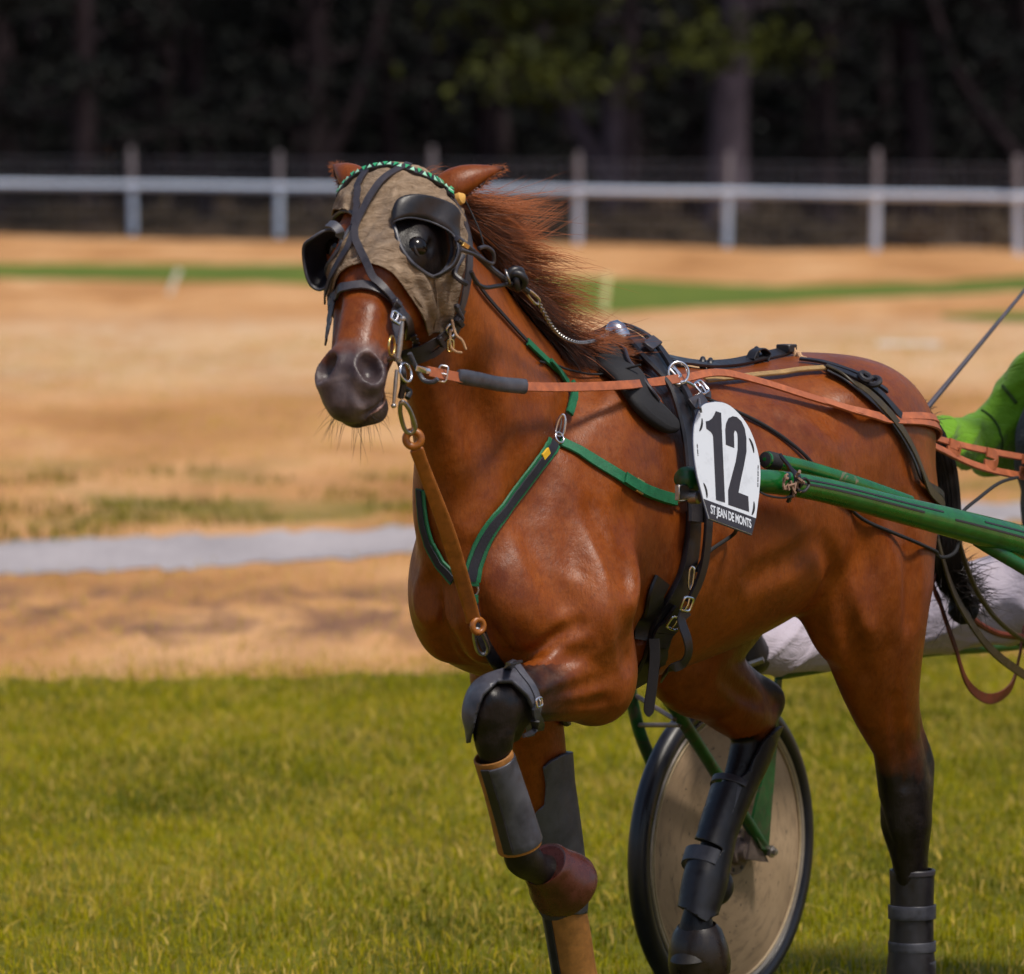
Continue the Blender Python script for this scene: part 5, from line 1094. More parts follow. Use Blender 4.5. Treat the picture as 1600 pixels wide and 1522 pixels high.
for a, b_ in (((272, 262), (246, 378)), ((722, 432), (766, 568)), ((280, 846), (311, 984)), ((761, 1020), (739, 1144))):
    a, b_ = plp(*a), plp(*b_); mid_ = (a + b_) / 2; d = b_ - a; L = np.linalg.norm(d); d = d / L; s_ = np.array([-d[1], d[0]]); q = np.linspace(0, 2 * math.pi, 16, endpoint=False)
    slab('slot', [mid_ + d * math.cos(x) * L / 2 + s_ * (math.sin(x) * 0.0030 + 0.0018 * math.cos(2 * x)) for x in q], 0.0002, 0.0012, M['black_cloth'], plate)
def lettering(txt, uv0, uv1, height, mat, parent, flip=False, bold=0.026):
    cu = bpy.data.curves.new('lettering', 'FONT'); cu.body = txt; cu.size = 1.0; cu.offset = bold; cu.space_character = 0.96; to = bpy.data.objects.new('lettering_src', cu); COL.objects.link(to)
    me = bpy.data.meshes.new_from_object(to.evaluated_get(bpy.context.evaluated_depsgraph_get())); bpy.data.objects.remove(to)
    co = np.array([v.co[:] for v in me.vertices]); x0, x1 = co[:, 0].min(), co[:, 0].max(); y0, y1 = co[:, 1].min(), co[:, 1].max()
    uv0, uv1 = np.asarray(uv0), np.asarray(uv1); d = uv1 - uv0; L = np.linalg.norm(d); d = d / L; s_ = np.array([d[1], -d[0]]); s_ = s_ if s_[1] < 0 else -s_
    for v in me.vertices:
        uv = uv0 + d * ((v.co.x - x0) / (x1 - x0) * L) + s_ * ((v.co.y - y0) / (y1 - y0) * height); v.co = plw(uv, 0.0014)
    return link('lettering', me, mat, parent, False)
lettering('ST JEAN DE MONTS', plp(338, 1150), plp(726, 1288), np.linalg.norm(plp(320, 1040) - plp(340, 1150)), WHITE, plate)
for (a, b_, nn_) in (((219, 492), (226, 600), 14), ((803, 682), (797, 882), 24)):
    a, b_ = plp(*a), plp(*b_); mk = MB()
    for k in range(nn_):
        if k % 7 == 5: continue
        q = a + (b_ - a) * (k + 0.5) / nn_; mk.box(plw(q, 0.0006), (PU, PV, PNn), (0.0008 + 0.0004 * (k % 3), 0.0009, 0.0003))
    mk.build('fine_print', BLKP, plate, False)
cord('hanging_cord', [P(1092, 622, tp[1] + 0.06), plw(plp(236, 150), 0.004), plw(plp(246, 205), 0.004)], 0.0028, M['grey_leather'], plate)
b = MB(); q = plp(130, 150); b.box(hit(1082, 634, 0.045), (PU, PV, PNn), (0.018, 0.008, 0.003)); b.build('tab', M['strap_leather'], plate)

# ================================================================== the sulky
m = MT('green_paint', 0.28, 0.5); co = m.coord('Object'); n = m.noise(26, 6, 0.65, co, 0.4); sc_ = m.noise(7, 5, 0.7, co, 1.2)
b_ = m.ramp(n, (0.3, (0.0015, 0.060, 0.008)), (0.7, (0.003, 0.115, 0.016))); b_ = m.mix(m.ramp(sc_, (0.66, 0.0), (0.70, 0.85)), b_, (0.18, 0.11, 0.07)); m.set('Base Color', b_)
m.set('Roughness', m.ramp(sc_, (0.4, 0.22), (0.7, 0.55))); m.set('Coat Weight', 0.5); m.set('Coat Roughness', 0.12); m.bump(sc_, 0.1, 0.002); GP = m.m
m = MT('green_paint_dirty', 0.4, 0.5); co = m.coord('Object'); n = m.noise(26, 6, 0.65, co, 0.4); sc_ = m.noise(11, 5, 0.7, co, 0.8)
b_ = m.ramp(n, (0.3, (0.003, 0.045, 0.012)), (0.7, (0.006, 0.095, 0.022))); b_ = m.mix(m.ramp(sc_, (0.52, 0.0), (0.66, 0.85)), b_, (0.07, 0.042, 0.034)); m.set('Base Color', b_); GD = m.m
WORN = simple('worn_tube', (0.16, 0.12, 0.11), 0.5, 0.3, 60, 0.5, 0.2)
su = empty('sulky', (-1.42, 0, 0)); tag(su, 'green racing sulky with disc wheels and long tube shafts behind the horse', 'sulky')
for s in (1, -1):
    ms = lambda p: np.array([p[0], p[1] * s, p[2]])
    tip = P(1066, 748, 0.36); mid1 = P(1240, 757, 0.40); mid2 = P(1420, 800, 0.44); end = P(1600, 848, 0.475); far = end + (end - mid2) * 1.9 + np.array([0, 0, -0.02]); far[1] = 0.46
    if s < 0: tip = tip + (mid1 - tip) * 0.62
    c = spline([ms(q) for q in (tip, mid1, mid2, end, (end + far) / 2, far)], 60)
    b = MB(); b.tube(c, np.interp(np.linspace(0, 1, 60), [0, 0.02, 0.2, 0.4, 0.6, 1], [0.017, 0.023, 0.026, 0.030, 0.037, 0.034]), 22); sh = b.build('shaft', GP, su)
    # two black pin stripes along the outer side
    t_, u_, s2 = frames(c); rr = np.interp(np.linspace(0, 1, 60), [0, 0.02, 0.2, 0.4, 0.6, 1], [0.017, 0.023, 0.026, 0.030, 0.037, 0.034])
    for ang in (6, 27):
        dr = unit(np.array([0, math.cos(math.radians(ang)) * s, math.sin(math.radians(ang))])); st_ = c + dr * (rr[:, None] + 0.0002)
        for (i0, i1) in (((11, 27), (30, 58)) if ang == 27 else ((11, 25), (27, 58))):
            b = MB(); b.ribbon(spline(st_[i0:i1], 40), dr, 0.0045, 0.0018); b.build('pin_stripe', BLKP, sh)
    # worn tip with its metal bracket
    b = MB(); b.lathe(ms(tip) , ms(tip - mid1), [(-0.075, 0.0245), (-0.015, 0.0262), (-0.005, 0.025), (0.006, 0.018), (0.010, 0.004)], 18); b.build('shaft_cap', GD, sh)
    b = MB(); q = ms(tip + np.array([0.005, 0.01, -0.027])); b.box(q, (X_, Y_, Z_), (0.030, 0.006, 0.016)); b.lathe(ms(tip + np.array([-0.012, 0.025, -0.038])), Y_, [(-0.012, 0.014), (0.008, 0.014), (0.012, 0.010)], 16); b.build('bracket', M['dull_steel'], sh)
    # second tube on the inner side
    c2 = spline([ms(q) for q in (P(1196, 718, 0.33), P(1260, 732, 0.345), P(1340, 757, 0.375), P(1420, 786, 0.41))], 30); b = MB(); b.tube(c2, 0.0175, 16); b.build('inner_tube', GP, su)
    b = MB(); d = unit(ms(P(1196, 718, 0.33)) - ms(P(1260, 732, 0.345))); b.lathe(ms(P(1200, 719, 0.33)), d, [(-0.03, 0.0195), (0.0, 0.020), (0.012, 0.016), (0.015, 0.004)], 16); b.build('tube_cap', M['black_cloth'], su)
    # binding of black strap and frayed tape round both tubes
    if s > 0:
        for q0, q1, q2, w in (((1220, 712), (1244, 748), (1232, 784), 0.012), ((1232, 730), (1252, 752), (1240, 775), 0.012)):
            c3 = spline([P(*q0, 0.37), P(*q1, 0.445), P(*q2, 0.42)], 20); b = MB(); b.ribbon(c3, Y_, w, 0.006); b.build('tape', BL, su)
        b = MB()
        for k in range(14):
            q = P(1238 + RNG.uniform(-14, 10), 752 + RNG.uniform(-14, 14), 0.45); e = q + np.array([RNG.uniform(-0.02, 0.02), RNG.uniform(0, 0.012), RNG.uniform(-0.03, 0.015)]); b.tube([q, (q + e) / 2 + RNG.normal(0, 0.004, 3), e], 0.0032, 5)
        b.build('frayed_tape', simple('frayed_tape', (0.20, 0.12, 0.085), 0.9), su)
        c3 = spline([P(1238, 775, 0.44), P(1222, 778, 0.43), P(1198, 774, 0.41), P(1180, 764, 0.39)], 20); b = MB(); b.ribbon(c3, UP, 0.010, 0.004); b.build('tape', BL, su)
        b = MB(); b.tube(spline([P(1246, 752, 0.45), P(1258, 748, 0.455), P(1264, 757, 0.455), P(1256, 768, 0.455), P(1246, 766, 0.45)], 22), 0.0035, 7); b.build('tape', BL, su)
    # fork tubes that hold the wheel
    hubi = np.array(P(1197, 1330, -0.545)); hubi = ms(np.array([hubi[0], 0.545, hubi[2]])); hubo = np.array([-1.42, 0.715 * s, 0.385])
    R_ = lambda px, py, y: ms(np.array([P(px, py, -y)[0], y, P(px, py, -y)[2]]))
    b = MB(); b.tube(spline([ms(np.array([-1.05, 0.475, 1.16])), ms(np.array([-1.00, 0.49, 1.0])), R_(1036, 1066, 0.50), R_(1062, 1118, 0.51), R_(1128, 1222, 0.53), hubi], 40), np.interp(np.linspace(0, 1, 40), [0, 1], [0.017, 0.0145]), 14); b.build('fork_tube', GD, su)
    b = MB(); b.tube(spline([ms(np.array([-0.80, 0.45, 1.21])), ms(np.array([-1.0, 0.55, 1.08])), R_(985, 1040, 0.72), R_(986, 1085, 0.74), R_(1000, 1145, 0.74), R_(1022, 1200, 0.74), hubo], 50), 0.0155, 14); b.build('fork_tube', GD, su)
    for a, e in ((R_(992, 1086, 0.735), R_(1054, 1124, 0.51)), (R_(998, 1133, 0.735), R_(1062, 1133, 0.51))):
        b = MB(); b.tube(spline([a, (a + e) / 2, e], 8), 0.0058, 8); b.build('strut', WORN, su)
    pp = [R_(*q, 0.535) for q in ((1199, 1328), (1188, 1326), (1172, 1292), (1184, 1240), (1205, 1160), (1213, 1052), (1221, 1052), (1212, 1165))]; n_ = len(pp); V = [q + Y_ * 0.004 for q in pp] + [q - Y_ * 0.004 for q in pp]
    mesh('fork_plate', V, [tuple(range(n_)), tuple(range(n_, 2 * n_))[::-1]] + [(i, i + n_, (i + 1) % n_ + n_, (i + 1) % n_) for i in range(n_)], GD, su, False)
    pp = [R_(*q, 0.55) for q in ((1196, 1347), (1163, 1342), (1170, 1296), (1180, 1310))]; V = [q + Y_ * 0.01 for q in pp] + [q - Y_ * 0.01 for q in pp]
    mesh('hub_bracket', V, [(0, 1, 2, 3), (7, 6, 5, 4)] + [(i, i + 4, (i + 1) % 4 + 4, (i + 1) % 4) for i in range(4)], WORN, su, False)
    b = MB(); b.lathe(hubi, Y_ * -s if False else Y_ * (-1 if s > 0 else 1), [(-0.02, 0.009), (0.010, 0.009), (0.010, 0.015), (0.020, 0.015), (0.021, 0.008), (0.030, 0.008), (0.031, 0.002)], 6); b.build('axle_bolt', M['dull_steel'], su)
    b = MB(); b.tube(spline([R_(1217, 1052, 0.50), R_(1330, 1034, 0.48), R_(1450, 1016, 0.46), R_(1600, 1004, 0.44), ms(np.array([-2.65, 0.42, 0.86]))], 40), 0.0165, 14); b.build('side_tube', GD, su)
    # wheel
    wc = np.array([-1.42, 0.62 * s, 0.388]); ax = np.array([0, 1.0, 0])
    w = bpy.data.objects.new('wheel', None); COL.objects.link(w); w.parent = su; w.matrix_parent_inverse = su.matrix_basis.inverted(); w.location = wc
    b = MB(); b.lathe(wc, ax, [(math.sin(q) * 0.026, 0.362 + 0.026 * math.cos(q)) for q in np.linspace(-math.pi, math.pi, 21)], 96); b.build('tyre', simple('tyre_rubber', (0.009, 0.009, 0.015), 0.34, 0, 40, 0.4, 0.15), w)
    rimm = simple('rim_metal', (0.30, 0.26, 0.23), 0.35, 0.5, 40, 0.3, 0.1)
    for sg in (1, -1):
        b = MB(); b.lathe(wc, ax * sg, [(0.0, 0.338), (0.018, 0.340), (0.021, 0.336), (0.019, 0.328), (0.014, 0.326)], 96); b.build('rim', rimm, w)
        b = MB(); b.add(*torus_vf(wc + ax * sg * 0.0165, ax, 0.322, 0.0032, 96, 8)); b.build('rim_bead', simple('bead', (0.42, 0.32, 0.20), 0.5), w)
        m = MT('disc_cover', 0.45, 0.4); tc_ = m.N.new('ShaderNodeTexCoord'); sp = m.N.new('ShaderNodeSeparateXYZ'); m.L.new(tc_.outputs['Generated'], sp.inputs[0])
        dx = m.math('SUBTRACT', sp.outputs[0], 0.5); dz = m.math('SUBTRACT', sp.outputs[2], 0.5); rad_ = m.math('SQRT', m.math('ADD', m.math('MULTIPLY', dx, dx), m.math('MULTIPLY', dz, dz))); an_ = m.math('ARCTAN2', dz, dx)
        cb = m.N.new('ShaderNodeCombineXYZ'); m.L.new(m.math('MULTIPLY', an_, 1.6), cb.inputs[0]); m.L.new(m.math('MULTIPLY', rad_, 17.0), cb.inputs[1])
        nz = m.noise(2.0, 4, 0.6, cb.outputs[0], 0.3); cb2 = m.N.new('ShaderNodeCombineXYZ'); m.L.new(m.math('MULTIPLY', an_, 5.0), cb2.inputs[0]); m.L.new(m.math('MULTIPLY', rad_, 30.0), cb2.inputs[1]); nz2 = m.noise(1.6, 3, 0.6, cb2.outputs[0], 0.2); nz3 = m.noise(7, 4, 0.6, m.coord('Object'))
        bb_ = m.ramp(nz3, (0.3, (0.30, 0.205, 0.128)), (0.7, (0.42, 0.295, 0.190))); bb_ = m.mix(m.ramp(nz, (0.52, 0.0), (0.72, 0.6)), bb_, (0.10, 0.068, 0.050)); bb_ = m.mix(m.ramp(nz2, (0.63, 0.0), (0.70, 0.85)), bb_, (0.03, 0.024, 0.022)); m.set('Base Color', bb_)
        b = MB(); b.lathe(wc, ax * sg, [(0.012, 0.327), (0.019, 0.300), (0.028, 0.18), (0.034, 0.055), (0.036, 0.02), (0.036, 0.0005)], 96); b.build('disc_cover', m.m, w)
        b = MB(); b.lathe(wc + ax * sg * 0.034, ax * sg, [(0.0, 0.058), (0.006, 0.057), (0.007, 0.034), (0.022, 0.032), (0.024, 0.024), (0.040, 0.022), (0.041, 0.004)], 28); hb_ = b.build('hub', WORN, w)
        for k in range(8):
            q = wc + ax * sg * 0.042 + 0.047 * np.array([math.cos(k * math.pi / 4 + 0.3), 0, math.sin(k * math.pi / 4 + 0.3)]); b = MB(); b.lathe(q - ax * sg * 0.002, ax * sg, [(0, 0.0055), (0.0025, 0.0050), (0.003, 0.001)], 10); b.build('hub_bolt', BLKP, hb_)
# frame behind the driver and the seat
b = MB(); b.tube(spline([np.array([-2.05, -0.465, 0.98]), np.array([-2.50, -0.44, 0.93]), np.array([-2.62, -0.25, 0.94]), np.array([-2.64, 0, 0.95]), np.array([-2.62, 0.25, 0.94]), np.array([-2.50, 0.44, 0.93]), np.array([-2.05, 0.465, 0.98])], 60), 0.017, 14); b.build('rear_arch', GD, su)
b = MB(); b.tube(spline([np.array([-2.30, -0.45, 0.86]), np.array([-2.30, 0, 0.82]), np.array([-2.30, 0.45, 0.86])], 20), 0.016, 12); b.build('seat_bar', GD, su)
b = MB(); b.lathe(np.array([-2.24, 0, 0.835]), Z_, [(0, 0.10), (0.012, 0.165), (0.040, 0.172), (0.055, 0.155), (0.058, 0.10), (0.056, 0.002)], 32); b.build('seat', BL, su)
for s in (1, -1):
    b = MB(); b.tube(spline([np.array([-1.30, 0.50 * s, 0.86]), np.array([-1.25, 0.49 * s, 0.84]), np.array([-1.22, 0.44 * s, 0.85]), np.array([-1.24, 0.39 * s, 0.87])], 14), 0.008, 8); b.build('foot_rest', M['dull_steel'], su)

# ================================================================== the driver
def newgrid(lo, hi, h):
    global GLO, GHI, GN, GXs, FLD, HV
    HV = h; GLO = np.asarray(lo, float); GHI = np.asarray(hi, float); GN = np.ceil((GHI - GLO) / HV).astype(int) + 1
    GXs = [(GLO[i] + HV * np.arange(GN[i])).astype(np.float32) for i in range(3)]; FLD = np.full(GN, 0.6, np.float32)
def mesher(name, mat, parent, fold=None, it=2):
    V, Q = surface_nets(FLD); V = relax(V, Q, it); o = fastmesh(name, V, Q, mat, parent, True)
    if fold:
        n = np.empty(len(V) * 3, np.float32); o.data.vertex_normals.foreach_get('vector', n); V = V + n.reshape(-1, 3) * fold(V)[:, None]; o.data.vertices.foreach_set('co', V.astype(np.float32).ravel()); o.data.update()
    return o
def cloth(name, c, var=0.12, rough=0.7, fs=24.0, bs=0.5):
    m = MT(name, rough, 0.3); co = m.coord('Object'); n = m.noise(fs, 4, 0.6, m.coord('Object', (1.0, 1.0, 1.8)), 1.2); w = m.noise(500, 2, 0.5, co); s_ = m.noise(6, 4, 0.6, co)
    m.set('Base Color', m.ramp(s_, (0.3, tuple(x * (1 - var) for x in c)), (0.7, tuple(min(1, x * (1 + var)) for x in c)))); m.bump(m.math('ADD', n, m.math('MULTIPLY', w, 0.06)), bs, 0.02); m.set('Sheen Weight', 0.15); return m.m
GREEN = cloth('lime_jersey', (0.105, 0.25, 0.001), 0.15, 0.75, 10.0, 0.8); LILAC = cloth('white_breeches', (0.44, 0.39, 0.47), 0.08, 0.75, 12.0, 0.5); DARKV = cloth('navy_vest', (0.005, 0.005, 0.012), 0.2)
SKIN = simple('skin', (0.42, 0.23, 0.15), 0.55, 0, 60, 0.1, 0.1)
GLOVE = M['black_cloth']
ankR, kneeR, hipR = P(1182, 1016, -0.46), P(1395, 972, -0.43), np.array([-2.08, -0.13, 0.985])
shR, elR, haR = P(1622, 596, -0.21), P(1556, 690, -0.30), P(1424, 694, -0.27)
mir = lambda p: np.array([p[0], -p[1], p[2]])
shL, elL, haL = np.array([shR[0], 0.20, shR[2]]), np.array([-1.98, 0.29, 1.24]), np.array([-1.66, 0.13, 1.33])
neckp = np.array([-2.14, 0, 1.53]); headc = np.array([-2.09, 0, 1.715])
# body: one continuous figure
newgrid((-2.60, -0.62, 0.70), (-1.05, 0.62, 1.95), 0.010)
SIDE = (0, 1, 0)
chain([(np.array([-2.07, 0, 0.97]), 0.165, 0.11), (np.array([-2.09, 0, 1.15]), 0.15, 0.105), (np.array([-2.12, 0, 1.33]), 0.17, 0.115), (np.array([-2.14, 0, 1.47]), 0.15, 0.085)], 0.04)
chain([(neckp - Z_ * 0.08, 0.06, 0.06), (neckp + Z_ * 0.02, 0.055, 0.055), (headc - Z_ * 0.06, 0.055, 0.06)], 0.03)
ellip(headc, (0.098, 0.078, 0.118), 0.03); ellip(headc + np.array([0.055, 0, -0.075]), (0.045, 0.048, 0.045), 0.03); ellip(headc + np.array([0.098, 0, -0.02]), (0.022, 0.014, 0.024), 0.015)
for s in (1, -1):
    ellip(headc + np.array([0.0, 0.078 * s, -0.02]), (0.022, 0.010, 0.030), 0.01); ellip(headc + np.array([0.088, 0.032 * s, 0.012]), (0.018, 0.018, 0.010), 0.012, sub=True)
ellip(headc + np.array([0.100, 0, -0.072]), (0.02, 0.024, 0.003), 0.006, sub=True)
for sh_, el_, ha_ in ((shR, elR, haR), (shL, elL, haL)):
    chain([(sh_, 0.055, 0.058), ((sh_ + el_) / 2, 0.046, 0.048), (el_, 0.042, 0.042)], 0.03); wr = el_ + (ha_ - el_) * 0.86; chain([(el_, 0.041, 0.043), ((el_ + wr) / 2, 0.040, 0.040), (wr, 0.026, 0.030)], 0.02)
for hp_, kn_, an_ in ((hipR, kneeR, ankR), (mir(hipR), mir(kneeR), mir(ankR))):
    chain([(hp_, 0.085, 0.085), ((hp_ + kn_) / 2, 0.072, 0.076), (kn_, 0.054, 0.058)], 0.03); chain([(kn_, 0.052, 0.056), (kn_ + (an_ - kn_) * 0.35, 0.050, 0.055), (an_, 0.036, 0.040)], 0.02)
    chain([(an_, 0.036, 0.04), (an_ + np.array([0.04, 0, 0.0]), 0.040, 0.045), (an_ + np.array([0.08, 0, 0.10]), 0.042, 0.030), (an_ + np.array([0.07, 0, 0.16]), 0.034, 0.022)], 0.02)
man = mesher('person', SKIN, None); tag(man, 'driver in lime green sleeves, dark vest and white breeches seated behind the horse', 'person')
# hands (gloved, closed on the reins and the whip)
def glove(ha_, el_, s):
    d = unit(ha_ - el_); up = unit(Z_ - d * (Z_ @ d)); sd2 = np.cross(d, up) * s; newgrid(ha_ - 0.14, ha_ + 0.14, 0.0042); SD = tuple(sd2)
    chain([(ha_ - d * 0.055, 0.026, 0.031), (ha_ - d * 0.02, 0.019, 0.037), (ha_ + d * 0.028, 0.017, 0.042)], 0.012, side=SD)
    for k, ln in enumerate((0.92, 1.0, 0.95, 0.78)):
        o = ha_ + d * 0.034 + up * (0.030 - 0.0205 * k); chain([(o - d * 0.01, 0.0095, 0.0095), (o + d * 0.020 * ln - sd2 * 0.010, 0.0092, 0.0092), (o + d * 0.024 * ln - sd2 * 0.030 * ln, 0.0085, 0.0085), (o + d * 0.002 - sd2 * 0.036 * ln, 0.0078, 0.0078), (o - d * 0.014 * ln - sd2 * 0.026, 0.007, 0.007)], 0.004)
    o = ha_ - d * 0.015 + up * 0.034; chain([(o - up * 0.01, 0.0125, 0.0125), (o + d * 0.022 - sd2 * 0.012 + up * 0.006, 0.0110, 0.0110), (o + d * 0.046 - sd2 * 0.028 + up * 0.002, 0.0098, 0.0098)], 0.006)
    return mesher('glove', GLOVE, man, None, 1)
glove(haR, elR, -1); glove(haL, elL, 1)
# clothing
newgrid((-2.60, -0.62, 0.70), (-1.05, 0.62, 1.75), 0.010)
crease = lambda a, f1, f2: (lambda V: a * (1.6 * (1 - np.abs(np.sin(V @ np.array(f1) + 1.6 * np.sin(V @ np.array(f2))))) ** 2.2 - 0.5 + 0.5 * np.sin(V @ np.array(f2) * 1.7)))
wf = lambda a, f1, f2: (lambda V: a * (np.sin(V @ np.array(f1) + 2.5 * np.sin(V @ np.array(f2))) + 0.6 * np.sin(1.9 * (V @ np.array(f2)) + 1.3 * np.sin(V @ np.array(f1)))))
for sh_, el_, ha_ in ((shR, elR, haR), (shL, elL, haL)):
    chain([(sh_ + np.array([0, 0, 0.0]), 0.082, 0.086), ((sh_ + el_) / 2, 0.074, 0.078), (el_, 0.068, 0.070)], 0.05); wr = el_ + (ha_ - el_) * 0.90; chain([(el_, 0.066, 0.068), ((el_ + wr) / 2, 0.060, 0.064), (wr, 0.050, 0.054)], 0.07)
    ellip(sh_ + np.array([-0.01, -0.02 * np.sign(sh_[1]), 0.01]), (0.085, 0.075, 0.075), 0.03)
chain([(np.array([-2.13, 0, 1.36]), 0.150, 0.09), (np.array([-2.14, 0, 1.47]), 0.15, 0.08), (np.array([-2.15, 0, 1.53]), 0.07, 0.07)], 0.04)
jersey = mesher('jersey', GREEN, man, crease(0.0062, (15, 6, 20), (7, -15, 12)), 2)
JB = BVHTree.FromObject(jersey, bpy.context.evaluated_depsgraph_get())
def jhit(px, py):
    p, n, i, d = JB.ray_cast(Vector(CAM), Vector(unit(pray(px, py)))); return None if p is None else np.array(p) + np.array(n) * 0.003
SEAM = simple('dark_green_seam', (0.020, 0.055, 0.001), 0.8)
for pth, r_ in (([(1534, 642), (1542, 647), (1549, 653), (1555, 661), (1560, 670), (1563, 680), (1565, 690), (1564, 701), (1562, 712)], 0.0030), ([(1568, 604), (1573, 610), (1578, 616), (1583, 623), (1588, 630)], 0.0045)):
    q = [jhit(*p) for p in pth]; q = [p for p in q if p is not None]
    if len(q) > 2: b = MB(); b.tube(spline(q, 24), r_, 6); b.build('sleeve_seam', SEAM, jersey)
newgrid((-2.60, -0.62, 0.70), (-1.05, 0.62, 1.75), 0.010)
chain([(np.array([-2.11, 0, 0.99]), 0.190, 0.130), (np.array([-2.12, 0, 1.15]), 0.185, 0.132), (np.array([-2.11, 0, 1.33]), 0.202, 0.148), (np.array([-2.13, 0, 1.46]), 0.182, 0.125)], 0.04)
mesher('vest', DARKV, man, wf(0.003, (24, 12, 37), (17, -21, 14)))
newgrid((-2.60, -0.66, 0.70), (-1.05, 0.66, 1.35), 0.010)
chain([(np.array([-2.12, 0, 0.96]), 0.185, 0.125), (np.array([-2.10, 0, 1.08]), 0.172, 0.118)], 0.04)
for hp_, kn_, an_ in ((hipR, kneeR, ankR), (mir(hipR), mir(kneeR), mir(ankR))):
    chain([(hp_, 0.105, 0.110), ((hp_ + kn_) / 2, 0.100, 0.106), (kn_, 0.084, 0.090)], 0.03); chain([(kn_, 0.084, 0.090), (kn_ + (an_ - kn_) * 0.35, 0.076, 0.083), (an_ - (an_ - kn_) * 0.10, 0.064, 0.070), (an_, 0.056, 0.060)], 0.02)
mesher('breeches', LILAC, man, crease(0.0060, (9, 8, 24), (7, -17, 10)))
for an_ in (ankR, mir(ankR)):
    newgrid(an_ - np.array([0.12, 0.12, 0.12]), an_ + np.array([0.2, 0.12, 0.26]), 0.006)
    chain([(an_ - np.array([0.02, 0, 0.0]), 0.046, 0.050), (an_ + np.array([0.045, 0, 0.0]), 0.050, 0.054), (an_ + np.array([0.085, 0, 0.10]), 0.050, 0.038), (an_ + np.array([0.075, 0, 0.175]), 0.040, 0.028)], 0.02); mesher('boot', BL, man)
newgrid(headc - 0.2, headc + 0.2, 0.008); ellip(headc + np.array([-0.012, 0, 0.035]), (0.128, 0.108, 0.115), 0.02); ellip(headc + np.array([0.02, 0, -0.10]), (0.2, 0.13, 0.095), 0.01, sub=True); ellip(headc + np.array([0.12, 0, 0.045]), (0.065, 0.085, 0.014), 0.02)
mesher('helmet', simple('helmet_shell', (0.105, 0.36, 0.002), 0.25, 0, 10, 0.05, 0), man)
for s in (1, -1):
    b = MB(); b.lathe(headc + np.array([0.078, 0.032 * s, 0.012]), X_, [(0.013 * math.sin(q), 0.013 * math.cos(q)) for q in np.linspace(-1.5, 1.57, 10)], 14); b.build('eye', M['eye'], man)
# whip
wb = P(1420, 672, -0.27); wt = P(1600, 455, -0.27); wd = wt - wb
b = MB(); c = spline([wb - wd * 0.12, wb, wb + wd * 0.5, wt, wb + wd * 1.45, wb + wd * 1.9 - RT * 0.03], 50); b.tube(c, np.interp(np.linspace(0, 1, 50), [0, 0.15, 0.5, 1], [0.0095, 0.0080, 0.0050, 0.0022]), 10); wh = b.build('whip', simple('whip_shaft', (0.050, 0.046, 0.066), 0.4, 0, 40, 0.3, 0.1)); tag(wh, 'slender dark driving whip held up above the horse\'s tail', 'whip')
b = MB(); b.lathe(P(1432, 658, -0.27), unit(wd), [(-0.01, 0.0085), (0.0, 0.0105), (0.012, 0.0100), (0.016, 0.008)], 12); b.build('whip_collar', M['dull_steel'], wh)
# ---- the pale inner edge of the lower lip
c = spline([hit(607, 610, -0.001), hit(601, 626, -0.001), hit(591, 640, -0.001), hit(578, 648, -0.001)], 20); b = MB(); b.tube(c, 0.0036 * np.sin(np.linspace(0.25, 2.9, 20)), 8); b.build('lip', simple('lip_skin', (0.30, 0.17, 0.15), 0.5, 0, 60, 0.2, 0.1), horse)

# ================================================================== the place: ground, strips, rail, wood
# local frame: x to the camera's right, y away from the camera, origin under the camera
EM = Matrix(((RT[0], FH[0], 0, CAM[0]), (RT[1], FH[1], 0, CAM[1]), (0, 0, 1, 0), (0, 0, 0, 1)))
def gl2(px, py):
    g = G(px, py); d = g - CAM; return (float(d @ RT), float(d @ FH))
def place(o): o.matrix_world = EM; return o
def band(name, top, bot, z, mat, nx=120, ny=6, edge=0.0, seed=0, ext=(-2400, 4000)):
    """a strip of ground between two rows of the photo; its edges are made uneven"""
    r_ = np.random.default_rng(seed); xs = np.linspace(ext[0], ext[1], nx); V = []; F = []
    def row(pts, x): return np.interp(x, [p[0] for p in pts], [p[1] for p in pts])
    e1 = np.convolve(r_.normal(0, 1, nx + 8), np.ones(3) / 3, 'same')[:nx] * edge; e2 = np.convolve(r_.normal(0, 1, nx + 8), np.ones(3) / 3, 'same')[:nx] * edge
    for i, x in enumerate(xs):
        a = np.array(gl2(x, row(top, x))); b_ = np.array(gl2(x, row(bot, x))); a[1] += e1[i] * a[1]; b_[1] += e2[i] * b_[1]
        for j in range(ny): t = j / (ny - 1); q = b_ * (1 - t) + a * t; V.append((q[0], q[1], z))
    for i in range(nx - 1):
        for j in range(ny - 1): F.append((i * ny + j, (i + 1) * ny + j, (i + 1) * ny + j + 1, i * ny + j + 1))
    return tag(place(mesh(name, V, F, mat, None, False)), kind='structure')
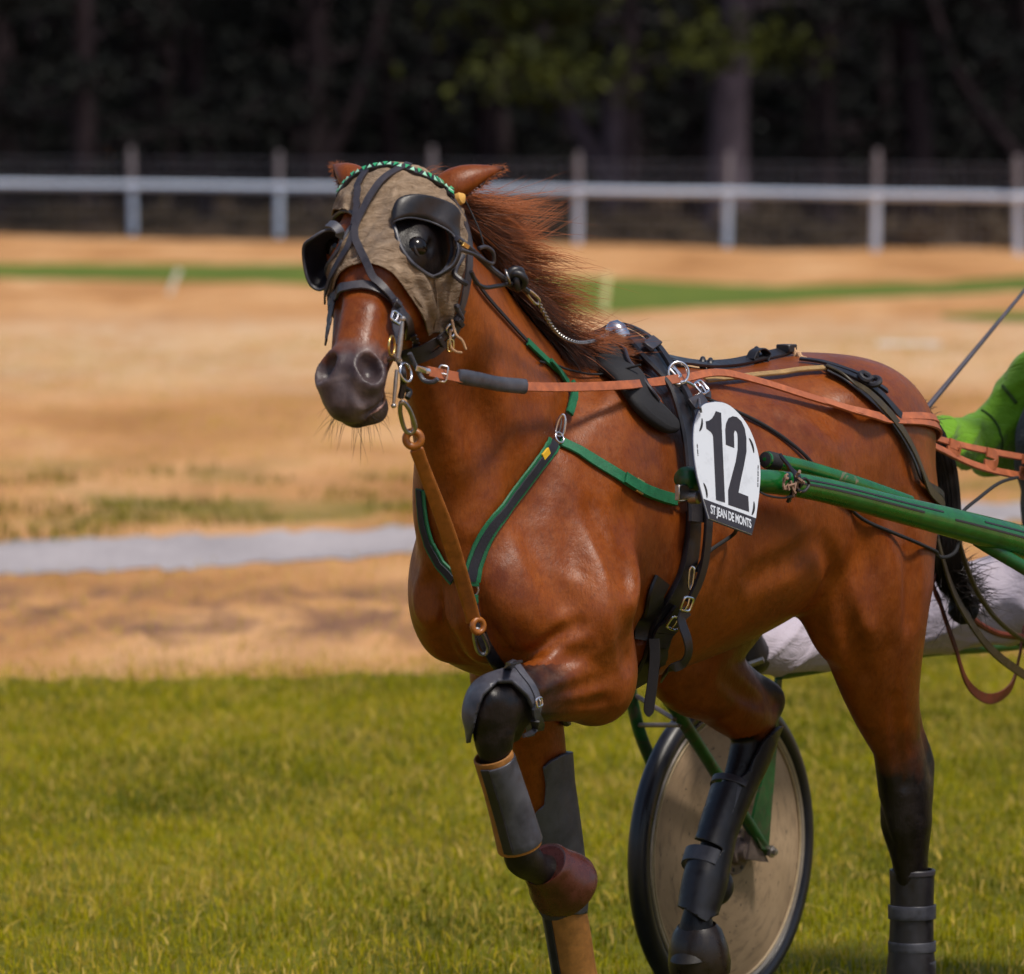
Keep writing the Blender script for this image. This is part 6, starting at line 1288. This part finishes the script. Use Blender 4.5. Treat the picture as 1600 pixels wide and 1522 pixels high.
# straw-dry field
m = MT('dry_straw_field', 0.9, 0.1); co = m.coord('Object', (1.0, 0.30, 1.0)); n1 = m.noise(0.55, 5, 0.6, co, 0.4); n2 = m.noise(3.2, 5, 0.65, co, 0.6); n3 = m.noise(22, 4, 0.7, m.coord('Object', (1.0, 0.5, 1.0)))
c = m.ramp(n1, (0.30, (0.33, 0.145, 0.046)), (0.5, (0.52, 0.262, 0.104)), (0.68, (0.66, 0.385, 0.190)))
c = m.mix(m.ramp(n2, (0.45, 0.0), (0.72, 0.55)), c, (0.33, 0.165, 0.075)); c = m.mix(m.ramp(n3, (0.5, 0.0), (0.8, 0.45)), c, (0.70, 0.47, 0.27))
gp_ = m.noise(0.9, 3, 0.6, m.coord('Object', (0.8, 0.45, 1.0)), 0.3); sp = m.N.new('ShaderNodeSeparateXYZ'); m.L.new(m.coord('Object'), sp.inputs[0]); yy = sp.outputs[1]
def near_y(a, b): return m.ramp(m.math('ABSOLUTE', m.math('DIVIDE', m.math('SUBTRACT', yy, a), b)), (0.5, 1.0), (1.0, 0.0))
c = m.mix(m.math('MULTIPLY', m.ramp(gp_, (0.50, 0.0), (0.62, 0.75)), near_y(34.3, 4.5)), c, (0.155, 0.145, 0.030))     # weeds greening beside the path
c = m.mix(m.math('MULTIPLY', m.ramp(n2, (0.40, 0.0), (0.62, 0.85)), near_y(26.2, 2.0)), c, (0.165, 0.085, 0.060))   # bare earth worn open
c = m.mix(m.math('MULTIPLY', m.ramp(n2, (0.35, 0.1), (0.6, 0.8)), near_y(57, 11)), c, (0.62, 0.43, 0.27))            # pale stubble
m.set('Base Color', c); m.bump(m.math('ADD', n3, n2), 0.9, 0.05); FIELD = m.m
nx, ny = 60, 60; xs = np.linspace(-420, 420, nx); ys = np.r_[np.linspace(-60, 130, 40), np.linspace(150, 420, 20)]
gv = [(x, y, 0.0) for x in xs for y in ys]; gf = [(i * ny + j, (i + 1) * ny + j, (i + 1) * ny + j + 1, i * ny + j + 1) for i in range(nx - 1) for j in range(ny - 1)]
tag(place(mesh('ground', gv, gf, FIELD, None, False)), kind='structure')
# grey path
m = MT('grey_path', 0.8, 0.2); co = m.coord('Object', (1.0, 0.5, 1.0)); n1 = m.noise(1.2, 5, 0.65, co); n2 = m.noise(26, 4, 0.7, co)
c = m.mix(m.ramp(n2, (0.3, 0.0), (0.75, 0.6)), m.ramp(n1, (0.3, (0.17, 0.152, 0.160)), (0.7, (0.34, 0.305, 0.315))), (0.52, 0.47, 0.48)); m.set('Base Color', c); m.bump(n2, 0.7, 0.02)
band('path', [(-900, 858), (0, 850), (330, 836), (650, 825), (1000, 808), (1600, 785), (2500, 750)], [(-900, 915), (0, 901), (330, 886), (650, 866), (1000, 845), (1600, 816), (2500, 775)], 0.006, m.m, 700, 4, 0.006, 3)
# turf near the horse, turf strip far away
def turf(name, a, b, d, sc):
    m = MT(name, 0.85, 0.15); co = m.coord('Object', (1.0, 0.35, 1.0)); n1 = m.noise(sc, 5, 0.65, co, 0.3); n2 = m.noise(sc * 9, 4, 0.7, co); c = m.ramp(n1, (0.32, a), (0.66, b)); m.set('Base Color', m.mix(m.ramp(n2, (0.5, 0.0), (0.78, 0.6)), c, d)); m.bump(n2, 0.7, 0.03); return m.m
NEART = turf('near_turf', (0.060, 0.062, 0.002), (0.14, 0.135, 0.004), (0.15, 0.12, 0.02), 1.6); FART = turf('far_turf', (0.070, 0.105, 0.012), (0.115, 0.150, 0.018), (0.17, 0.17, 0.03), 0.25)
band('lawn', [(-900, 1090), (0, 1066), (700, 1054), (1600, 1022), (2500, 990)], [(-900, 2300), (2500, 2300)], 0.004, NEART, 560, 30, 0.006, 5)
band('turf_strip', [(-900, 408), (0, 412), (480, 413), (880, 432), (1200, 447), (1450, 441), (1600, 433), (2500, 400)], [(-900, 430), (0, 435), (200, 439), (480, 444), (700, 470), (880, 489), (1000, 487), (1200, 474), (1600, 455), (2500, 420)], 0.006, FART, 420, 5, 0.004, 9)
PALE = simple('pale_gravel', (0.55, 0.48, 0.42), 0.9, 0, 20, 0.2, 0.2)
band('gravel_streak', [(1370, 534), (1470, 535)], [(1370, 541), (1470, 541)], 0.006, PALE, 30, 3, 0.001, 2, (1370, 1470))
band('weed_streak', [(1470, 492), (1540, 488), (1700, 486)], [(1470, 496), (1540, 502), (1700, 505)], 0.006, FART, 40, 3, 0.002, 4, (1470, 1700))
wood_floor = turf('wood_floor', (0.030, 0.020, 0.012), (0.055, 0.035, 0.020), (0.08, 0.05, 0.03), 0.5)
band('wood_floor', [(-900, 262), (2500, 262)], [(-900, 362), (0, 366), (430, 379), (900, 382), (1200, 392), (1600, 388), (2500, 380)], 0.008, wood_floor, 120, 6, 0.01, 8)

# grass blades
def blades(name, n, xr, yr, h, w, mat, tintf, seed, keep=None, lean=0.5):
    r_ = np.random.default_rng(seed); D = np.sqrt(r_.uniform(yr[0] ** 2, yr[1] ** 2, n)) if True else None
    x = r_.uniform(-1, 1, n) * (xr * D + 1.7); base = np.stack([x, D, np.zeros(n)], 1)
    if keep is not None: k = keep(base, r_); base = base[k]; n = len(base)
    ang = r_.uniform(0, 2 * math.pi, n); H = r_.uniform(h[0], h[1], n); ln = r_.normal(0, lean, n) + 0.25; dirx = np.stack([np.cos(ang), np.sin(ang), np.zeros(n)], 1); sd_ = np.stack([-np.sin(ang), np.cos(ang), np.zeros(n)], 1)
    W = r_.uniform(w[0], w[1], n); rows = []
    for t, ww in ((0, 1.0), (0.45, 0.85), (0.8, 0.5), (1.0, 0.06)):
        c = base + dirx * (H * ln * t * t)[:, None] + np.stack([np.zeros(n), np.zeros(n), H * (t - 0.30 * np.abs(ln) * t * t)], 1)
        rows += [c - sd_ * (W * ww / 2)[:, None], c + sd_ * (W * ww / 2)[:, None]]
    V = np.stack(rows, 1).reshape(-1, 3); i = np.arange(n)[:, None] * 8; Q = np.concatenate([i + np.array([[0, 1, 3, 2]]), i + np.array([[2, 3, 5, 4]]), i + np.array([[4, 5, 7, 6]])], 1).reshape(-1, 4)
    o = fastmesh(name, V, Q, mat, None, False); vattr(o, 'tint', np.repeat(tintf(base, r_), 8)); place(o); return tag(o, kind='stuff')
m = MT('grass_blade', 0.6, 0.06); a = m.attr('tint'); c = m.ramp(a, (0.0, (0.055, 0.062, 0.0004)), (0.30, (0.20, 0.198, 0.0008)), (0.60, (0.38, 0.335, 0.002)), (0.80, (0.45, 0.32, 0.03)), (1.0, (0.60, 0.43, 0.13))); m.set('Base Color', c); m.set('Subsurface Weight', 0.0)
tr = m.N.new('ShaderNodeBsdfTranslucent'); m.L.new(c, tr.inputs[0]); mx = m.N.new('ShaderNodeMixShader'); mx.inputs[0].default_value = 0.35; m.L.new(m.b.outputs[0], mx.inputs[1]); m.L.new(tr.outputs[0], mx.inputs[2]); m.L.new(mx.outputs[0], m.N['Material Output'].inputs[0]); BLADE = m.m
_cr = np.random.default_rng(41); CLX = np.stack([_cr.uniform(-3.2, 3.2, 420), _cr.uniform(12.4, 24.4, 420), _cr.uniform(0.05, 0.26, 420), _cr.uniform(0.25, 0.95, 420)], 1)
def vnoise(x, y, sc, seed):             # smooth random patches
    g = np.random.default_rng(seed).random((64, 64)); u, v = (x * sc) % 63, (y * sc) % 63; i, j = u.astype(int), v.astype(int); f, h = u - i, v - j; f, h = f * f * (3 - 2 * f), h * h * (3 - 2 * h)
    return (g[i, j] * (1 - f) + g[i + 1, j] * f) * (1 - h) + (g[i, j + 1] * (1 - f) + g[i + 1, j + 1] * f) * h
def tint(base, r_):
    n = len(base); x, y = base[:, 0] + 40, base[:, 1]; p = 0.5 * vnoise(x, y, 0.9, 1) + 0.3 * vnoise(x, y, 2.7, 2) + 0.2 * vnoise(x, y, 7, 3); t = -0.14 + 1.05 * p + r_.normal(0, 0.15, n); dp_ = np.full(n, 0.018)
    for cx, cy, rad, pr in CLX:
        m_ = np.exp(-((base[:, 0] - cx) ** 2 + ((base[:, 1] - cy) * 0.45) ** 2) / rad ** 2); dp_ = np.maximum(dp_, pr * m_ * 0.6)
    return np.clip(np.where(r_.random(n) < dp_, r_.uniform(0.70, 1.0, n), t), 0, 1)
def onlawn(base, r_):
    px = CXP + base[:, 0] / base[:, 1] * FPX; py = np.interp(px, [-900, 0, 700, 1600, 2500], [1090, 1066, 1054, 1022, 990]); D = HC * FPX / (py - YHP); return base[:, 1] < D * (1.0 + r_.normal(0, 0.02, len(base)))
blades('grass', 260000, 0.088, (12.4, 24.6), (0.016, 0.046), (0.0022, 0.0046), BLADE, tint, 1, onlawn)
blades('dry_grass_clippings', 16000, 0.088, (12.4, 24.0), (0.03, 0.08), (0.0025, 0.006), BLADE, lambda b_, r_: r_.uniform(0.78, 1.0, len(b_)), 2, onlawn, 2.6)
def onfield(base, r_):
    px = CXP + base[:, 0] / base[:, 1] * FPX; D = HC * FPX / (np.interp(px, [-900, 0, 700, 1600, 2500], [1090, 1066, 1054, 1022, 990]) - YHP); pu = HC * FPX / base[:, 1] + YHP
    t_ = np.interp(px, [-900, 0, 330, 650, 1000, 1600, 2500], [858, 850, 836, 825, 808, 785, 750]); b_ = np.interp(px, [-900, 0, 330, 650, 1000, 1600, 2500], [915, 901, 886, 866, 845, 816, 775])
    patch = np.sin(base[:, 0] * 1.7 + 2 * np.sin(base[:, 1] * 0.7)) * np.sin(base[:, 1] * 1.1 + base[:, 0] * 0.6) + r_.normal(0, 0.5, len(base)) > -0.1
    return (base[:, 1] > D * 0.99) & ~((pu > t_ + r_.normal(0, 5, len(pu))) & (pu < b_ + r_.normal(0, 5, len(pu)))) & patch
blades('dry_stubble', 60000, 0.088, (22.8, 60.0), (0.015, 0.055), (0.003, 0.007), BLADE, lambda b_, r_: np.where((np.abs(b_[:, 1] - 34.4) < 2.4) & (r_.random(len(b_)) < 0.45) & (np.sin(b_[:, 0] * 1.9 + b_[:, 1]) > -0.1), r_.uniform(0.2, 0.6, len(b_)), r_.uniform(0.76, 1.0, len(b_))), 3, onfield, 0.9)

wc_ = [(gl2(*q), rd) for q, rd in (((60, 752), .45), (85, 803) and ((85, 803), .5), ((150, 796), .5), ((25, 800), .55), ((272, 740), .4), ((305, 793), .45), ((418, 752), .3), ((600, 752), .3), ((205, 812), .5), ((120, 832), .45), ((560, 776), .4), ((30, 838), .5), ((640, 800), .35), ((360, 815), .4))]
def inweeds(base, r_):
    d = np.full(len(base), 9.0)
    for (c, rd) in wc_: d = np.minimum(d, np.sqrt(((base[:, 0] - c[0])) ** 2 + ((base[:, 1] - c[1]) * 0.6) ** 2) / rd)
    return r_.random(len(base)) < np.clip(1.0 - d, 0, 1)
blades('weeds', 24000, 0.088, (29.5, 38.0), (0.03, 0.10), (0.005, 0.011), BLADE, lambda b_, r_: np.clip(r_.normal(0.12, 0.12, len(b_)), 0, 0.5), 6, inweeds, 0.8)

# small marker pegs
PEG = simple('white_peg', (0.62, 0.60, 0.52), 0.6, 0, 20, 0.15, 0.1); PEGY = simple('cream_peg', (0.60, 0.56, 0.27), 0.6, 0, 20, 0.15, 0.1)
for (x0, y0, x1, y1, w, mt, lb) in ((263, 460, 279, 424, 0.030, PEG, 'short white marker peg leaning to the right on the straw at the left'), (942, 487, 949, 432, 0.040, PEGY, 'upright cream marker peg at the edge of the green strip behind the mane')):
    g = G((x0 + x1) / 2 if False else x0, y0); k = depth(g); tpt = D_(x1, y1, k); b = MB(); b.tube(spline([g - Z_ * 0.05, (g + tpt) / 2, tpt], 6), w, 8, flat=0.5, up=FH); p = b.build('marker_peg', mt); tag(p, lb, 'marker peg')
    b = MB(); b.tube(spline([tpt - unit(tpt - g) * 0.05, tpt + unit(tpt - g) * 0.015], 4), w * 1.12, 8, flat=0.5, up=FH); b.build('cap', mt, p)

# white running rail on posts, wire mesh behind
RAILW = simple('rail_white', (0.70, 0.80, 1.0), 0.45, 0, 3, 0.06, 0.05); POSTG = simple('weathered_post', (0.155, 0.135, 0.15), 0.85, 0, 6, 0.3, 0.3); WIRE = simple('fence_wire', (0.22, 0.21, 0.24), 0.5, 0.5, 10, 0.1, 0)
fl = lambda px: 116.5 - 20.0 * px / 1600.0 if 0 <= px <= 1600 else (116.5 - 0.006 * px if px < 0 else 96.5 - 0.006 * (px - 1600))
fe = empty('rail_fence', D_(800, 300, 106)); fe['label'] = 'long white running rail on posts with wire mesh before the dark wood'; fe['category'] = 'fence'
def fpt(px, z): D = fl(px); r = pray(px, 761); q = CAM + (FH * D + RT * ((px - CXP) / FPX * D)); return np.array([q[0], q[1], z])
pxs = [-1910, -1675, -1440, -1205, -970, -735, -500, -265, -30, 208, 436, 675, 903, 1136, 1368, 1592, 1812, 2030, 2245, 2455, 2665, 2870, 3070, 3270]
b = MB(); ra = [fpt(x, 0.93 + 0.004 * math.sin(x)) for x in np.linspace(-2000, 3350, 80)]; b.tube(ra, 0.062, 12, flat=1.0); rl = b.build('rail', RAILW, fe)
for k, x in enumerate(pxs):
    h_ = 1.62 + 0.05 * math.sin(k * 2.4); q = fpt(x, 0) + FH * 0.10; ln = np.array([0.02 * math.sin(k * 1.7), 0.02 * math.cos(k), 0]); b = MB()
    b.tube(spline([q - Z_ * 0.15, q + Z_ * 0.5 + ln * 0.5, q + Z_ * 0.86 + ln], 8), 0.062, 10, 1); b.tube(spline([q + Z_ * 0.86 + ln, q + Z_ * 1.2 + ln * 1.4, q + Z_ * h_ + ln * 2], 8), [0.062, 0.064, 0.063, 0.062, 0.060, 0.060, 0.057, 0.050], 10, 0)
    b.build('post', [POSTG, RAILW], fe)
b = MB(); wx = np.linspace(-2000, 3350, 100)
for z in (0.25, 0.45, 0.65, 0.85, 1.05, 1.25, 1.42): b.tube([fpt(x, z) + FH * 0.20 for x in wx], 0.006, 4)
for x in np.linspace(-2000, 3350, 400): q = fpt(x, 0) + FH * 0.20; b.tube([q + Z_ * 0.05, q + Z_ * 0.7, q + Z_ * 1.42], 0.005, 4)
wm = b.build('wire_mesh', WIRE, fe); wm['kind'] = 'stuff'

# trees: a dark pine wood
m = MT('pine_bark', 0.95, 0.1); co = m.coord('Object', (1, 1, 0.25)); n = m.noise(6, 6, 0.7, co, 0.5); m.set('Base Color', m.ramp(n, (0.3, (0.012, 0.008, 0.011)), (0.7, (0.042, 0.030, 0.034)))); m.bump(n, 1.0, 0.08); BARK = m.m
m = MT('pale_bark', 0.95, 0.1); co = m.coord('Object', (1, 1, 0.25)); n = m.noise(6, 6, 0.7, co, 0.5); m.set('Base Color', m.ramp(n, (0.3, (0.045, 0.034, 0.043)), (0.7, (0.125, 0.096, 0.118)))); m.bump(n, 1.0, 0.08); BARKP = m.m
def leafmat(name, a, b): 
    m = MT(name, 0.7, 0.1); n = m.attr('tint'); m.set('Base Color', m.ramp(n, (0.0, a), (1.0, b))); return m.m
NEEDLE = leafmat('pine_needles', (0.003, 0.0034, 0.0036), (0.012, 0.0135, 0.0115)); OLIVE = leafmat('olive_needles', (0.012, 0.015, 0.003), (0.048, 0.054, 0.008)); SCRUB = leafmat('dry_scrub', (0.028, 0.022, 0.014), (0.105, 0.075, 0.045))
def cards(name, C, size, mat, parent, seed, squash=0.5):
    r_ = np.random.default_rng(seed); n = len(C); a = r_.normal(0, 1, (n, 3)); a /= np.linalg.norm(a, axis=1)[:, None]; b_ = r_.normal(0, 1, (n, 3)); b_ -= a * np.sum(a * b_, 1)[:, None]; b_ /= np.linalg.norm(b_, axis=1)[:, None]; s = r_.uniform(0.5, 1.2, n)[:, None] * size
    V = np.stack([C - a * s, C + b_ * s * squash - a * s * 0.1, C + a * s, C - b_ * s * squash + a * s * 0.1], 1).reshape(-1, 3); Q = np.arange(4 * n).reshape(-1, 4); o = fastmesh(name, V, Q, mat, parent, False); vattr(o, 'tint', np.repeat(r_.random(n), 4)); return o
def tree(px, D, h, r0, lean, low, seed, label, group=None, leafm=None, nleaf=2600, sweeps=(), name='pine_tree', fork=0, bark=None):
    r_ = np.random.default_rng(seed); q = CAM + FH * D + RT * ((px - CXP) / FPX * D); base = np.array([q[0], q[1], 0.0]); t = empty(name, base); tag(t, label, 'tree', group)
    lv = RT * lean[0] + FH * lean[1]; tp_ = spline([base - Z_ * 0.3, base + Z_ * h * 0.15 + lv * h * 0.10, base + Z_ * h * 0.45 + lv * h * 0.42 + r_.normal(0, 0.15, 3), base + Z_ * h * 0.75 + lv * h * 0.7 + r_.normal(0, 0.2, 3), base + Z_ * h * 0.97 + lv * h * 0.9], 26)
    b = MB(); b.tube(tp_, r0 * np.interp(np.linspace(0, 1, 26), [0, 0.06, 0.2, 1], [1.45, 1.12, 0.95, 0.12]), 12)
    if fork:
        f0 = tp_[3]; b.tube(spline([f0, f0 + Z_ * h * 0.2 + RT * fork * h * 0.10, f0 + Z_ * h * 0.45 + RT * fork * h * 0.16], 14), r0 * np.linspace(0.75, 0.3, 14), 10)
    C = []; nl = 15
    for k in range(nl):
        f = low + (0.97 - low) * k / (nl - 1); p = np.array([np.interp(f, np.linspace(0, 1, 26), tp_[:, j]) for j in range(3)]); az = k * 2.4 + r_.uniform(-0.4, 0.4); L = h * (0.30 * (1 - f) + 0.10) * r_.uniform(0.8, 1.2); d = np.array([math.cos(az), math.sin(az), r_.uniform(-0.05, 0.22)])
        e = p + d * L + Z_ * -0.05 * L; mid_ = (p + e) / 2 + Z_ * L * 0.08; lp = spline([p, mid_, e], 10); b.tube(lp, r0 * np.linspace(0.28, 0.05, 10) * (1.1 - f), 6)
        for j in range(5): c0_ = lp[3 + j] if 3 + j < 10 else lp[-1]; m_ = nleaf // (nl * 5); C.append(c0_ + r_.normal(0, 1, (m_, 3)) * np.array([0.55, 0.55, 0.22]) * L * 0.30)
    b.build('trunk', bark or BARK, t)
    cards('crown', np.vstack(C), 0.17, leafm or NEEDLE, t, seed + 1)
    return t, base
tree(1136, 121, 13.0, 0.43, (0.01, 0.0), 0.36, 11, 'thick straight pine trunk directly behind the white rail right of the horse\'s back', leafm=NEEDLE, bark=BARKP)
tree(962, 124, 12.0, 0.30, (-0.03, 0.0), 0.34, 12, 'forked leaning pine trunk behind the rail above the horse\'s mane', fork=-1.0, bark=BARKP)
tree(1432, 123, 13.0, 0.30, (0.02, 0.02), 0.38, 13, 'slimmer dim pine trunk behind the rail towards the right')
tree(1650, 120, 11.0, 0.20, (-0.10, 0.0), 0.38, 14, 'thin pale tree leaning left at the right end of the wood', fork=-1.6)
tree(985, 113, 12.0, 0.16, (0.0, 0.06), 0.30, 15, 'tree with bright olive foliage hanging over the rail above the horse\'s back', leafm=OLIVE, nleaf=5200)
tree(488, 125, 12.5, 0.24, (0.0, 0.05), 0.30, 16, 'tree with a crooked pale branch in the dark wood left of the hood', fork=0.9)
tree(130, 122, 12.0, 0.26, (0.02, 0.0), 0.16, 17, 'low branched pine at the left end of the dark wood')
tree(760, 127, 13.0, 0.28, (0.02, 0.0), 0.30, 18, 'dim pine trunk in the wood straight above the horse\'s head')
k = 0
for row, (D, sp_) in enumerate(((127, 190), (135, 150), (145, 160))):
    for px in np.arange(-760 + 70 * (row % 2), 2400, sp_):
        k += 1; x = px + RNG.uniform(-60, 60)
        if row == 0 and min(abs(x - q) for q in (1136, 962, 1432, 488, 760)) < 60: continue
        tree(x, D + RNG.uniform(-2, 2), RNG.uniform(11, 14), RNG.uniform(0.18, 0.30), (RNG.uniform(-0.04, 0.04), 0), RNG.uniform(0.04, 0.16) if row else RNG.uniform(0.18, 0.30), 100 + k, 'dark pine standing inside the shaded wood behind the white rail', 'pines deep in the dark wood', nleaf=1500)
# low scrub in front of and between the trunks
def scrub(px, D, w, h, seed, label, group, mat, n=500, name='bush', parts=True):
    r_ = np.random.default_rng(seed); q = CAM + FH * D + RT * ((px - CXP) / FPX * D); base = np.array([q[0], q[1], 0.0]); t = empty(name, base); tag(t, label, 'bush', group)
    a = r_.normal(0, 1, (n, 3)); a /= np.linalg.norm(a, axis=1)[:, None]; rr = r_.random(n)[:, None] ** 0.4; C = base + a * rr * np.array([w, w, h]) * (0.8 + 0.35 * np.sin(3 * np.arctan2(a[:, 1], a[:, 0])))[:, None] + Z_ * h * 0.75; C[:, 2] = np.abs(C[:, 2]) * 0.95 + 0.03
    cards('foliage', C, 0.09, mat, t, seed + 1, 0.45); b = MB()
    for k in range(6): d = np.array([r_.normal(0, w * 0.4), r_.normal(0, w * 0.4), h * 1.1]); b.tube([base, base + d * 0.5 + r_.normal(0, 0.04, 3), base + d], [0.02, 0.014, 0.006], 5)
    b.build('stem', BARK, t)
k = 0
for px in np.arange(-420, 2000, 78):
    k += 1; x = px + RNG.uniform(-25, 25); scrub(x, fl(min(max(x, -400), 2000)) + RNG.uniform(2.5, 6.0), RNG.uniform(0.5, 0.9), RNG.uniform(0.22, 0.40), 500 + k, 'low dry brown scrub bush at the foot of the white rail', 'dry scrub bushes along the rail', SCRUB, 420)
for px in np.arange(-500, 2150, 150):
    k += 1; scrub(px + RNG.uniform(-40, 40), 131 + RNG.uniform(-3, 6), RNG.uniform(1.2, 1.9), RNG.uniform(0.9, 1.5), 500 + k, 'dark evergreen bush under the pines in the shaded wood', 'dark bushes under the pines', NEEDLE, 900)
# far depth of the wood that reads as one dark mass
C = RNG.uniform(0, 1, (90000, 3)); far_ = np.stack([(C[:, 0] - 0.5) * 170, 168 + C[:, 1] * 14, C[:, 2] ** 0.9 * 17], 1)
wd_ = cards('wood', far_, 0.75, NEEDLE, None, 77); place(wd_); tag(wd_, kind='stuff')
